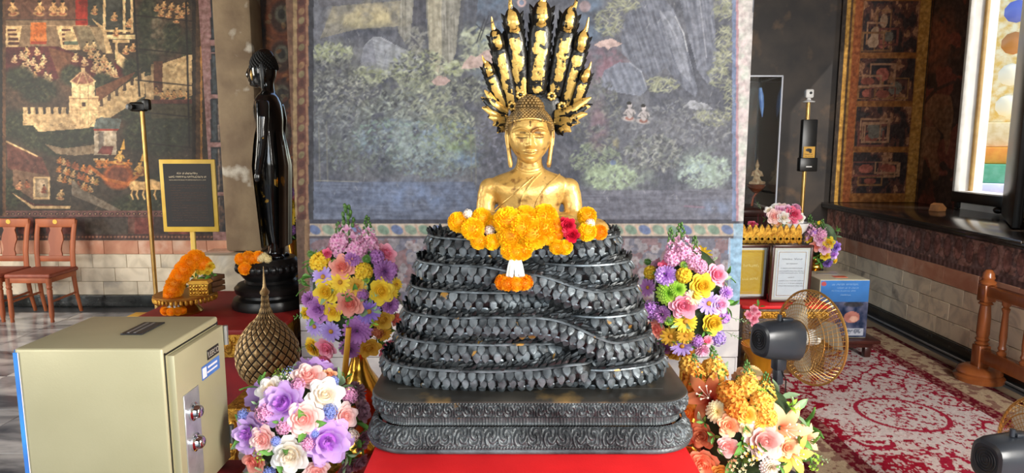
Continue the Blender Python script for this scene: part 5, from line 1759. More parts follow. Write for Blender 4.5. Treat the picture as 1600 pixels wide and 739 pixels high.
def bouquet(root, C, R, items, spikes=(), back=14, leaves=26, clip=None):
    """blossoms on the surface of an ellipsoid cushion; the ones in the photograph first, then its far side"""
    C, R = Vector(C), Vector(R)
    L0 = root.location
    mb = MB()
    mb.ball(C - L0, (R.x * .74, R.y * .74, R.z * .74), 16, 12)
    mb.build('foliage_core', pm('dark_foliage', (52, 74, 36), (34, 52, 26), scale=18, rough=0.7, bump=0.6, bscale=40), root)
    for kind, mk, px, py, sp_ in items:
        d = ray(px, py); o0 = Vector((0, 0, CAM_Z))
        a_ = Vector((d.x / R.x, d.y / R.y, d.z / R.z)); b_ = Vector(((o0.x - C.x) / R.x, (o0.y - C.y) / R.y, (o0.z - C.z) / R.z))
        A, B, Cq = a_.dot(a_), 2 * a_.dot(b_), b_.dot(b_) - 1
        disc = B * B - 4 * A * Cq
        t = (-B - math.sqrt(disc)) / (2 * A) if disc > 0 else -B / (2 * A)
        P = o0 + d * t
        n = Vector(((P.x - C.x) / R.x ** 2, (P.y - C.y) / R.y ** 2, (P.z - C.z) / R.z ** 2)).normalized()
        n = (n + Vector((0, -.45, .12))).normalized()
        size = sp_ * mpp(P.y, P.z) * 1.06
        k0 = {'sprig': 0.5, 'spike': .5, 'leaf': .7, 'lily': 1.1}.get(kind, 1.0)
        add_flower(root, kind, mk, P - n * size * .35 - L0, n, size * k0)
    for mk, (bx_, by_), (tx, ty), wpx in spikes:
        Y = C.y - R.y * .35
        b0, t0 = at(bx_, by_, Y), at(tx, ty, Y + .01)
        L = (t0 - b0).length
        o = add_flower(root, 'spike', mk, b0 - L0, t0 - b0, L / 1.95)
        w = wpx * mpp(Y) / (.62 * L / 1.95)
        o.scale = (L / 1.95 * w, L / 1.95 * w, L / 1.95)
    ks = [i for i in items if i[0] in ('rose', 'peony', 'stock', 'daisy', 'dahlia', 'carnation')]
    for k in range(back):
        z_ = Rf.uniform(-.6, .8); a = Rf.uniform(.15, .85) * PI
        r_ = math.sqrt(1 - z_ * z_)
        n = Vector((r_ * math.cos(a), r_ * math.sin(a), z_))
        P = C + Vector((n.x * R.x, n.y * R.y, n.z * R.z)) * .92
        kind, mk, _, _, sp_ = Rf.choice(ks)
        add_flower(root, kind, mk, P - L0, n, sp_ * mpp(C.y, C.z))
    for k in range(leaves):
        z_ = Rf.uniform(-.9, .8); a = Rf.uniform(0, 2 * PI); r_ = math.sqrt(1 - z_ * z_)
        n = Vector((r_ * math.cos(a), r_ * math.sin(a), z_))
        P = C + Vector((n.x * R.x, n.y * R.y, n.z * R.z)) * .74
        add_flower(root, 'leaf', Rf.choice(['green', 'green', 'sage']), P - L0, n, .30 * min(R))

def gold_vase(root, base, top_z, r, name='vase', prof=None, mat=None):
    """turned metal vase standing at base, its mouth at top_z"""
    h = top_z - base.z
    prof = prof or [(.0, 0), (.62, 0), (.66, .02), (.60, .06), (.34, .10), (.26, .15), (.30, .20), (.62, .30), (.98, .42), (1.0, .50), (.86, .60), (.50, .70), (.34, .78), (.32, .88), (.46, .97), (.50, 1.0), (.40, .98), (.2, .9)]
    mb = MB(); mb.lathe([(a * r, b * h) for a, b in prof], 32, base - root.location, cap=False)
    return mb.build(name, mat or M_gold, root)

# ---------------------------------------------------------------- lower altar step carrying the bouquets, and the red table
M_red = pm('red_cloth', (232, 30, 34), (214, 22, 28), scale=5, rough=0.62, bump=0.08, bscale=200)
M_dred = pm('dark_red_cloth', (150, 22, 26), (122, 16, 22), scale=5, rough=0.7)
STEP = 0.34
t_ = thing('altar_step', 'low dark red step under the bouquets beside the statue table', 'altar', (-0.13, 2.55, 0))
mb = MB(); mb.bbox((0, 0, STEP / 2), (1.42, 1.5, STEP - .001), 0.01); mb.build('block', M_dred, t_)
mb = MB(); mb.bbox((0, -.752, STEP - .05), (1.42, .012, .07), 0.004); mb.build('gold_trim', M_gilt, t_)
t_ = thing('altar_table', 'bright red covered table directly under the bronze plinth', 'table', (SX, 1.95, STEP))
th_ = SZ - STEP
mb = MB(); mb.bbox((0, 0, th_ - .012), (.93, 0.98, .024), 0.006); mb.build('top_cloth', M_red, t_)
mb = MB()
# skirt with soft folds
pts, nrm, per = rrect(.46, .485, .02, 300)
P = np.zeros((300, 2, 3))
for j, z in enumerate((th_ - .02, 0.002)):
    f = .006 * np.sin(np.arange(300) * 2 * PI / 300 * 26) * (1 - j * -.6)
    P[:, j, 0] = pts[:, 0] + nrm[:, 0] * f * j; P[:, j, 1] = pts[:, 1] + nrm[:, 1] * f * j; P[:, j, 2] = z
mb.grid(P, closed_u=True); mb.build('skirt', M_red, t_)

# ---------------------------------------------------------------- tall bouquet left of the statue
Y = 2.72
m_ = mpp(Y, 1.3)
C = at(548, 462, Y)
base = Vector((at(562, 600, Y).x, Y, STEP))
b1 = thing('flower_arrangement', 'tall bouquet of pink, yellow and purple flowers left of the serpent coils', 'bouquet', base, group='tall bouquets beside the statue')
ITEMS = [('rose', 'pink', 606, 394, 18), ('rose', 'coral', 534, 416, 20), ('carnation', 'mauve', 603, 423, 19), ('stock', 'yellow', 497, 409, 18), ('stock', 'yellow', 568, 424, 16), ('button', 'green', 484, 396, 8), ('button', 'green', 573, 404, 8), ('button', 'lime', 572, 437, 7),
         ('daisy', 'lavender', 502, 432, 17), ('daisy', 'yellow', 530, 441, 17), ('daisy', 'gold', 557, 447, 16), ('daisy', 'yellow', 622, 444, 10), ('rose', 'yellow', 508, 456, 21), ('rose', 'yellow', 597, 455, 21), ('daisy', 'yellow', 612, 458, 13), ('peony', 'mauve', 497, 483, 19), ('carnation', 'mauve', 481, 468, 13),
         ('rose', 'coral', 546, 475, 22), ('rose', 'yellow', 519, 488, 15), ('daisy', 'violet', 577, 488, 18), ('carnation', 'mauve', 611, 477, 15), ('cluster', 'mauve', 567, 461, 10), ('rose', 'gold', 600, 501, 17), ('daisy', 'lavender', 515, 520, 17), ('daisy', 'lavender', 488, 512, 16), ('dahlia', 'mauve', 558, 519, 22),
         ('dahlia', 'yellow', 485, 546, 17), ('rose', 'pink', 508, 546, 18), ('rose', 'pink', 506, 564, 15), ('dahlia', 'mauve', 546, 548, 17), ('rose', 'gold', 577, 546, 18), ('daisy', 'gold', 602, 523, 12), ('rose', 'pink', 607, 546, 17), ('cluster', 'rust', 590, 521, 10), ('stock', 'ltpink', 528, 376, 16), ('stock', 'ltpink', 558, 388, 17), ('stock', 'ltpink', 580, 378, 14), ('carnation', 'mauve', 550, 404, 13), ('stock', 'mauve', 590, 400, 13), ('rose', 'hotpink', 510, 396, 9),
         ('leaf', 'green', 545, 498, 14), ('leaf', 'lime', 583, 505, 12), ('sprig', 'green', 478, 440, 22), ('sprig', 'green', 475, 492, 26), ('sprig', 'green', 478, 540, 20), ('leaf', 'green', 540, 462, 10), ('rose', 'yellow', 476, 490, 10), ('rose', 'coral', 622, 500, 12)]
bouquet(b1, C, (82 * m_, .155, 108 * m_), ITEMS, [('ltpink', (549, 405), (541, 318), 24), ('ltpink', (534, 395), (528, 346), 15), ('ltpink', (577, 392), (573, 336), 15)])
gold_vase(b1, base, C.z - 60 * m_, .095)
# taper candle
cb, ct = at(532, 600, 2.52), at(545, 512, 2.52)
cd = thing('candle', 'slim yellow taper candle standing before the left tall bouquet', 'candle', (cb.x, 2.52, STEP))
mb = MB(); mb.lathe([(0, 0), (.035, 0), (.04, .01), (.016, .03), (.012, .2), (.022, .22), (.026, .25), (.02, .26), (0, .26)], 20); mb.build('holder', M_gold, cd)
mb = MB(); mb.tube([(0, 0, .26), (ct.x - cb.x, 0, ct.z - STEP)], [.013, .011], 12); mb.build('wax', pm('yellow_wax', (226, 170, 44), (206, 148, 36), scale=6, rough=0.45), cd)
mb = MB(); mb.tube([(ct.x - cb.x, 0, ct.z - STEP), (ct.x - cb.x, 0, ct.z - STEP + .012)], .0012, 5); mb.build('wick', M_black, cd)

# ---------------------------------------------------------------- tall bouquet right of the statue
C = at(1076, 462, Y)
base = Vector((at(1072, 600, Y).x, Y, 0))
b2 = thing('flower_arrangement', 'tall bouquet of pink, lime and yellow flowers right of the serpent coils', 'bouquet', base, group='tall bouquets beside the statue')
ITEMS = [('stock', 'ltpink', 1050, 402, 15), ('stock', 'ltpink', 1068, 395, 15), ('stock', 'ltpink', 1083, 408, 14), ('stock', 'ltpink', 1095, 416, 13), ('stock', 'yellow', 1014, 425, 12), ('stock', 'yellow', 1069, 430, 14), ('button', 'green', 1010, 408, 8), ('button', 'lime', 1070, 414, 8),
         ('carnation', 'lilac', 1040, 430, 18), ('rose', 'pink', 1122, 429, 18), ('rose', 'yellow', 1098, 447, 20), ('dahlia', 'lime', 1044, 458, 19), ('dahlia', 'lime', 1058, 452, 14), ('daisy', 'mauve', 1009, 449, 14), ('rose', 'pink', 1068, 478, 22), ('daisy', 'cream', 1085, 464, 13), ('daisy', 'lavender', 1110, 475, 18), ('rose', 'ltpink', 1127, 476, 16), ('carnation', 'lilac', 1136, 458, 12),
         ('cluster', 'lilac', 1015, 486, 16), ('carnation', 'mauve', 1034, 492, 14), ('daisy', 'yellow', 1072, 504, 18), ('daisy', 'gold', 1047, 528, 16), ('button', 'lime', 1045, 501, 10), ('rose', 'coral', 1024, 516, 16), ('rose', 'yellow', 1116, 506, 19), ('leaf', 'green', 1102, 518, 14), ('daisy', 'lavender', 1066, 544, 17), ('cluster', 'lilac', 1090, 534, 10), ('rose', 'pink', 1105, 534, 10), ('dahlia', 'mauve', 1036, 546, 13),
         ('daisy', 'gold', 1072, 526, 14), ('cluster', 'lavender', 1124, 530, 13), ('stock', 'lilac', 1133, 496, 12), ('sprig', 'green', 1142, 522, 22), ('sprig', 'sage', 1150, 498, 22), ('rose', 'hotpink', 1036, 416, 10), ('sprig', 'sage', 1115, 405, 14), ('rose', 'gold', 1050, 556, 13), ('carnation', 'ltpink', 1098, 548, 12)]
bouquet(b2, C, (74 * m_, .15, 104 * m_), ITEMS, [('ltpink', (1054, 412), (1047, 355), 14), ('ltpink', (1066, 405), (1063, 347), 18), ('ltpink', (1084, 414), (1086, 368), 13)])
gold_vase(b2, base, C.z - 60 * m_, .09)

# ---------------------------------------------------------------- round bouquet, front left
Y = 2.06
m_ = mpp(Y, .85)
C = at(470, 664, Y)
base = Vector((C.x, Y, STEP))
b3 = thing('flower_arrangement', 'round bouquet of white roses and lilac peonies in front of the safe side', 'bouquet', base)
b3['label'] = 'low round bouquet of white and blush roses with lilac peonies'
ITEMS = [('peony', 'lilac', 438, 629, 29), ('peony', 'lilac', 513, 692, 31), ('peony', 'lilac', 386, 680, 26), ('rose', 'blush', 473, 655, 29), ('rose', 'white', 508, 616, 29), ('rose', 'white', 451, 713, 31), ('rose', 'white', 419, 606, 22), ('rose', 'blush', 482, 585, 25), ('rose', 'blush', 541, 650, 21), ('rose', 'blush', 408, 688, 22), ('rose', 'coral', 394, 722, 22), ('rose', 'blush', 495, 737, 20),
         ('cluster', 'ltpink', 411, 645, 16), ('cluster', 'ltpink', 548, 617, 14), ('cluster', 'blue', 522, 594, 9), ('cluster', 'blue', 516, 643, 13), ('cluster', 'blue', 430, 690, 8), ('cluster', 'blue', 492, 678, 7), ('filler', 'blue', 450, 580, 10), ('filler', 'lime', 437, 583, 11), ('carnation', 'shaded_mauve', 560, 610, 17), ('rose', 'shaded_mauve', 570, 642, 18), ('rose', 'shaded_mauve', 546, 733, 20), ('cluster', 'ltpink', 480, 695, 11), ('cluster', 'white', 551, 682, 12), ('cluster', 'ltpink', 442, 668, 12), ('filler', 'white', 445, 592, 12),
         ('leaf', 'sage', 543, 712, 18), ('leaf', 'green', 438, 660, 16), ('leaf', 'sage', 402, 632, 12), ('rose', 'peach', 515, 584, 13), ('rose', 'shaded_mauve', 570, 690, 18), ('cluster', 'blue', 378, 648, 10), ('leaf', 'green', 540, 590, 14), ('filler', 'lime', 405, 712, 12), ('cluster', 'ltpink', 465, 600, 12), ('cluster', 'blue', 420, 740, 10), ('rose', 'shaded_mauve', 565, 725, 16)]
bouquet(b3, C, (102 * m_, .185, 96 * m_), ITEMS, back=16)
gold_vase(b3, base, C.z - 70 * m_, .12, 'pedestal_bowl', [(0, 0), (.8, 0), (.84, .06), (.5, .14), (.3, .3), (.34, .5), (.7, .7), (1.0, .95), (1.02, 1.0), (.9, .96), (.3, .75)])

# ---------------------------------------------------------------- orange bouquet, front right
Y = 2.22
m_ = mpp(Y, .85)
C = at(1165, 668, Y)
base = Vector((C.x, Y, 0))
b4 = thing('flower_arrangement', 'large bouquet of orange lilies, stocks and peach roses at the lower right', 'bouquet', base)
ITEMS = [('stock', 'orange', 1083, 592, 23), ('stock', 'amber', 1110, 573, 22), ('stock', 'orange', 1140, 612, 22), ('stock', 'amber', 1166, 602, 20), ('stock', 'amber', 1192, 628, 20), ('stock', 'orange', 1152, 637, 22), ('stock', 'amber', 1200, 652, 18), ('button', 'lime', 1079, 574, 9), ('button', 'lime', 1129, 577, 9), ('button', 'green', 1140, 602, 9), ('button', 'lime', 1191, 613, 9), ('button', 'lime', 1184, 633, 9),
         ('lily', 'salmon', 1102, 616, 34), ('lily', 'peach', 1234, 672, 34), ('lily', 'amber', 1246, 715, 28), ('lily', 'peach', 1268, 690, 20), ('rose', 'peach', 1139, 665, 18), ('rose', 'blush', 1137, 698, 17), ('rose', 'blush', 1196, 690, 31), ('rose', 'rust', 1096, 682, 20), ('dahlia', 'cream', 1120, 643, 17), ('rose', 'cream', 1166, 672, 11), ('rose', 'peach', 1100, 726, 24), ('rose', 'gold', 1074, 712, 18), ('dahlia', 'white', 1206, 732, 16), ('filler', 'cream', 1160, 718, 20), ('filler', 'cream', 1148, 736, 18), ('filler', 'yellow', 1176, 706, 16),
         ('leaf', 'green', 1115, 682, 16), ('leaf', 'lime', 1235, 634, 18), ('sprig', 'lime', 1240, 640, 22), ('sprig', 'sage', 1276, 712, 26), ('filler', 'lime', 1272, 722, 18), ('rose', 'orange', 1072, 644, 18), ('stock', 'amber', 1072, 566, 16), ('leaf', 'green', 1100, 660, 14), ('rose', 'amber', 1168, 648, 17), ('rose', 'rust', 1078, 678, 16), ('dahlia', 'amber', 1190, 660, 14), ('leaf', 'green', 1160, 690, 14), ('rose', 'peach', 1232, 700, 16), ('leaf', 'green', 1220, 728, 16), ('rose', 'amber', 1128, 742, 16)]
bouquet(b4, C, (106 * m_, .20, 104 * m_), ITEMS, [('amber', (1122, 585), (1112, 540), 15), ('amber', (1172, 608), (1166, 562), 15), ('amber', (1198, 626), (1197, 580), 15), ('amber', (1150, 622), (1154, 586), 13), ('orange', (1088, 585), (1084, 552), 13)], back=16)
gold_vase(b4, base, C.z - 76 * m_, .13, 'pedestal_bowl', [(0, 0), (.8, 0), (.84, .06), (.5, .14), (.3, .3), (.34, .5), (.7, .7), (1.0, .95), (1.02, 1.0), (.9, .96), (.3, .75)])

# ---------------------------------------------------------------- marigold garlands laid over the coils
def garland(label, items, Y0):
    g = thing('flower_garland', label, 'garland', at(items[0][2], items[0][3], Y0), group='garlands draped over the top coil')
    for kind, mk, px, py, rp, dy in items:
        P = at(px, py, Y0 + dy)
        n = Vector((Rf.uniform(-.4, .4), -1, Rf.uniform(-.1, .5)))
        add_flower(g, kind, mk, P - g.location, n, rp * mpp(P.y, P.z), part={'marigold': 'marigold', 'rose': 'rose', 'cluster': 'jasmine_cluster'}[kind])
    return g
GY = SY - .19
garland('yellow marigold garland on the left of the top coil', [('marigold', 'marigold', 716, 347, 16, .03), ('marigold', 'marigold', 739, 358, 18, 0), ('marigold', 'marigold', 752, 341, 16, .03), ('marigold', 'marigold', 771, 348, 12, .02), ('marigold', 'marigold', 748, 377, 13, -.01), ('marigold', 'marigold', 769, 378, 13, -.01), ('cluster', 'white', 731, 334, 8, .02), ('cluster', 'white', 765, 360, 9, 0), ('marigold', 'marigold', 727, 352, 14, .035)], GY)
gc = garland('large yellow marigold garland with a white tassel at the centre of the lap', [('marigold', 'marigold', 794, 346, 23, 0), ('marigold', 'marigold', 821, 342, 21, .01), ('marigold', 'marigold', 850, 341, 22, .02), ('marigold', 'marigold', 799, 368, 23, -.015), ('marigold', 'marigold', 831, 366, 25, -.02), ('marigold', 'marigold', 848, 358, 20, -.005), ('marigold', 'marigold', 858, 372, 12, -.01), ('marigold', 'marigold', 815, 356, 21, -.025), ('marigold', 'marigold', 798, 391, 16, -.025), ('marigold', 'marigold', 816, 391, 16, -.03), ('marigold', 'marigold', 807, 394, 14, -.04)], GY)
o0 = at(805, 400, GY - .035) - gc.location
mb = MB()
for k in range(9):
    a = 2 * PI * k / 9
    pts_ = [o0 + Vector((.010 * math.cos(a), .008 * math.sin(a), 0)), o0 + Vector((.017 * math.cos(a), .012 * math.sin(a), -.03)), o0 + Vector((.024 * math.cos(a), .016 * math.sin(a), -.066))]
    mb.tube(pts_, [.005, .0065, .006], 6)
    for q in range(6):
        c_ = pts_[0].lerp(pts_[2], (q + .3) / 6); mb.ball(c_, (.0062, .0062, .0075), 6, 5)
mb.build('jasmine_tassel', pm('jasmine', (250, 248, 240), (226, 230, 220), scale=60, rough=0.6), gc)
for k in range(9):
    a = 2 * PI * k / 9
    P = at(803, 441, GY - .035) - gc.location + Vector((.036 * math.cos(a), .026 * math.sin(a), .0))
    add_flower(gc, 'marigold', 'marigold_deep', P, (math.cos(a), math.sin(a), -.2), .021, part='marigold')
garland('marigold garland with two red roses on the right of the top coil', [('marigold', 'marigold_deep', 870, 354, 13, .0), ('rose', 'red', 887, 352, 13, -.015), ('rose', 'red', 894, 368, 13, -.02), ('marigold', 'marigold', 917, 338, 15, .03), ('marigold', 'marigold', 917, 362, 15, 0), ('marigold', 'marigold_deep', 937, 363, 12, .02), ('marigold', 'marigold', 870, 386, 12, -.02), ('marigold', 'marigold', 883, 386, 12, -.02), ('cluster', 'white', 922, 349, 8, .0), ('rose', 'red', 881, 350, 11, -.005), ('marigold', 'marigold_deep', 872, 367, 9, -.005)], GY)
# ================================================================ left side: safe, chairs, signs, altar with the standing image
def text_mesh(body, size, ext=0.0004, align='CENTER'):
    c = bpy.data.curves.new('txt', 'FONT'); c.body = body; c.size = size; c.extrude = ext; c.align_x = align; c.align_y = 'CENTER'
    o = bpy.data.objects.new('txt', c); COL.objects.link(o)
    dg = bpy.context.evaluated_depsgraph_get()
    me = bpy.data.meshes.new_from_object(o.evaluated_get(dg))
    bpy.data.objects.remove(o)
    return me

def print_lines(mb, x0, x1, z, h, y, seed=1, density=.8, mat=0):
    """a row of small curled letter strokes, too fine to read"""
    r = random.Random(seed); x = x0
    while x < x1:
        w = h * r.uniform(.35, .7)
        if r.random() < density:
            mb.box((x + w * .15, y, z), (w * .22, .0006, h * r.uniform(.7, 1)), mat=mat)
            mb.box((x + w * .5, y, z + h * .42 * r.choice([-1, 1])), (w * .8, .0006, h * .18), mat=mat)
            if r.random() < .6:
                mb.box((x + w * .85, y, z), (w * .2, .0006, h * r.uniform(.6, 1)), mat=mat)
            if r.random() < .25:
                mb.box((x + w * .5, y, z + h * .75), (w * .5, .0006, h * .16), mat=mat)
        x += w * 1.25

# ---- safe
M_safe = pm('safe_paint', (184, 177, 142), (174, 167, 132), scale=3, rough=0.38, metal=0.25, bump=0.03, bscale=200)
fl, fr = at(21, 545, 1.70), at(265, 543, 1.70)
sw, sd, shh = fr.x - fl.x, 0.335, 0.485
stop = fl.z
sx, sbz = (fl.x + fr.x) / 2, stop - shh
st = thing('side_table', 'cloth covered stand under the beige safe', 'table', (sx, 1.70 + sd / 2, 0))
mb = MB(); mb.bbox((0, 0, sbz - .016), (sw + .06, sd + .06, .03), .006); mb.build('top', M_dred, st)
for a in (-1, 1):
    for b in (-1, 1):
        mb = MB(); mb.bbox((a * (sw / 2 - .01), b * (sd / 2 - .01), (sbz - .03) / 2), (.045, .045, sbz - .03), .005); mb.build('leg', M_black, st)
sf = thing('donation_safe', 'beige steel safe with a slotted top and lock plate at the lower left', 'safe', (sx, 1.70 + sd / 2, sbz))
mb = MB(); mb.bbox((-.010, 0, shh / 2), (sw - .02, sd, shh), .007, seg=3); body_ = mb.build('body', M_safe, sf)
dx = sw / 2
mb = MB(); mb.bbox((dx - .014, .004, shh / 2), (.028, sd - .03, shh - .05), .003, seg=2); door = mb.build('door', M_safe, sf)
mb = MB()
for q in (-1, 1):
    mb.box((dx - .0195, q * (sd / 2 - .009), shh / 2), (.0015, .006, shh - .03)); mb.box((dx - .0195, 0, shh / 2 + q * (shh / 2 - .02)), (.0015, sd - .02, .005))
mb.build('door_gap', M_black, sf)
# lock plate with two dials
mb = MB(); mb.bbox((dx + 0.0015, -.075, .205), (.004, .088, .262), .001, seg=1); lp = mb.build('lock_plate', pm('brushed_aluminium', (206, 206, 210), (186, 186, 190), scale=30, rough=0.35, metal=0.7), door)
Ry = Matrix.Rotation(PI / 2, 4, 'Y')
for z in (.275, .185):
    mb = MB(); mb.lathe([(0, 0), (.026, 0), (.026, .006), (.020, .010), (.017, .022), (.012, .026), (0, .027)], 24, M=Matrix.Translation((dx + 0.0030, -.075, z)) @ Ry); mb.build('dial', pm('chrome', (220, 222, 226), rough=0.12, metal=1.0), door)
for z in (.10, shh - .06):
    mb = MB(); mb.tube([(dx + 0.0020, sd / 2 - .002, z - .03), (dx + 0.0020, sd / 2 - .002, z + .03)], .008, 12); mb.build('hinge', pm('grey_steel', (150, 150, 146), rough=0.35, metal=0.7), sf)
mb = MB(); mb.bbox((dx + 0.0010, .075, shh - .085), (.003, .075, .03), .001, seg=1); np_ = mb.build('name_plate', M_black, door)
o = link('lettering', text_mesh('LEECO', .024), door, (dx + 0.0032, .075, shh - .085), (PI / 2, 0, PI / 2)); o.data.materials.append(pm('plate_letters', (206, 196, 180), rough=0.4, metal=0.5))
mb = MB(); mb.box((dx + 0.0012, .055, shh - .128), (.0012, .115, .04)); mb.build('sticker', pm('blue_sticker', (60, 104, 178), (80, 124, 196), scale=20, rough=0.4), door)
mb = MB(); mb.box((dx + 0.0022, .012, shh - .128), (.001, .024, .03)); mb.box((dx + 0.0022, .065, shh - .120), (.001, .06, .006)); mb.box((dx + 0.0022, .062, shh - .134), (.001, .066, .005)); mb.build('sticker_print', pm('sticker_white', (236, 226, 230), rough=0.5), door)
# coin slot plate on top
c0_ = on_z(224, 514, stop)
mb = MB(); mb.bbox((c0_.x - sx, c0_.y - 1.70 - sd / 2, shh + .002), (.062, .125, .004), .001, rz=-0.0, seg=1); sl = mb.build('slot_plate', pm('dark_steel', (70, 72, 76), (50, 52, 56), scale=10, rough=0.35, metal=0.6), sf)
mb = MB()
for q in (-.014, .004):
    mb.box((c0_.x - sx + q, c0_.y - 1.70 - sd / 2, shh + .0045), (.007, .105, .001))
mb.build('slot', pm('slot_light', (150, 152, 156), rough=0.3, metal=0.7), sl)
# poster wrapped round the left corner
mb = MB(); mb.box((-sw / 2 - .002, 0, shh / 2), (.003, sd - .01, shh - .01)); mb.box((-sw / 2 + .0045, -sd / 2 - .0012, shh / 2 - .004), (.013, .002, shh - .012)); mb.build('poster', pm('blue_poster', (70, 150, 220), (60, 110, 190), scale=5, rough=0.35, stretch=(1, 1, 1)), sf)
mb = MB(); mb.box((-sw / 2 + .0115, -sd / 2 - .0024, shh / 2 - .004), (.002, .001, shh - .012)); mb.build('poster_border', pm('sticker_white', (236, 226, 230), rough=0.5), sf)

# ---- wooden chairs
M_wood = pm('chair_wood', (178, 98, 56), (146, 74, 40), scale=7, rough=0.55, stretch=(1, 1, .25))
M_seat = pm('chair_seat', (150, 76, 54), (132, 64, 44), scale=20, rough=0.55)
def chair(x, y, label):
    c = thing('dining_chair', label, 'chair', (x, y, 0), group='wooden chairs along the mural wall')
    mb = MB(); mb.bbox((0, .01, .435), (.42, .42, .04), .015, seg=3); mb.build('seat', M_seat, c)
    mb = MB()
    for q in (-1, 1):
        mb.bbox((q * .185, .01, .395), (.022, .38, .05), .004)
    mb.bbox((0, -.18, .395), (.38, .022, .05), .004); mb.bbox((0, .19, .395), (.34, .022, .05), .004)
    mb.build('apron', M_wood, c)
    for q in (-1, 1):
        mb = MB(); mb.lathe([(.014, 0), (.017, .01), (.014, .03), (.019, .05), (.022, .08), (.020, .2), (.024, .30), (.018, .31), (.026, .33), (.020, .345), (.024, .36), (.024, .415)], 14, (q * .185, -.18, 0)); mb.build('leg', M_wood, c)
        mb = MB(); mb.tube([(q * .175, .255, 0), (q * .172, .215, .18), (q * .170, .195, .36), (q * .170, .20, .45)], [.016, .019, .021, .021], 10, sc=(1, 1)); mb.build('leg', M_wood, c)
        mb = MB(); mb.tube([(q * .170, .20, .44), (q * .172, .205, .60), (q * .176, .235, .76), (q * .178, .275, .90)], [.020, .020, .019, .018], 10, sc=(.85, 1.25)); mb.build('back_stile', M_wood, c)
        mb = MB(); mb.tube([(q * .183, -.17, .19), (q * .172, .21, .20)], .011, 8); mb.build('stretcher', M_wood, c)
    mb = MB(); mb.bbox((0, .262, .872), (.39, .026, .085), .010, seg=3); cr = mb.build('crest_rail', M_wood, c)
    cr.rotation_euler = (0, 0, 0)
    mb = MB(); mb.bbox((0, .212, .53), (.33, .022, .055), .006); mb.build('back_rail', M_wood, c)
    # vase-shaped splat
    half = [(.062, .0), (.064, .03), (.052, .07), (.058, .12), (.074, .17), (.066, .22), (.052, .26), (.062, .29), (.094, .31)]
    poly = [(a, b) for a, b in half] + [(-a, b) for a, b in half[::-1]]
    mb = MB(); M4 = Matrix.Translation((0, .208, .545)) @ Matrix.Rotation(-.155, 4, 'X')
    mb.prism(poly[::-1], .014, M=M4); mb.build('splat', M_wood, c, smooth=False)
    mb = MB(); mb.lathe([(0, 0), (.022, 0), (.022, .002), (0, .002)], 20, M=Matrix.Translation((0, .248, .885)) @ Matrix.Rotation(PI / 2, 4, 'X')); mb.build('round_sticker', pm('yellow_sticker', (226, 180, 60), rough=0.5), c)
    return c
chair(-4.43, 6.22, 'brown wooden chair with a vase shaped splat, nearer the pole')
chair(-4.89, 6.23, 'brown wooden chair cut off by the left edge of the picture')

# ---- brass sensor pole in front of the mural
b_ = on_z(246, 491, 0)
pl = thing('sensor_pole', 'slim brass pole with a black sensor head in front of the large mural', 'pole', (b_.x, b_.y, 0))
ztop = at(234, 172, b_.y).z
M_brass = pm('brass', (206, 166, 100), (186, 140, 76), scale=8, rough=0.3, metal=0.8)
mb = MB(); mb.tube([(0, 0, 0.01), (0, 0, ztop)], .020, 16); mb.build('tube', M_brass, pl)
mb = MB(); mb.lathe([(0, 0), (.09, 0), (.09, .008), (.03, .016), (.024, .03), (0, .03)], 24); mb.build('foot', M_brass, pl)
mb = MB(); mb.bbox((-.03, 0, ztop + .03), (.15, .07, .085), .02, seg=3); mb.bbox((.045, 0, ztop + .05), (.07, .06, .10), .015); mb.lathe([(0, 0), (.03, 0), (.03, .04), (0, .045)], 16, M=Matrix.Translation((-.07, -.05, ztop + .025)) @ Matrix.Rotation(PI / 2, 4, 'X')); mb.build('sensor_head', M_black, pl)
mb = MB(); mb.tube([(-.005, .022, ztop), (-.02, .03, ztop * .7), (-.028, .03, ztop * .45), (-.03, .035, ztop * .30), (-.012, .03, ztop * .27)], .006, 6); mb.build('cable', M_black, pl)
mb = MB(); mb.bbox((b_.x - .16, b_.y - .02, .003), (.16, .16, .004), .001)
tag(mb.build('floor_mat', pm('yellow_mat', (214, 164, 60), rough=0.6)), 'small yellow square mat beside the foot of the brass pole', 'mat')

# ---- gilded altar table behind the safe
TZ, TX0, TX1, TY0, TY1 = 0.58, -2.32, -1.36, 3.75, 4.78
tb = thing('gilded_table', 'red topped gilded altar table below the standing image', 'table', ((TX0 + TX1) / 2, (TY0 + TY1) / 2, 0))
tw, td = TX1 - TX0, TY1 - TY0
mb = MB(); mb.bbox((0, 0, TZ - .015), (tw, td, .03), .005); mb.build('top', pm('red_top', (150, 34, 30), (128, 26, 24), scale=5, rough=0.55), tb)
mb = MB(); mb.box((0, 0, .28), (tw - .14, td - .14, .40)); mb.build('red_cloth', M_dred, tb, smooth=False)
def gilt_panel(mb, L, h, z, y, n):
    mb.bbox((0, y, z), (L, .03, h), .006)
    for k in range(n):
        x = -L / 2 + L * (k + .5) / n
        mb.ball((x, y - .016, z), (L / n * .34, .012, h * .36), 10, 6); mb.ball((x, y - .022, z), (L / n * .16, .012, h * .18), 8, 6)
        mb.ball((x + L / n / 2, y - .014, z + h * .25), (L / n * .14, .01, h * .14), 8, 5); mb.ball((x + L / n / 2, y - .014, z - h * .25), (L / n * .14, .01, h * .14), 8, 5)
mb = MB(); gilt_panel(mb, tw - .02, .14, TZ - .10, -td / 2 + .03, 12); mb.build('frieze', M_gilt, tb)
mb = MB(); mb.bbox((tw / 2 - .02, 0, TZ - .10), (.03, td - .08, .14), .006); mb.build('side_frieze', M_gilt, tb)
mb = MB(); mb.bbox((-tw / 2 + .02, 0, TZ - .10), (.03, td - .08, .14), .006); mb.build('side_frieze', M_gilt, tb)
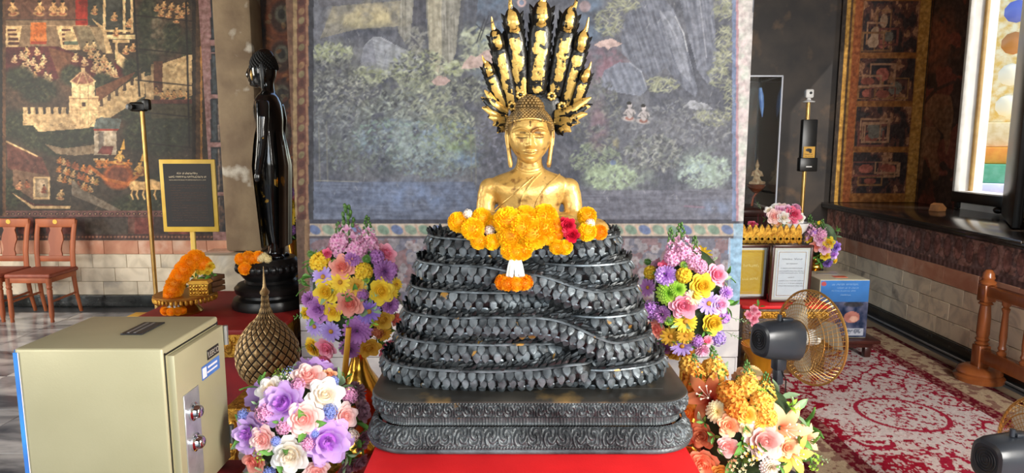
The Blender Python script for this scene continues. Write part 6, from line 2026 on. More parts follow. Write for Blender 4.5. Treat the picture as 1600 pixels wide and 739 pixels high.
for a in (-1, 1):
    for b in (-1, 1):
        mb = MB(); mb.tube([(a * (tw / 2 - .04), b * (td / 2 - .05), TZ - .16), (a * (tw / 2 - .015), b * (td / 2 - .03), .34), (a * (tw / 2 - .05), b * (td / 2 - .06), .14), (a * (tw / 2 - .03), b * (td / 2 - .04), .0)], [.05, .045, .028, .05], 10); mb.build('leg', M_gilt, tb)

# ---- standing image in profile on a black lotus pedestal
PX_, PYc = at(416, 300, 4.36).x, 4.36
M_blk = pm('black_bronze', (26, 25, 24), (14, 14, 14), scale=8, rough=0.16, metal=0.35, coat=.5, c3=(206, 156, 60), c3scale=7, c3range=(0.66, 0.68), c3metal=0.8)
M_blk_plain = pm('black_bronze_plain', (34, 34, 33), (22, 22, 22), scale=10, rough=0.34, metal=0.3)
sb = thing('standing_statue', 'black standing Buddha image seen in profile on a round black pedestal', 'statue', (PX_, PYc, TZ))
ph = at(416, 408, 4.2).z - TZ
mb = MB(); mb.lathe([(0, 0), (.245, 0), (.25, .02), (.235, .06), (.205, .075), (.20, .09), (.222, .10), (.228, .13), (.205, .155), (.165, .165), (.155, .18), (.172, .20), (.198, .235), (.205, .265), (.195, .29), (.17, ph - .012), (.165, ph), (0, ph)], 40); mb.build('pedestal', M_blk_plain, sb)
mb = MB()
for k in range(28):
    a = 2 * PI * k / 28
    mb.ball((.197 * math.cos(a), .197 * math.sin(a), .262), (.024, .024, .03), 8, 6)
mb.build('lotus_petal_ring', M_blk_plain, sb)
def fz(py): return at(420, py, 4.3).z - TZ
k_ = mpp(4.3, 1.5)
def fx(px): return (px - 411) * k_
rows = []
for py, a, b, ry in ((404, 409, 436, .072), (385, 412, 437, .07), (360, 408, 438, .085), (330, 406, 440, .098), (290, 403, 444, .115), (255, 401, 446, .122), (230, 403, 443, .112), (205, 404, 441, .112), (185, 401, 442, .128), (170, 400, 441, .142), (158, 403, 439, .15), (149, 408, 436, .12), (143, 412, 432, .062), (136, 413, 431, .05), (126, 414, 431, .048)):
    rows.append((fx((a + b) / 2), 0, fz(py), (b - a) / 2 * k_, ry))
mb = MB(); ellstack(mb, rows, 32)
# head in profile: skull, face, topknot
mb.ball((fx(416), 0, fz(108)), (20 * k_, .078, 28 * k_), 24, 16)
mb.ball((fx(405), 0, fz(115)), (12 * k_, .055, 21 * k_), 20, 14)
mb.tube([(fx(394), 0, fz(104)), (fx(391.5), 0, fz(111)), (fx(390), 0, fz(117)), (fx(394), 0, fz(119))], [.008, .010, .013, .008], 8)
mb.ball((fx(395), 0, fz(124)), (.016, .022, .012), 8, 6); mb.ball((fx(398), 0, fz(131)), (.02, .024, .014), 8, 6)
mb.ball((fx(419), 0, fz(86)), (14 * k_, .05, 12 * k_), 16, 10)
# arms hanging by the sides
for s in (-1, 1):
    mb.tube([(fx(424), s * .135, fz(160)), (fx(426), s * .165, fz(185)), (fx(424), s * .168, fz(215)), (fx(419), s * .165, fz(245)), (fx(414), s * .162, fz(268))], [.042, .040, .034, .030, .022], 14)
    mb.ball((fx(413), s * .162, fz(276)), (.024, .014, .036), 10, 8)
    mb.ball((fx(418), s * .052, fz(402)), (.095, .036, .022), 14, 8)
remeshed('body', mb, M_blk, sb, 0.008, 5)
for s in (-1, 1):
    mb = MB(); mb.tube([(fx(420), s * .08, fz(100)), (fx(421), s * .084, fz(112)), (fx(421), s * .08, fz(128)), (fx(420), s * .072, fz(138))], [.012, .016, .011, .009], 8, sc=(1, .5), up=(1, 0, 0)); mb.build('ear', M_blk_plain, sb)
mb = MB()
for k in range(260):
    z_ = 1 - .95 * (k + .5) / 260; a = k * 2.399; r_ = math.sqrt(1 - z_ * z_)
    v = Vector((r_ * math.cos(a), r_ * math.sin(a), z_))
    p_ = Vector((fx(417) + v.x * 20.5 * k_, v.y * .081, fz(108) + v.z * 29 * k_))
    if p_.x < fx(399) and p_.z < fz(96): continue
    mb.ball(p_, .009, 5, 4)
tag(mb.build('hair_curls', M_blk_plain, sb), kind='stuff')
# robe: two hanging edges standing clear of the legs, front and back
for s, (xa, xb, xc) in ((-1, (402, 400, 408)), (1, (441, 446, 440))):
    P = np.zeros((9, 14, 3))
    for i in range(9):
        w = -1 + 2 * i / 8
        for j in range(14):
            py = 180 + (386 - 180) * j / 13
            xq = np.interp(py, [180, 215, 260, 386], [xa - s * 6, xa, xb, xc]) + s * .6
            P[i, j] = (fx(xq) - s * .010 * (w * w) + s * .003 * math.sin(w * 9), w * np.interp(py, [180, 215, 260, 386], [.05, .09, .13, .125]), fz(py))
    mb = MB(); mb.grid(P)
    Pb = P.copy(); Pb[..., 0] -= s * .006; mb.grid(Pb[::-1])
    rb = mb.build('robe_panel', pm('robe_bronze', (58, 46, 30), (24, 23, 22), scale=9, rough=0.2, metal=0.5, c3=(206, 160, 70), c3scale=12, c3range=(.58, .62), c3metal=.8) if s < 0 else M_blk, sb, fix=True)
mb = MB(); mb.ball((fx(402), -.02, fz(116)), (.012, .045, .045), 10, 8); mb.build('gilt_cheek', M_leaf, sb)

# ---- marigolds and a small cloth offering on the pedestal
g = thing('marigold_offering', 'small orange marigold cluster at the feet of the standing image', 'garland', (PX_ - .13, PYc - .12, TZ + ph))
for px, py in ((377, 405), (388, 402), (396, 404), (383, 420), (404, 402)):
    P = at(px, py, PYc - .15 if py < 410 else PYc - .20); add_flower(g, 'marigold', 'marigold_deep', P - g.location, (-.2, -1, .3), 10 * mpp(4.2, .9), part='marigold')
for px, py in ((408, 404), (413, 401), (418, 405)):
    P = at(px, py, PYc - .17); add_flower(g, 'cluster', 'cream', P - g.location, (0, -1, .5), 7 * mpp(4.2, .9), part='jasmine_cluster')

# ---- information placard
bl, br, tl = at(259, 362, 4.95), at(345, 363, 4.95), at(253, 249, 4.95)
bw, bh = br.x - bl.x, tl.z - bl.z
sg = thing('information_sign', 'black notice board in a yellow frame on a yellow post', 'sign', ((bl.x + br.x) / 2 - .01, 4.95, 0))
zc = (bl.z + tl.z) / 2
M_yel = pm('yellow_paint', (232, 192, 78), (216, 172, 60), scale=6, rough=0.4)
mb = MB(); mb.bbox((0, 0, zc), (bw, .02, bh), .004); mb.build('frame', M_yel, sg)
mb = MB(); mb.bbox((0, -.012, zc + .004), (bw - .06, .006, bh - .07), .001, seg=1); bd = mb.build('board', pm('board_black', (38, 32, 28), (30, 26, 24), scale=5, rough=0.6), sg)
mb = MB()
print_lines(mb, -.075, .075, zc + .165, .011, -.0156, 1, .95); print_lines(mb, -.135, .135, zc + .140, .012, -.0156, 2, .95)
print_lines(mb, -.135, .135, zc + .117, .006, -.0156, 3, .9)
mb.build('heading', pm('board_print', (226, 206, 170), rough=0.5), bd)
mb = MB()
for k in range(15):
    if k in (2, 7): x1 = -.05
    else: x1 = .135
    print_lines(mb, -.13, x1, zc + .078 - k * .0185, .0055, -.0156, 10 + k, .85)
mb.build('body_text', pm('board_print_dim', (120, 92, 78), rough=0.5), bd)
mb = MB(); mb.bbox((.0, .012, bl.z / 2 + .02), (.035, .022, bl.z - .01), .004); mb.build('post', M_yel, sg)
mb = MB(); mb.bbox((0, .012, .01), (.3, .25, .02), .005); mb.build('foot', M_yel, sg)

# ---- footed offering tray with boxes and a fat marigold garland
o_ = on_z(291, 492, TZ); o_.y = 4.16; o_.x = at(291, 480, 4.16).x
tr = thing('offering_tray', 'round golden footed tray holding offerings on the gilded table', 'tray', (o_.x, o_.y, TZ))
k4 = mpp(4.16, .7)
tz = at(291, 459, 4.16).z - TZ
R_ = 46 * k4
mb = MB(); mb.lathe([(0, 0), (.095, 0), (.10, .012), (.085, .03), (.07, .045), (.062, .06), (.07, .075), (.078, .082), (.06, .09), (.055, tz - .02), (0, tz - .02)], 32); mb.build('foot', M_gold, tr)
mb = MB(); mb.lathe([(0, tz - .012), (R_ * .97, tz - .012), (R_, tz), (R_ * .97, tz + .006), (0, tz + .006)], 40); mb.build('plate', pm('tray_gold', (206, 150, 70), (170, 112, 46), scale=12, rough=0.35, metal=0.6), tr)
mb = MB()
for k in range(40):
    a = 2 * PI * k / 40
    mb.ball((R_ * .96 * math.cos(a), R_ * .96 * math.sin(a), tz - .022), (.012, .012, .02), 6, 5)
tag(mb.build('fringe', M_gilt, tr), kind='stuff')
zt = TZ + tz + .006
bx_ = thing('offering_box', 'small gilt openwork box on the footed tray', 'box', (at(312, 450, 4.10).x, 4.11, zt), .12)
mb = MB(); mb.bbox((0, 0, .038), (.115, .075, .076), .004); mb.build('box_body', M_gilt, bx_)
for i in range(6):
    for j in range(3):
        mb = MB(); mb.ball((-.046 + .0185 * i, -.040, .018 + .022 * j), (.0075, .004, .009), 8, 6); mb.build('boss', M_gold, bx_)
mb = MB(); mb.box((0, 0, .085), (.13, .09, .018), taper=.8); mb.build('lid', pm('yellow_silk', (232, 176, 56), (206, 140, 40), scale=14, rough=0.5), bx_, smooth=False)
bk = thing('wooden_box', 'brown slatted box behind the gilt box on the tray', 'box', (at(334, 450, 4.22).x, 4.22, zt), -.35)
for j in range(3):
    mb = MB(); mb.bbox((0, 0, .018 + .036 * j), (.10, .10, .03), .004); mb.build('slat', pm('dark_wood', (120, 84, 54), (90, 60, 40), scale=8, rough=0.5), bk)
mg = thing('flower_garland', 'fat orange marigold garland hanging off the left edge of the footed tray', 'garland', at(300, 405, 4.12), group='orange marigold garlands on offerings')
pth = [(318, 412), (306, 404), (296, 411), (288, 421), (281, 432), (275, 443), (271, 453), (268, 462)]
for i, (px, py) in enumerate(pth):
    P = at(px, py, 4.14 - .012 * i + (0.02 if i < 2 else 0))
    add_flower(mg, 'marigold', 'marigold_deep', P - mg.location, (Rf.uniform(-1, 1), -1, .3), (14 - (2 if i in (0, 7) else 0)) * k4, part='marigold')
mb = MB()
t0_ = at(270, 466, 4.05) - mg.location; 
for k in range(7):
    a = 2 * PI * k / 7
    mb.tube([t0_ + Vector((.012 * math.cos(a), .01 * math.sin(a), .0)), t0_ + Vector((.03 * math.cos(a), .02 * math.sin(a), -.055))], .0085, 6)
mb.build('jasmine_tassel', MATS['jasmine'], mg)
for k in range(8):
    a = 2 * PI * k / 8
    P = at(271, 486, 4.05) - mg.location + Vector((.055 * math.cos(a), .03 * math.sin(a), .004)); add_flower(mg, 'marigold', 'marigold_deep', P, (math.cos(a), math.sin(a), .2), .026, part='marigold')
yf = thing('yellow_flowers', 'yellow chrysanthemums on green leaves lying on the tray boxes', 'flowers', at(322, 425, 4.16))
for px, py, r_ in ((318, 421, 8), (328, 417, 9), (313, 424, 7), (325, 424, 7)):
    P = at(px, py, 4.15); add_flower(yf, 'carnation', 'yellow', P - yf.location, (0, -1, .6), r_ * k4, part='chrysanthemum')
for px, py in ((306, 435), (298, 447), (322, 434), (334, 432)):
    P = at(px, py, 4.19); add_flower(yf, 'leaf', 'green', P - yf.location, (0, -.8, .5), 12 * k4, part='leaf')

# ---- scaly golden bud with a spire
Yb = 2.96
kb = mpp(Yb, .8)
bc = at(418, 542, Yb)
zb0 = at(418, 604, Yb).z
bud = thing('lotus_bud_ornament', 'golden bud shaped ornament covered in diamond scales with a thin spire', 'ornament', (bc.x, Yb, 0))
prof = [(602, 22), (592, 34), (580, 43.5), (566, 48.5), (550, 49.5), (535, 46), (520, 38), (507, 27.5), (498, 17), (490, 10.5), (481, 7), (472, 5.4), (462, 4.8)]
pz = [(at(418, y, Yb).z, r * kb) for y, r in prof]
M_budd = pm('bud_groove', (30, 21, 12), (44, 32, 18), scale=14, rough=0.5, metal=0.4)
M_budg = pm('bud_gold', (190, 158, 108), (140, 110, 68), scale=16, rough=0.42, metal=0.6, randv=.12)
mb = MB(); mb.lathe([(r * .96, z) for z, r in pz], 32); core = mb.build('bud_core', M_budd, bud)
zz_ = np.array([q[0] for q in pz]); rr_ = np.array([q[1] for q in pz])
mb = MB()
mb.add([(-1, 0, 0), (0, 0, -1), (1, 0, 0), (0, 0, 1), (-.62, -.36, 0), (0, -.36, -.62), (.62, -.36, 0), (0, -.36, .62), (0, -.52, 0)], [(0, 1, 5, 4), (1, 2, 6, 5), (2, 3, 7, 6), (3, 0, 4, 7), (4, 5, 8), (5, 6, 8), (6, 7, 8), (7, 4, 8)])
dia = mb.mesh('diamond_scale', M_budg, smooth=False)
NA = 20
L_ = np.r_[0, np.cumsum(np.hypot(np.diff(zz_), np.diff(rr_)))]
rowsL = np.linspace(.02, L_[-1] * .97, 19)
for j, l in enumerate(rowsL):
    z, r = np.interp(l, L_, zz_), np.interp(l, L_, rr_)
    dz, dr = np.interp(l + .004, L_, zz_) - np.interp(l - .004, L_, zz_), np.interp(l + .004, L_, rr_) - np.interp(l - .004, L_, rr_)
    tilt = math.atan2(dr, dz)
    for k in range(NA):
        a = 2 * PI * (k + .5 * (j % 2)) / NA
        if math.cos(a) < -.35: continue
        o = link('diamond_scale', dia, core)
        wv_ = 2 * PI * r / NA * .41; hv_ = (rowsL[1] - rowsL[0]) * .80
        o.location = (r * .97 * math.sin(a), -r * .97 * math.cos(a), z)
        o.rotation_euler = Euler((tilt * -1.0 * -1, 0, a), 'XYZ')
        o.scale = (wv_, max(.006, wv_ * .45), hv_)
zs_ = pz[-1][0]
mb = MB(); mb.lathe([(.014, zs_ - .01), (.012, zs_ + .0), (.020, zs_ + .010), (.021, zs_ + .02), (.013, zs_ + .03), (.008, zs_ + .04), (.005, zs_ + .07), (.001, at(418, 416, Yb).z)], 16); mb.build('spire', M_budg, bud)
zf_ = pz[0][0]
mb = MB(); mb.lathe([(0, zf_ - .05), (.10, zf_ - .05), (.105, zf_ - .04), (.07, zf_ - .02), (.065, zf_ + .002), (0, zf_ + .002)], 24); mb.build('lotus_foot', M_gilt, bud)
mb = MB(); mb.bbox((0, 0, zf_ - .075), (.30, .30, .05), .008); gilt_panel(mb, .28, .07, zf_ - .13, -.135, 5); mb.bbox((0, 0, zf_ - .13), (.27, .27, .07), .006); mb.build('stand_top', M_gilt, bud)
for a in (-1, 1):
    for b in (-1, 1):
        mb = MB(); mb.tube([(a * .11, b * .11, zf_ - .16), (a * .135, b * .135, zf_ - .28), (a * .105, b * .105, .1), (a * .14, b * .14, 0.0)], [.03, .028, .02, .032], 8); mb.build('stand_leg', M_gilt, bud)

# ---- bouquet glimpsed between the standing image and the pier
fb = thing('flower_arrangement', 'purple and yellow bouquet half hidden behind the left edge of the pier', 'bouquet', (at(456, 340, 5.3).x, 5.3, 0))
k5 = mpp(5.3, 1.2)
C = at(457, 335, 5.3)
bouquet(fb, C, (22 * k5, .12, 55 * k5), [('stock', 'lilac', 453, 300, 9), ('stock', 'yellow', 453, 318, 9), ('daisy', 'yellow', 455, 332, 9), ('daisy', 'yellow', 453, 345, 8), ('stock', 'lilac', 455, 360, 9), ('rose', 'pink', 462, 312, 8), ('stock', 'lilac', 449, 290, 7)], back=5, leaves=10)
gold_vase(fb, Vector((fb.location.x, 5.3, 0)), C.z - 40 * k5, .10)
# ================================================================ right side: altar, frames, boxes, fans, railing
M_dwood = pm('dark_red_wood', (74, 34, 26), (54, 24, 20), scale=6, rough=0.3, stretch=(1, 1, .3))
# ---- altar cabinet with a gilt gallery
ax0, ax1 = 1.62, at(1252, 370, 5.0).x
gz0, gz1 = at(1200, 383, 5.0).z, at(1200, 357, 5.0).z
al = thing('altar_cabinet', 'dark carved altar cabinet crowned by a golden lotus leaf gallery', 'cabinet', ((ax0 + ax1) / 2, 5.28, .0126))
aw = ax1 - ax0
mb = MB(); mb.bbox((0, 0, gz0 / 2), (aw, .56, gz0 - .026), .008); mb.build('body', pm('carved_dark', (64, 40, 26), (112, 78, 40), scale=26, rough=0.45, bump=.6, bscale=60), al)
mb = MB(); mb.bbox((0, -.275, (gz0 + gz1) / 2 - .02), (aw, .03, gz1 - gz0 - .045), .004); gal = mb.build('gallery', M_gilt, al)
nl = 12
for k in range(nl):
    x = -aw / 2 + aw * (k + .5) / nl; w = aw / nl * .52; h = gz1 - gz0
    mb = MB(); mb.prism([(-w, 0), (w, 0), (w * .8, h * .25), (0, h * .52), (-w * .8, h * .25)], .02, M=Matrix.Translation((x, -.29, gz1 - .045))); mb.build('lotus_leaf', M_gilt, gal, smooth=False)
    for zz_ in (.3, .62):
        mb = MB(); mb.prism([(-w, 0), (0, -h * .2), (w, 0), (0, h * .2)], .012, M=Matrix.Translation((x, -.300, gz0 + (h - .045) * zz_))); mb.build('lozenge', M_gold, gal, smooth=False)
# red step in front
s0 = at(1200, 470, 4.8).z
stp = thing('altar_step', 'red topped carved step carrying the framed certificates', 'altar', (1.93, 4.79, .0126))
mb = MB(); mb.bbox((0, 0, s0 - .012), (.63, .38, .024), .004); mb.build('top', M_red, stp)
mb = MB(); mb.bbox((0, 0, (s0 - .03) / 2), (.60, .34, s0 - .03), .006); mb.build('body', pm('carved_dark', (64, 40, 26), rough=.5), stp)
mb = MB(); gilt_panel(mb, .60, .05, s0 - .07, -.17, 9); mb.build('carved_band', M_gilt, stp)
# framed certificates
def framed(name, label, x0, x1, y0, y1, Y, lean, mats, kind):
    a, b = at(x0, y1, Y), at(x1, y0, Y)
    w, h = b.x - a.x, b.z - a.z
    f = thing(name, label, 'picture frame', ((a.x + b.x) / 2, Y, s0 + .016))
    f.rotation_euler = (-lean, 0, 0)
    t = .020
    mb = MB()
    mb.bbox((0, 0, t / 2), (w, .025, t), .004); mb.bbox((0, 0, h - t / 2), (w, .025, t), .004); mb.bbox((-w / 2 + t / 2, 0, h / 2), (t, .025, h), .004); mb.bbox((w / 2 - t / 2, 0, h / 2), (t, .025, h), .004)
    mb.build('frame', M_dwood, f)
    mb = MB(); mb.box((0, .002, h / 2), (w - .02, .012, h - .02)); sheet = mb.build('mount', mats[0], f, smooth=False)
    mb = MB(); mb.box((0, -.006, h / 2), (w - .075, .004, h - .075)); mb.build('sheet', mats[1], f, smooth=False)
    mb = MB()
    ww, hh = w - .10, h - .10
    for s in (-1, 1):
        mb.box((s * ww / 2, -.0088, h / 2), (.003, .001, hh)); mb.box((0, -.0088, h / 2 + s * hh / 2), (ww, .001, .003))
    mb.build('gold_line', M_gold_paint, f, smooth=False)
    mb = MB()
    if kind == 'cert':
        print_lines(mb, -.07, .07, h * .76, .010, -.0088, 41, .95); print_lines(mb, -.04, .04, h * .68, .006, -.0088, 42, .9); print_lines(mb, -.075, .075, h * .60, .006, -.0088, 43, .95)
        for k in range(2): print_lines(mb, -.085, .09, h * (.55 - .035 * k), .006, -.0088, 44 + k, .9)
        print_lines(mb, -.02, .02, h * .44, .007, -.0088, 48, .9)
        for k in range(3): print_lines(mb, -.085, .09, h * (.38 - .045 * k), .006, -.0088, 50 + k, .85)
    else:
        print_lines(mb, -.02, .09, h * .62, .016, -.0088, 61, .9); print_lines(mb, -.02, .09, h * .38, .016, -.0088, 62, .9)
    mb.build('print', pm('grey_print', (120, 118, 124), rough=.5) if kind == 'cert' else pm('gold_print', (244, 222, 140), rough=.5), f, smooth=False)
    mb = MB(); mb.box((0, -.0115, h / 2), (w - .03, .001, h - .03)); mb.build('glass', M_glass, f, smooth=False)
    return f
def glass_mat():
    m = bpy.data.materials.new('clear_glass'); m.use_nodes = True
    N, L = m.node_tree.nodes, m.node_tree.links
    N.remove(N['Principled BSDF'])
    g_ = N.new('ShaderNodeBsdfGlossy'); g_.inputs['Roughness'].default_value = .02
    t_ = N.new('ShaderNodeBsdfTransparent'); t_.inputs['Color'].default_value = (.93, .95, .96, 1)
    lw = N.new('ShaderNodeFresnel'); lw.inputs['IOR'].default_value = 1.45
    mx = N.new('ShaderNodeMixShader'); L.new(lw.outputs[0], mx.inputs[0]); L.new(t_.outputs[0], mx.inputs[1]); L.new(g_.outputs[0], mx.inputs[2])
    L.new(mx.outputs[0], N['Material Output'].inputs['Surface'])
    return m
M_glass = glass_mat()
M_white = pm('white_paper', (236, 236, 238), (226, 228, 232), scale=5, rough=.4)
M_mat = pm('mount_board', (226, 220, 206), rough=.6)
framed('framed_certificate', 'white certificate in a dark red wooden frame beside the donation box', 1200, 1269, 380, 470, 4.70, -.06, (M_mat, M_white), 'cert')
framed('framed_certificate', 'yellow certificate in a dark wooden frame half hidden by the pier', 1126, 1201, 385, 470, 4.80, -.06, (M_mat, pm('yellow_sheet', (226, 182, 44), (206, 160, 34), scale=4, rough=.45)), 'yel')

# ---- flower bowl and single rose on the altar
k5 = mpp(5.15, 1.05)
fbz = gz0
C = at(1222, 338, 5.2)
fw = thing('flower_bowl', 'white bowl of pink and white roses on the altar cabinet', 'bouquet', (at(1238, 350, 5.2).x, 5.2, fbz))
mb = MB(); mb.lathe([(0, 0), (.06, 0), (.065, .01), (.05, .03), (.10, .09), (.125, .15), (.12, .15), (.09, .10), (.0, .08)], 28); mb.build('bowl', pm('white_porcelain', (240, 238, 234), rough=.15), fw)
bouquet(fw, C, (34 * k5, .11, 18 * k5), [('rose', 'blush', 1210, 338, 12), ('rose', 'hotpink', 1242, 334, 13), ('rose', 'ltpink', 1233, 326, 10), ('rose', 'white', 1225, 340, 10), ('rose', 'white', 1202, 328, 8), ('rose', 'ltpink', 1246, 322, 8), ('rose', 'white', 1252, 342, 9), ('rose', 'ltpink', 1220, 328, 10), ('rose', 'peach', 1215, 348, 9), ('rose', 'white', 1232, 350, 8), ('leaf', 'green', 1226, 350, 8), ('rose', 'pink', 1240, 347, 9), ('sprig', 'sage', 1188, 325, 16)], back=8, leaves=10)
rs = thing('rose_bud_vase', 'single pink rose in a little vase behind the golden gallery', 'flower', (at(1176, 360, 5.2).x, 5.2, fbz))
mb = MB(); mb.lathe([(0, 0), (.025, 0), (.03, .03), (.015, .07), (.018, .09), (0, .085)], 16); mb.build('vase', M_gold, rs)
add_flower(rs, 'rose', 'hotpink', at(1176, 352, 5.2) - rs.location, (0, -.6, 1), 9 * k5)
# red incense sticks in a row
for k in range(7):
    mb = MB(); x = at(1186 + k * 5.5, 350, 5.3).x
    mb.tube([(0, 0, 0), (.003 * (k % 3 - 1), 0, .20)], .004, 6)
    ic = tag(mb.build('incense_stick', pm('incense_red', (130, 36, 40), rough=.6), loc=(x, 5.32, fbz)), 'thin red incense stick, %s from the pier, behind the golden gallery' % ['first', 'second', 'third', 'fourth', 'fifth', 'sixth', 'seventh'][k], 'incense', 'incense sticks on the altar')

# ---- vase bouquet on a pedestal behind the donation box
pd = thing('flower_stand', 'dark round pedestal behind the donation box', 'stand', (2.62, 5.72, .0126))
mb = MB(); mb.lathe([(0, 0), (.16, 0), (.16, .03), (.06, .06), (.045, .3), (.06, .42), (.15, .46), (.15, .49), (0, .49)], 28); mb.build('column', M_dwood, pd)
C = at(1286, 377, 5.72); k6 = mpp(5.72, .9)
vb = thing('flower_arrangement', 'pink and purple bouquet standing behind the donation box', 'bouquet', (2.62, 5.72, .503))
bouquet(vb, C, (27 * k6, .13, 38 * k6), [('stock', 'ltpink', 1268, 362, 8), ('stock', 'ltpink', 1284, 366, 9), ('rose', 'ltpink', 1282, 374, 10), ('stock', 'lilac', 1272, 364, 7), ('rose', 'yellow', 1296, 380, 10), ('rose', 'violet', 1308, 386, 9), ('rose', 'lilac', 1304, 398, 8), ('rose', 'coral', 1274, 385, 9), ('rose', 'ltpink', 1290, 388, 10), ('rose', 'yellow', 1290, 400, 8), ('carnation', 'violet', 1294, 412, 8), ('leaf', 'green', 1276, 402, 12), ('leaf', 'green', 1282, 410, 12), ('rose', 'yellow', 1262, 373, 7), ('rose', 'yellow', 1306, 408, 5)],
        [('ltpink', (1270, 375), (1265, 335), 11), ('ltpink', (1284, 378), (1285, 342), 10), ('ltpink', (1276, 372), (1275, 345), 8)], back=8, leaves=12)
gold_vase(vb, Vector((2.62, 5.72, .503)), C.z - 22 * k6, .07)

# ---- donation box
q0, q1 = at(1282, 437, 5.0), at(1353, 528, 5.0)
dbw, dbh, dbd = q1.x - q0.x, q0.z - q1.z, .36
dbz = q1.z
lt = thing('low_table', 'low dark red wooden table under the blue donation box', 'table', ((q0.x + q1.x) / 2 + .0, 5.0 + dbd / 2, 0.0126))
lt.location.z = 0.0126
mb = MB(); mb.bbox((0, 0, dbz - .0126 - .016), (dbw + .16, dbd + .14, .03), .006); mb.bbox((0, 0, dbz - .0126 - .05), (dbw + .08, dbd + .06, .04), .006); mb.build('top', M_dwood, lt)
for a in (-1, 1):
    for b in (-1, 1):
        mb = MB(); mb.bbox((a * (dbw / 2 + .01), b * (dbd / 2), (dbz - .08) / 2), (.05, .05, dbz - .08), .008); mb.build('leg', M_dwood, lt)
db = thing('donation_box', 'cream metal donation box with a blue printed front at the right', 'box', ((q0.x + q1.x) / 2, 5.0 + dbd / 2, dbz))
mb = MB(); mb.bbox((0, 0, dbh / 2), (dbw, dbd, dbh), .008, seg=3); mb.build('body', pm('cream_paint', (212, 206, 178), (202, 194, 164), scale=4, rough=.35), db)
P = wall_grid((-dbw / 2 + .006, -dbd / 2 - .002, .006), (dbw / 2 - .004, -dbd / 2 - .002, .006), (-dbw / 2 + .006, -dbd / 2 - .002, dbh - .006), 60, 80)
pp = Paint(P, (60, 110, 176))
u = (P[..., 0] + dbw / 2) / dbw; v = P[..., 2] / dbh
n = fbm(u * 8, v * 8, 4)
pp.C[:] = np.array((66, 126, 196)) * (v[..., None] * .5 + .55)
lo = v < .62
pp.C[lo] = (np.array((66, 72, 96)) + (n - .5)[..., None] * np.array((150, 120, 110)))[lo]
for cx, cy, rx, ry, c in ((.68, .36, .16, .10, (176, 116, 104)), (.72, .33, .08, .05, (206, 160, 140)), (.3, .4, .14, .14, (120, 86, 92)), (.7, .58, .2, .04, (60, 60, 66)), (.2, .55, .12, .05, (190, 200, 214))):
    d = ((u - cx) / rx) ** 2 + ((v - cy) / ry) ** 2; pp.C[d < 1] = np.array(c) + ((n[d < 1] - .5) * 60)[..., None]
m = (u > .55) & (u < .93) & (v > .05) & (v < .17); pp.C[m] = (176, 180, 190)
m2 = (u > .58) & (u < .9) & (v > .07) & (v < .15) & (fbm(u * 40, v * 40, 1) > .5); pp.C[m2] = (110, 116, 130)
m = (((u - .07) / .05) ** 2 + ((v - .93) / .04) ** 2) < 1; pp.C[m] = (190, 90, 90)
fpo = pp.done('printed_front', pm('glossy_print', (235, 235, 235), (255, 255, 255), scale=10, rough=.2, attr='col'), db)
mb = MB(); print_lines(mb, -.10, .10, dbh * .92, .012, -dbd / 2 - .003, 71, .95); print_lines(mb, -.06, .10, dbh * .86, .009, -dbd / 2 - .003, 72, .95); print_lines(mb, -.10, .08, dbh * .81, .008, -dbd / 2 - .003, 73, .95); print_lines(mb, -.03, .05, dbh * .74, .008, -dbd / 2 - .003, 74, .9)
mb.build('lettering', pm('pale_blue_print', (150, 190, 226), rough=.4), db, smooth=False)
mb = MB(); mb.box((-.03, .06, dbh + .001), (.16, .03, .002)); mb.build('slot', pm('slot_grey', (120, 122, 120), rough=.4), db, smooth=False)
mb = MB(); mb.box((.01, -.07, dbh + .001), (.10, .06, .002)); mb.build('red_sticker', pm('orange_red', (232, 110, 70), rough=.5), db, smooth=False)

# ---- roses and a golden bowl beside the step
rv = thing('rose_vase', 'pink roses in a small golden vase against the carved step', 'bouquet', (at(1176, 520, 4.48).x, 4.48, .0126))
gold_vase(rv, rv.location.copy(), at(1176, 520, 4.48).z, .05)
for px, py, r_ in ((1178, 484, 8), (1177, 498, 9), (1179, 506, 8), (1170, 492, 8), (1184, 490, 6)):
    add_flower(rv, 'rose', 'pink', at(px, py, 4.46) - rv.location, (.2, -1, .4), r_ * mpp(4.46, .5))
for px, py in ((1184, 482), (1172, 508)):
    add_flower(rv, 'leaf', 'green', at(px, py, 4.5) - rv.location, (0, -.6, 1), 10 * mpp(4.46, .5))
gb = thing('golden_bowl', 'round golden bowl on the floor behind the near fan', 'bowl', (at(1190, 550, 4.2).x, 4.2, 0.0126))
zt_ = at(1190, 541, 4.2).z
mb = MB(); mb.lathe([(0, 0), (.09, 0), (.095, .02), (.06, .05), (.05, .1), (.09, zt_ - .08), (.125, zt_ - .03), (.13, zt_), (.12, zt_), (.05, zt_ - .06), (0, zt_ - .07)], 28); mb.build('bowl', pm('amber_gold', (216, 150, 40), (190, 120, 26), scale=6, rough=.25, metal=.6), gb)

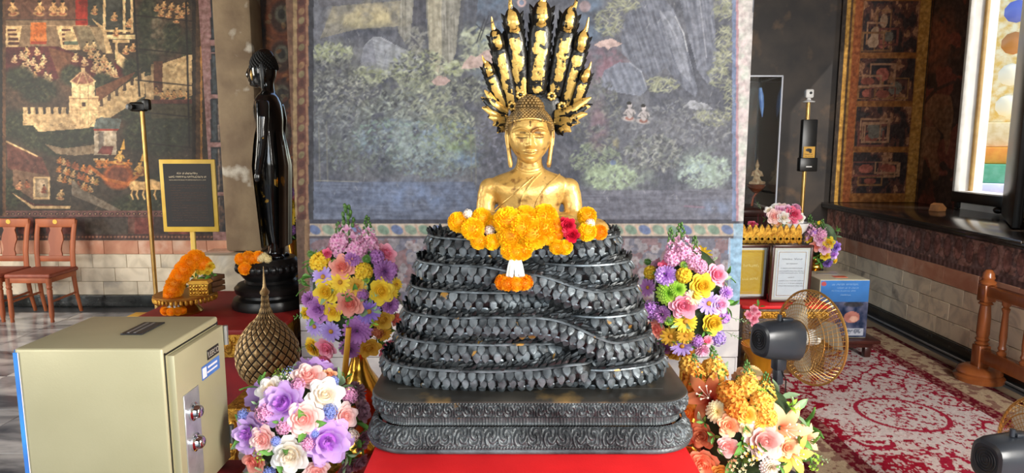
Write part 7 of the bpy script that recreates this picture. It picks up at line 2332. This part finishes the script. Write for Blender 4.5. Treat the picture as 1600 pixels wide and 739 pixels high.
# ---- standing fans
M_fan = pm('fan_black', (48, 53, 60), (40, 44, 50), scale=6, rough=.32)
M_cage = pm('fan_gold_wire', (206, 160, 92), (186, 138, 70), scale=6, rough=.28, metal=.75)
M_blade = pm('fan_blade', (214, 200, 176), (200, 186, 160), scale=5, rough=.3, transl=.3)
def fan(label, head, az, tilt, R_, floor_z=0.0126, base_r=.17):
    """head: centre of the cage; az: direction the fan blows (0 = +X)"""
    f = thing('standing_fan', label, 'fan', (head[0] - .15 * math.cos(az), head[1] - .15 * math.sin(az), floor_z), group='gold caged standing fans')
    hz = head[2] - floor_z
    HM = Matrix.Translation((.15 * math.cos(az), .15 * math.sin(az), hz)) @ Matrix.Rotation(az, 4, 'Z') @ Matrix.Rotation(-tilt, 4, 'Y')
    # cage: fan axis is +X
    AX = HM @ Matrix.Rotation(PI / 2, 4, 'Y')            # local z -> +X
    cage = MB()
    prf = [(.035, .075), (R_ * .35, .072), (R_ * .72, .055), (R_ * .94, .022), (R_, .0)]
    prb = [(.05, -.085), (R_ * .35, -.082), (R_ * .72, -.066), (R_ * .94, -.028), (R_, -.0)]
    for k in range(64):
        a = 2 * PI * k / 64
        for pr in (prf, prb):
            cage.tube([(r * math.cos(a + .25 * (1 - r / R_)), r * math.sin(a + .25 * (1 - r / R_)), z) for r, z in pr], .0014, 4, M=AX)
    tag(cage.build('cage_wires', M_cage, f), kind='stuff')
    rim = MB()
    for r, z, th in ((R_, 0, .0055), (R_ * .72, .056, .002), (R_ * .72, -.067, .002), (R_ * .38, .072, .002), (R_ * .38, -.082, .002)):
        rim.tube([(r * math.cos(2 * PI * k / 48), r * math.sin(2 * PI * k / 48), z) for k in range(48)], th, 6, closed=True, M=AX)
    for q in range(11):
        r = R_ * (.22 + .07 * q)
        for pr in (prf, prb):
            z = float(np.interp(r, [a_[0] for a_ in pr], [a_[1] for a_ in pr]))
            rim.tube([(r * math.cos(2 * PI * k / 40), r * math.sin(2 * PI * k / 40), z) for k in range(40)], .0011, 4, closed=True, M=AX)
    rim.build('cage_rim', M_cage, f)
    mb = MB(); mb.lathe([(0, .075), (.04, .075), (.045, .08), (0, .084)], 20, M=AX); mb.build('badge', M_cage, f)
    mb = MB(); mb.lathe([(0, -.05), (.035, -.05), (.04, .0), (.036, .035), (0, .04)], 20, M=AX); mb.build('hub', pm('fan_hub', (220, 214, 200), rough=.25), f)
    for q in range(3):
        P = np.zeros((9, 6, 3))
        for i in range(9):
            r = .035 + (R_ * .86 - .035) * i / 8
            for j in range(6):
                w = (j / 5 - .5) * np.interp(i, [0, 2, 5, 8], [.5, .85, .95, .62])
                a = 2 * PI * q / 3 + w + .25 * i / 8
                P[i, j] = (r * math.cos(a), r * math.sin(a), .03 * (w * 1.1))
        mb = MB(); mb.grid(P, M=AX); mb.build('blade', M_blade, f)
    # motor housing behind the cage
    mb = MB(); rows_ = [(-.295, .060), (-.29, .074), (-.26, .083), (-.17, .090), (-.105, .096), (-.098, .092), (-.09, .070)]
    P = np.zeros((28, len(rows_), 3))
    for j, (x, r) in enumerate(rows_):
        for i in range(28):
            a = 2 * PI * i / 28; c, s = math.cos(a), math.sin(a)
            kq = 1 / (abs(c) ** 3.2 + abs(s) ** 3.2) ** (1 / 3.2)
            P[i, j] = (x, c * r * .92 * kq, s * r * kq - .004)
    mb.grid(P, closed_u=True, M=HM)
    mb.add([tuple(P[i, 0]) for i in range(28)], [tuple(range(28))], M=HM)
    mt = mb.build('motor_housing', M_fan, f, fix=True)
    mb = MB(); BX = HM @ Matrix.Translation((-.297, 0, .0)) @ Matrix.Rotation(-PI / 2, 4, 'Y')
    for r in (.012, .023, .034, .045):
        mb.tube([(r * math.cos(2 * PI * k / 28), r * math.sin(2 * PI * k / 28), 0) for k in range(28)], .0022, 5, closed=True, M=BX)
    mb.build('vent_ring', pm('fan_vent', (20, 22, 24), rough=.5), mt)
    mb = MB(); mb.tube([HM @ Vector((-.19, 0, .088)), HM @ Vector((-.19, 0, .116))], .010, 10); mb.bbox((-.15, 0, .093), (.06, .03, .014), .004, M=HM); mb.build('knob', M_fan, mt)
    # neck bracket, pole, base
    nk = HM @ Vector((-.17, 0, -.095))
    mb = MB(); mb.bbox((nk.x, nk.y, nk.z - .02), (.055, .05, .07), .008, rz=az); mb.bbox((nk.x, nk.y, nk.z - .085), (.04, .038, .085), .008, rz=az); mb.build('tilt_bracket', M_fan, f)
    mb = MB(); mb.tube([(nk.x, nk.y, .02), (nk.x, nk.y, nk.z - .12)], .013, 12); mb.build('pole', pm('fan_pole', (150, 152, 156), rough=.25, metal=.9), f)
    mb = MB(); mb.lathe([(0, 0), (base_r, 0), (base_r, .012), (base_r * .8, .022), (.04, .035), (.03, .06), (0, .06)], 32, (nk.x, nk.y, 0)); mb.build('base', M_fan, f)
    mb = MB(); mb.tube([HM @ Vector((-.2, 0, -.075)), (nk.x + .03, nk.y - .02, nk.z - .1), (nk.x + .035, nk.y - .02, .3), (nk.x + .05, nk.y - .03, .05)], .003, 6); mb.build('cable', M_black, f)
    return f
h1 = at(1266, 527, 3.12)
fan('gold caged fan with a black motor in front of the donation box', (h1.x, h1.y, h1.z), math.radians(18), math.radians(-3), .225)
h2 = at(1642, 712, 2.45)
fan('gold caged fan cut off at the lower right corner', (h2.x, h2.y, h2.z), math.radians(10), math.radians(-2), .225)

# ---- wooden railing by the window wall
M_rail = pm('varnished_wood', (150, 84, 42), (118, 62, 30), scale=6, rough=.25, stretch=(1, 1, .3), coat=.3)
rl = thing('wooden_railing', 'varnished wooden railing with turned posts on a round base at the right', 'railing', (3.25, 4.50, 0.0126))
zt_ = at(1545, 420, 4.5).z
mb = MB(); mb.lathe([(0, 0), (.15, 0), (.155, .03), (.135, .045), (.14, .06), (.125, .085), (.09, .10), (.0, .10)], 36); mb.build('base', M_rail, rl)
k = zt_ / .82
mb = MB(); mb.bbox((0, 0, .17), (.082, .082, .16), .008); mb.lathe([(.036, .25), (.046, .26), (.034, .275), (.045, .29), (.034, .305), (.041, .33), (.039, .45), (.032, .53), (.046, .54), (.034, .555), (.044, .57), (.036, .58)], 24); mb.bbox((0, 0, .635 * k), (.082, .082, .12), .008)
mb.lathe([(.034, .69 * k), (.05, .70 * k), (.052, .715 * k), (.036, .73 * k), (.042, .745 * k), (.036, .76 * k), (.036, .775 * k), (.02, .80 * k), (0, .805 * k)], 24); mb.build('newel_post', M_rail, rl)
mb = MB(); mb.bbox((0, -1.0, .655 * k), (.06, 1.95, .075), .012, seg=3); mb.build('top_rail', M_rail, rl)
mb = MB(); mb.bbox((0, -1.0, .185), (.06, 1.95, .10), .010); mb.build('bottom_rail', M_rail, rl)
for j in range(8):
    mb = MB(); mb.lathe([(.026, .235), (.03, .25), (.018, .265), (.026, .28), (.02, .30), (.024, .36), (.018, .52), (.026, .55), (.016, .56), (.026, .575), (.028, .62 * k)], 14, (0, -.19 - j * .20, 0)); mb.build('baluster', M_rail, rl)

# ---- sensor post with warning label
b_ = Vector((at(1253, 330, 6.0).x, 6.0, 0))
sp = thing('sensor_post', 'yellow post with a black box and yellow label near the glass case', 'post', (b_.x, b_.y, 0))
zt_ = at(1268, 160, 6.0).z
mb = MB(); mb.tube([(0, 0, .01), (0, 0, zt_)], .017, 14); mb.build('post_tube', M_brass, sp)
mb = MB(); mb.lathe([(0, 0), (.12, 0), (.12, .01), (.03, .03), (0, .03)], 24); mb.build('foot', M_black, sp)
zA, zB = at(1266, 262, 6.0).z, at(1268, 187, 6.0).z
mb = MB(); mb.bbox((0, -.04, (zA + zB) / 2), (.13, .06, zB - zA), .008); mb.bbox((0, -.05, zA + .03), (.155, .07, .12), .008); bb = mb.build('black_box', M_black, sp)
zl0, zl1 = at(1266, 251, 5.95).z, at(1266, 229, 5.95).z
mb = MB(); mb.box((0, -.0735, (zl0 + zl1) / 2), (.10, .002, zl1 - zl0)); mb.build('warning_label', pm('label_yellow', (214, 160, 50), rough=.45), bb, smooth=False)
mb = MB(); mb.ball((-.005, -.076, zl1 - .03), (.028, .001, .014), 10, 6); mb.box((.01, -.076, zl1 - .045), (.02, .001, .02)); print_lines(mb, -.04, .03, zl0 + .055, .008, -.0756, 81, .9); print_lines(mb, -.04, .035, zl0 + .038, .006, -.0756, 82, .9); print_lines(mb, -.04, .02, zl0 + .022, .006, -.0756, 83, .9); mb.build('label_print', M_black, bb, smooth=False)
mb = MB(); mb.box((0, -.088, zA + .012), (.05, .003, .01)); mb.build('status_strip', pm('white_plastic', (226, 224, 220), rough=.4), bb, smooth=False)
mb = MB(); mb.lathe([(0, 0), (.05, 0), (.055, .008), (.02, .02), (.014, .04), (0, .04)], 20, (0, 0, zt_)); mb.bbox((0, 0, zt_ + .075), (.07, .05, .075), .012, seg=3); hd = mb.build('camera_head', MATS['white_plastic'], sp)
mb = MB(); mb.lathe([(0, 0), (.012, 0), (.012, .004), (0, .004)], 14, M=Matrix.Translation((.005, -.025, zt_ + .08)) @ Matrix.Rotation(PI / 2, 4, 'X')); mb.build('lens', M_black, hd)

# ---- glass case with a little figure, on a dark block
gx1_ = at(1219, 200, 5.72).x
cz0, cz1 = at(1214, 327, 5.72).z, at(1221, 120, 5.72).z
pdx0, pdx1, pdy0, pdy1 = gx1_ - .52, gx1_, 5.72, 6.25
pb = thing('case_pedestal', 'dark wooden block under the tall glass case', 'pedestal', ((pdx0 + pdx1) / 2, (pdy0 + pdy1) / 2, .0126))
mb = MB(); mb.bbox((0, 0, cz0 / 2), (.54, .55, cz0 - .03), .01); mb.build('block', M_dwood, pb)
mb = MB(); mb.bbox((0, 0, cz0 * .955), (.56, .57, cz0 * .05), .006); mb.build('cornice', M_dwood, pb)
gc_ = thing('glass_case', 'tall clear glass display case beside the pier', 'display case', ((pdx0 + pdx1) / 2, (pdy0 + pdy1) / 2, cz0 + .006))
h_ = cz1 - cz0
M_edge = pm('case_edge', (176, 180, 190), rough=.3)
for a, b, sx_, sy_ in ((0, -1, .5, .005), (0, 1, .5, .005), (-1, 0, .005, .52), (1, 0, .005, .52)):
    mb = MB(); mb.box((a * .255, b * .262, h_ / 2), (sx_, sy_, h_ - .01)); mb.build('pane', M_glass, gc_, smooth=False)
mb = MB(); mb.box((0, 0, h_), (.51, .525, .005)); mb.build('pane', M_glass, gc_, smooth=False)
for a in (-1, 1):
    for b in (-1, 1):
        mb = MB(); mb.box((a * .257, b * .264, h_ / 2), (.012, .012, h_)); mb.build('edge', M_edge, gc_, smooth=False)
    mb = MB(); mb.box((a * .257, 0, h_), (.012, .53, .012)); mb.build('edge', M_edge, gc_, smooth=False)
    mb = MB(); mb.box((0, a * .264, h_), (.52, .012, .012)); mb.build('edge', M_edge, gc_, smooth=False)
# figure on a cup-shaped stand inside
ks = mpp(5.95, 1.2)
fg = thing('small_figurine', 'little pale seated figure on a red cup stand inside the glass case', 'figurine', (at(1180, 320, 5.95).x, 5.95, cz0 + .006))
zf0 = at(1180, 288, 5.95).z - fg.location.z
mb = MB(); mb.tube([(-.03, 0, 0), (-.02, 0, .08), (.01, 0, zf0 - .07)], [.012, .01, .012], 8); mb.lathe([(.01, zf0 - .08), (.04, zf0 - .06), (.075, zf0 - .02), (.08, zf0), (0, zf0)], 20); mb.build('cup_stand', pm('copper_red', (150, 74, 40), (110, 50, 30), scale=10, rough=.35, metal=.5), fg)
mb = MB(); ellstack(mb, [(0, 0, zf0, .05, .04), (0, 0, zf0 + .03, .045, .035), (0, 0, zf0 + .06, .028, .022), (0, 0, zf0 + .10, .036, .026), (0, 0, zf0 + .12, .03, .02), (0, 0, zf0 + .13, .012, .012), (0, 0, zf0 + .15, .012, .012)], 16)
mb.ball((0, 0, zf0 + .165), (.02, .022, .026), 12, 8); mb.tube([(0, 0, zf0 + .185), (0, 0, zf0 + .225)], [.014, .002], 8)
for s in (-1, 1):
    mb.tube([(s * .034, 0, zf0 + .115), (s * .05, -.01, zf0 + .075), (s * .01, -.03, zf0 + .085)], [.010, .009, .008], 8)
    mb.tube([(s * .02, 0, zf0 + .015), (s * .065, -.02, zf0 + .015), (s * .01, -.04, zf0 + .012)], [.018, .015, .012], 8)
remeshed('figure', mb, pm('ivory', (206, 180, 140), (150, 110, 76), scale=40, rough=.45), fg, .005, 3)
for dx_, L0, h0_ in ((.0, .2, h_ - .12), (.10, .28, h_ - .08)):
    pass
bs = thing('blue_tassel', 'blue hanging tassel inside the glass case', 'tassel', (at(1188, 172, 5.95).x, 5.95, at(1190, 172, 5.95).z))
mb = MB(); mb.tube([(-.01, 0, .19), (0, 0, .12), (.012, 0, 0.03), (.02, 0, -.06)], [.012, .022, .018, .003], 10); mb.build('tassel', pm('blue_silk', (90, 134, 206), (130, 170, 226), scale=20, rough=.35), bs)
mb = MB(); mb.tube([(-.01, 0, .18), (-.01, 0, cz1 - bs.location.z - .005)], .003, 6); mb.build('cord', M_black, bs)
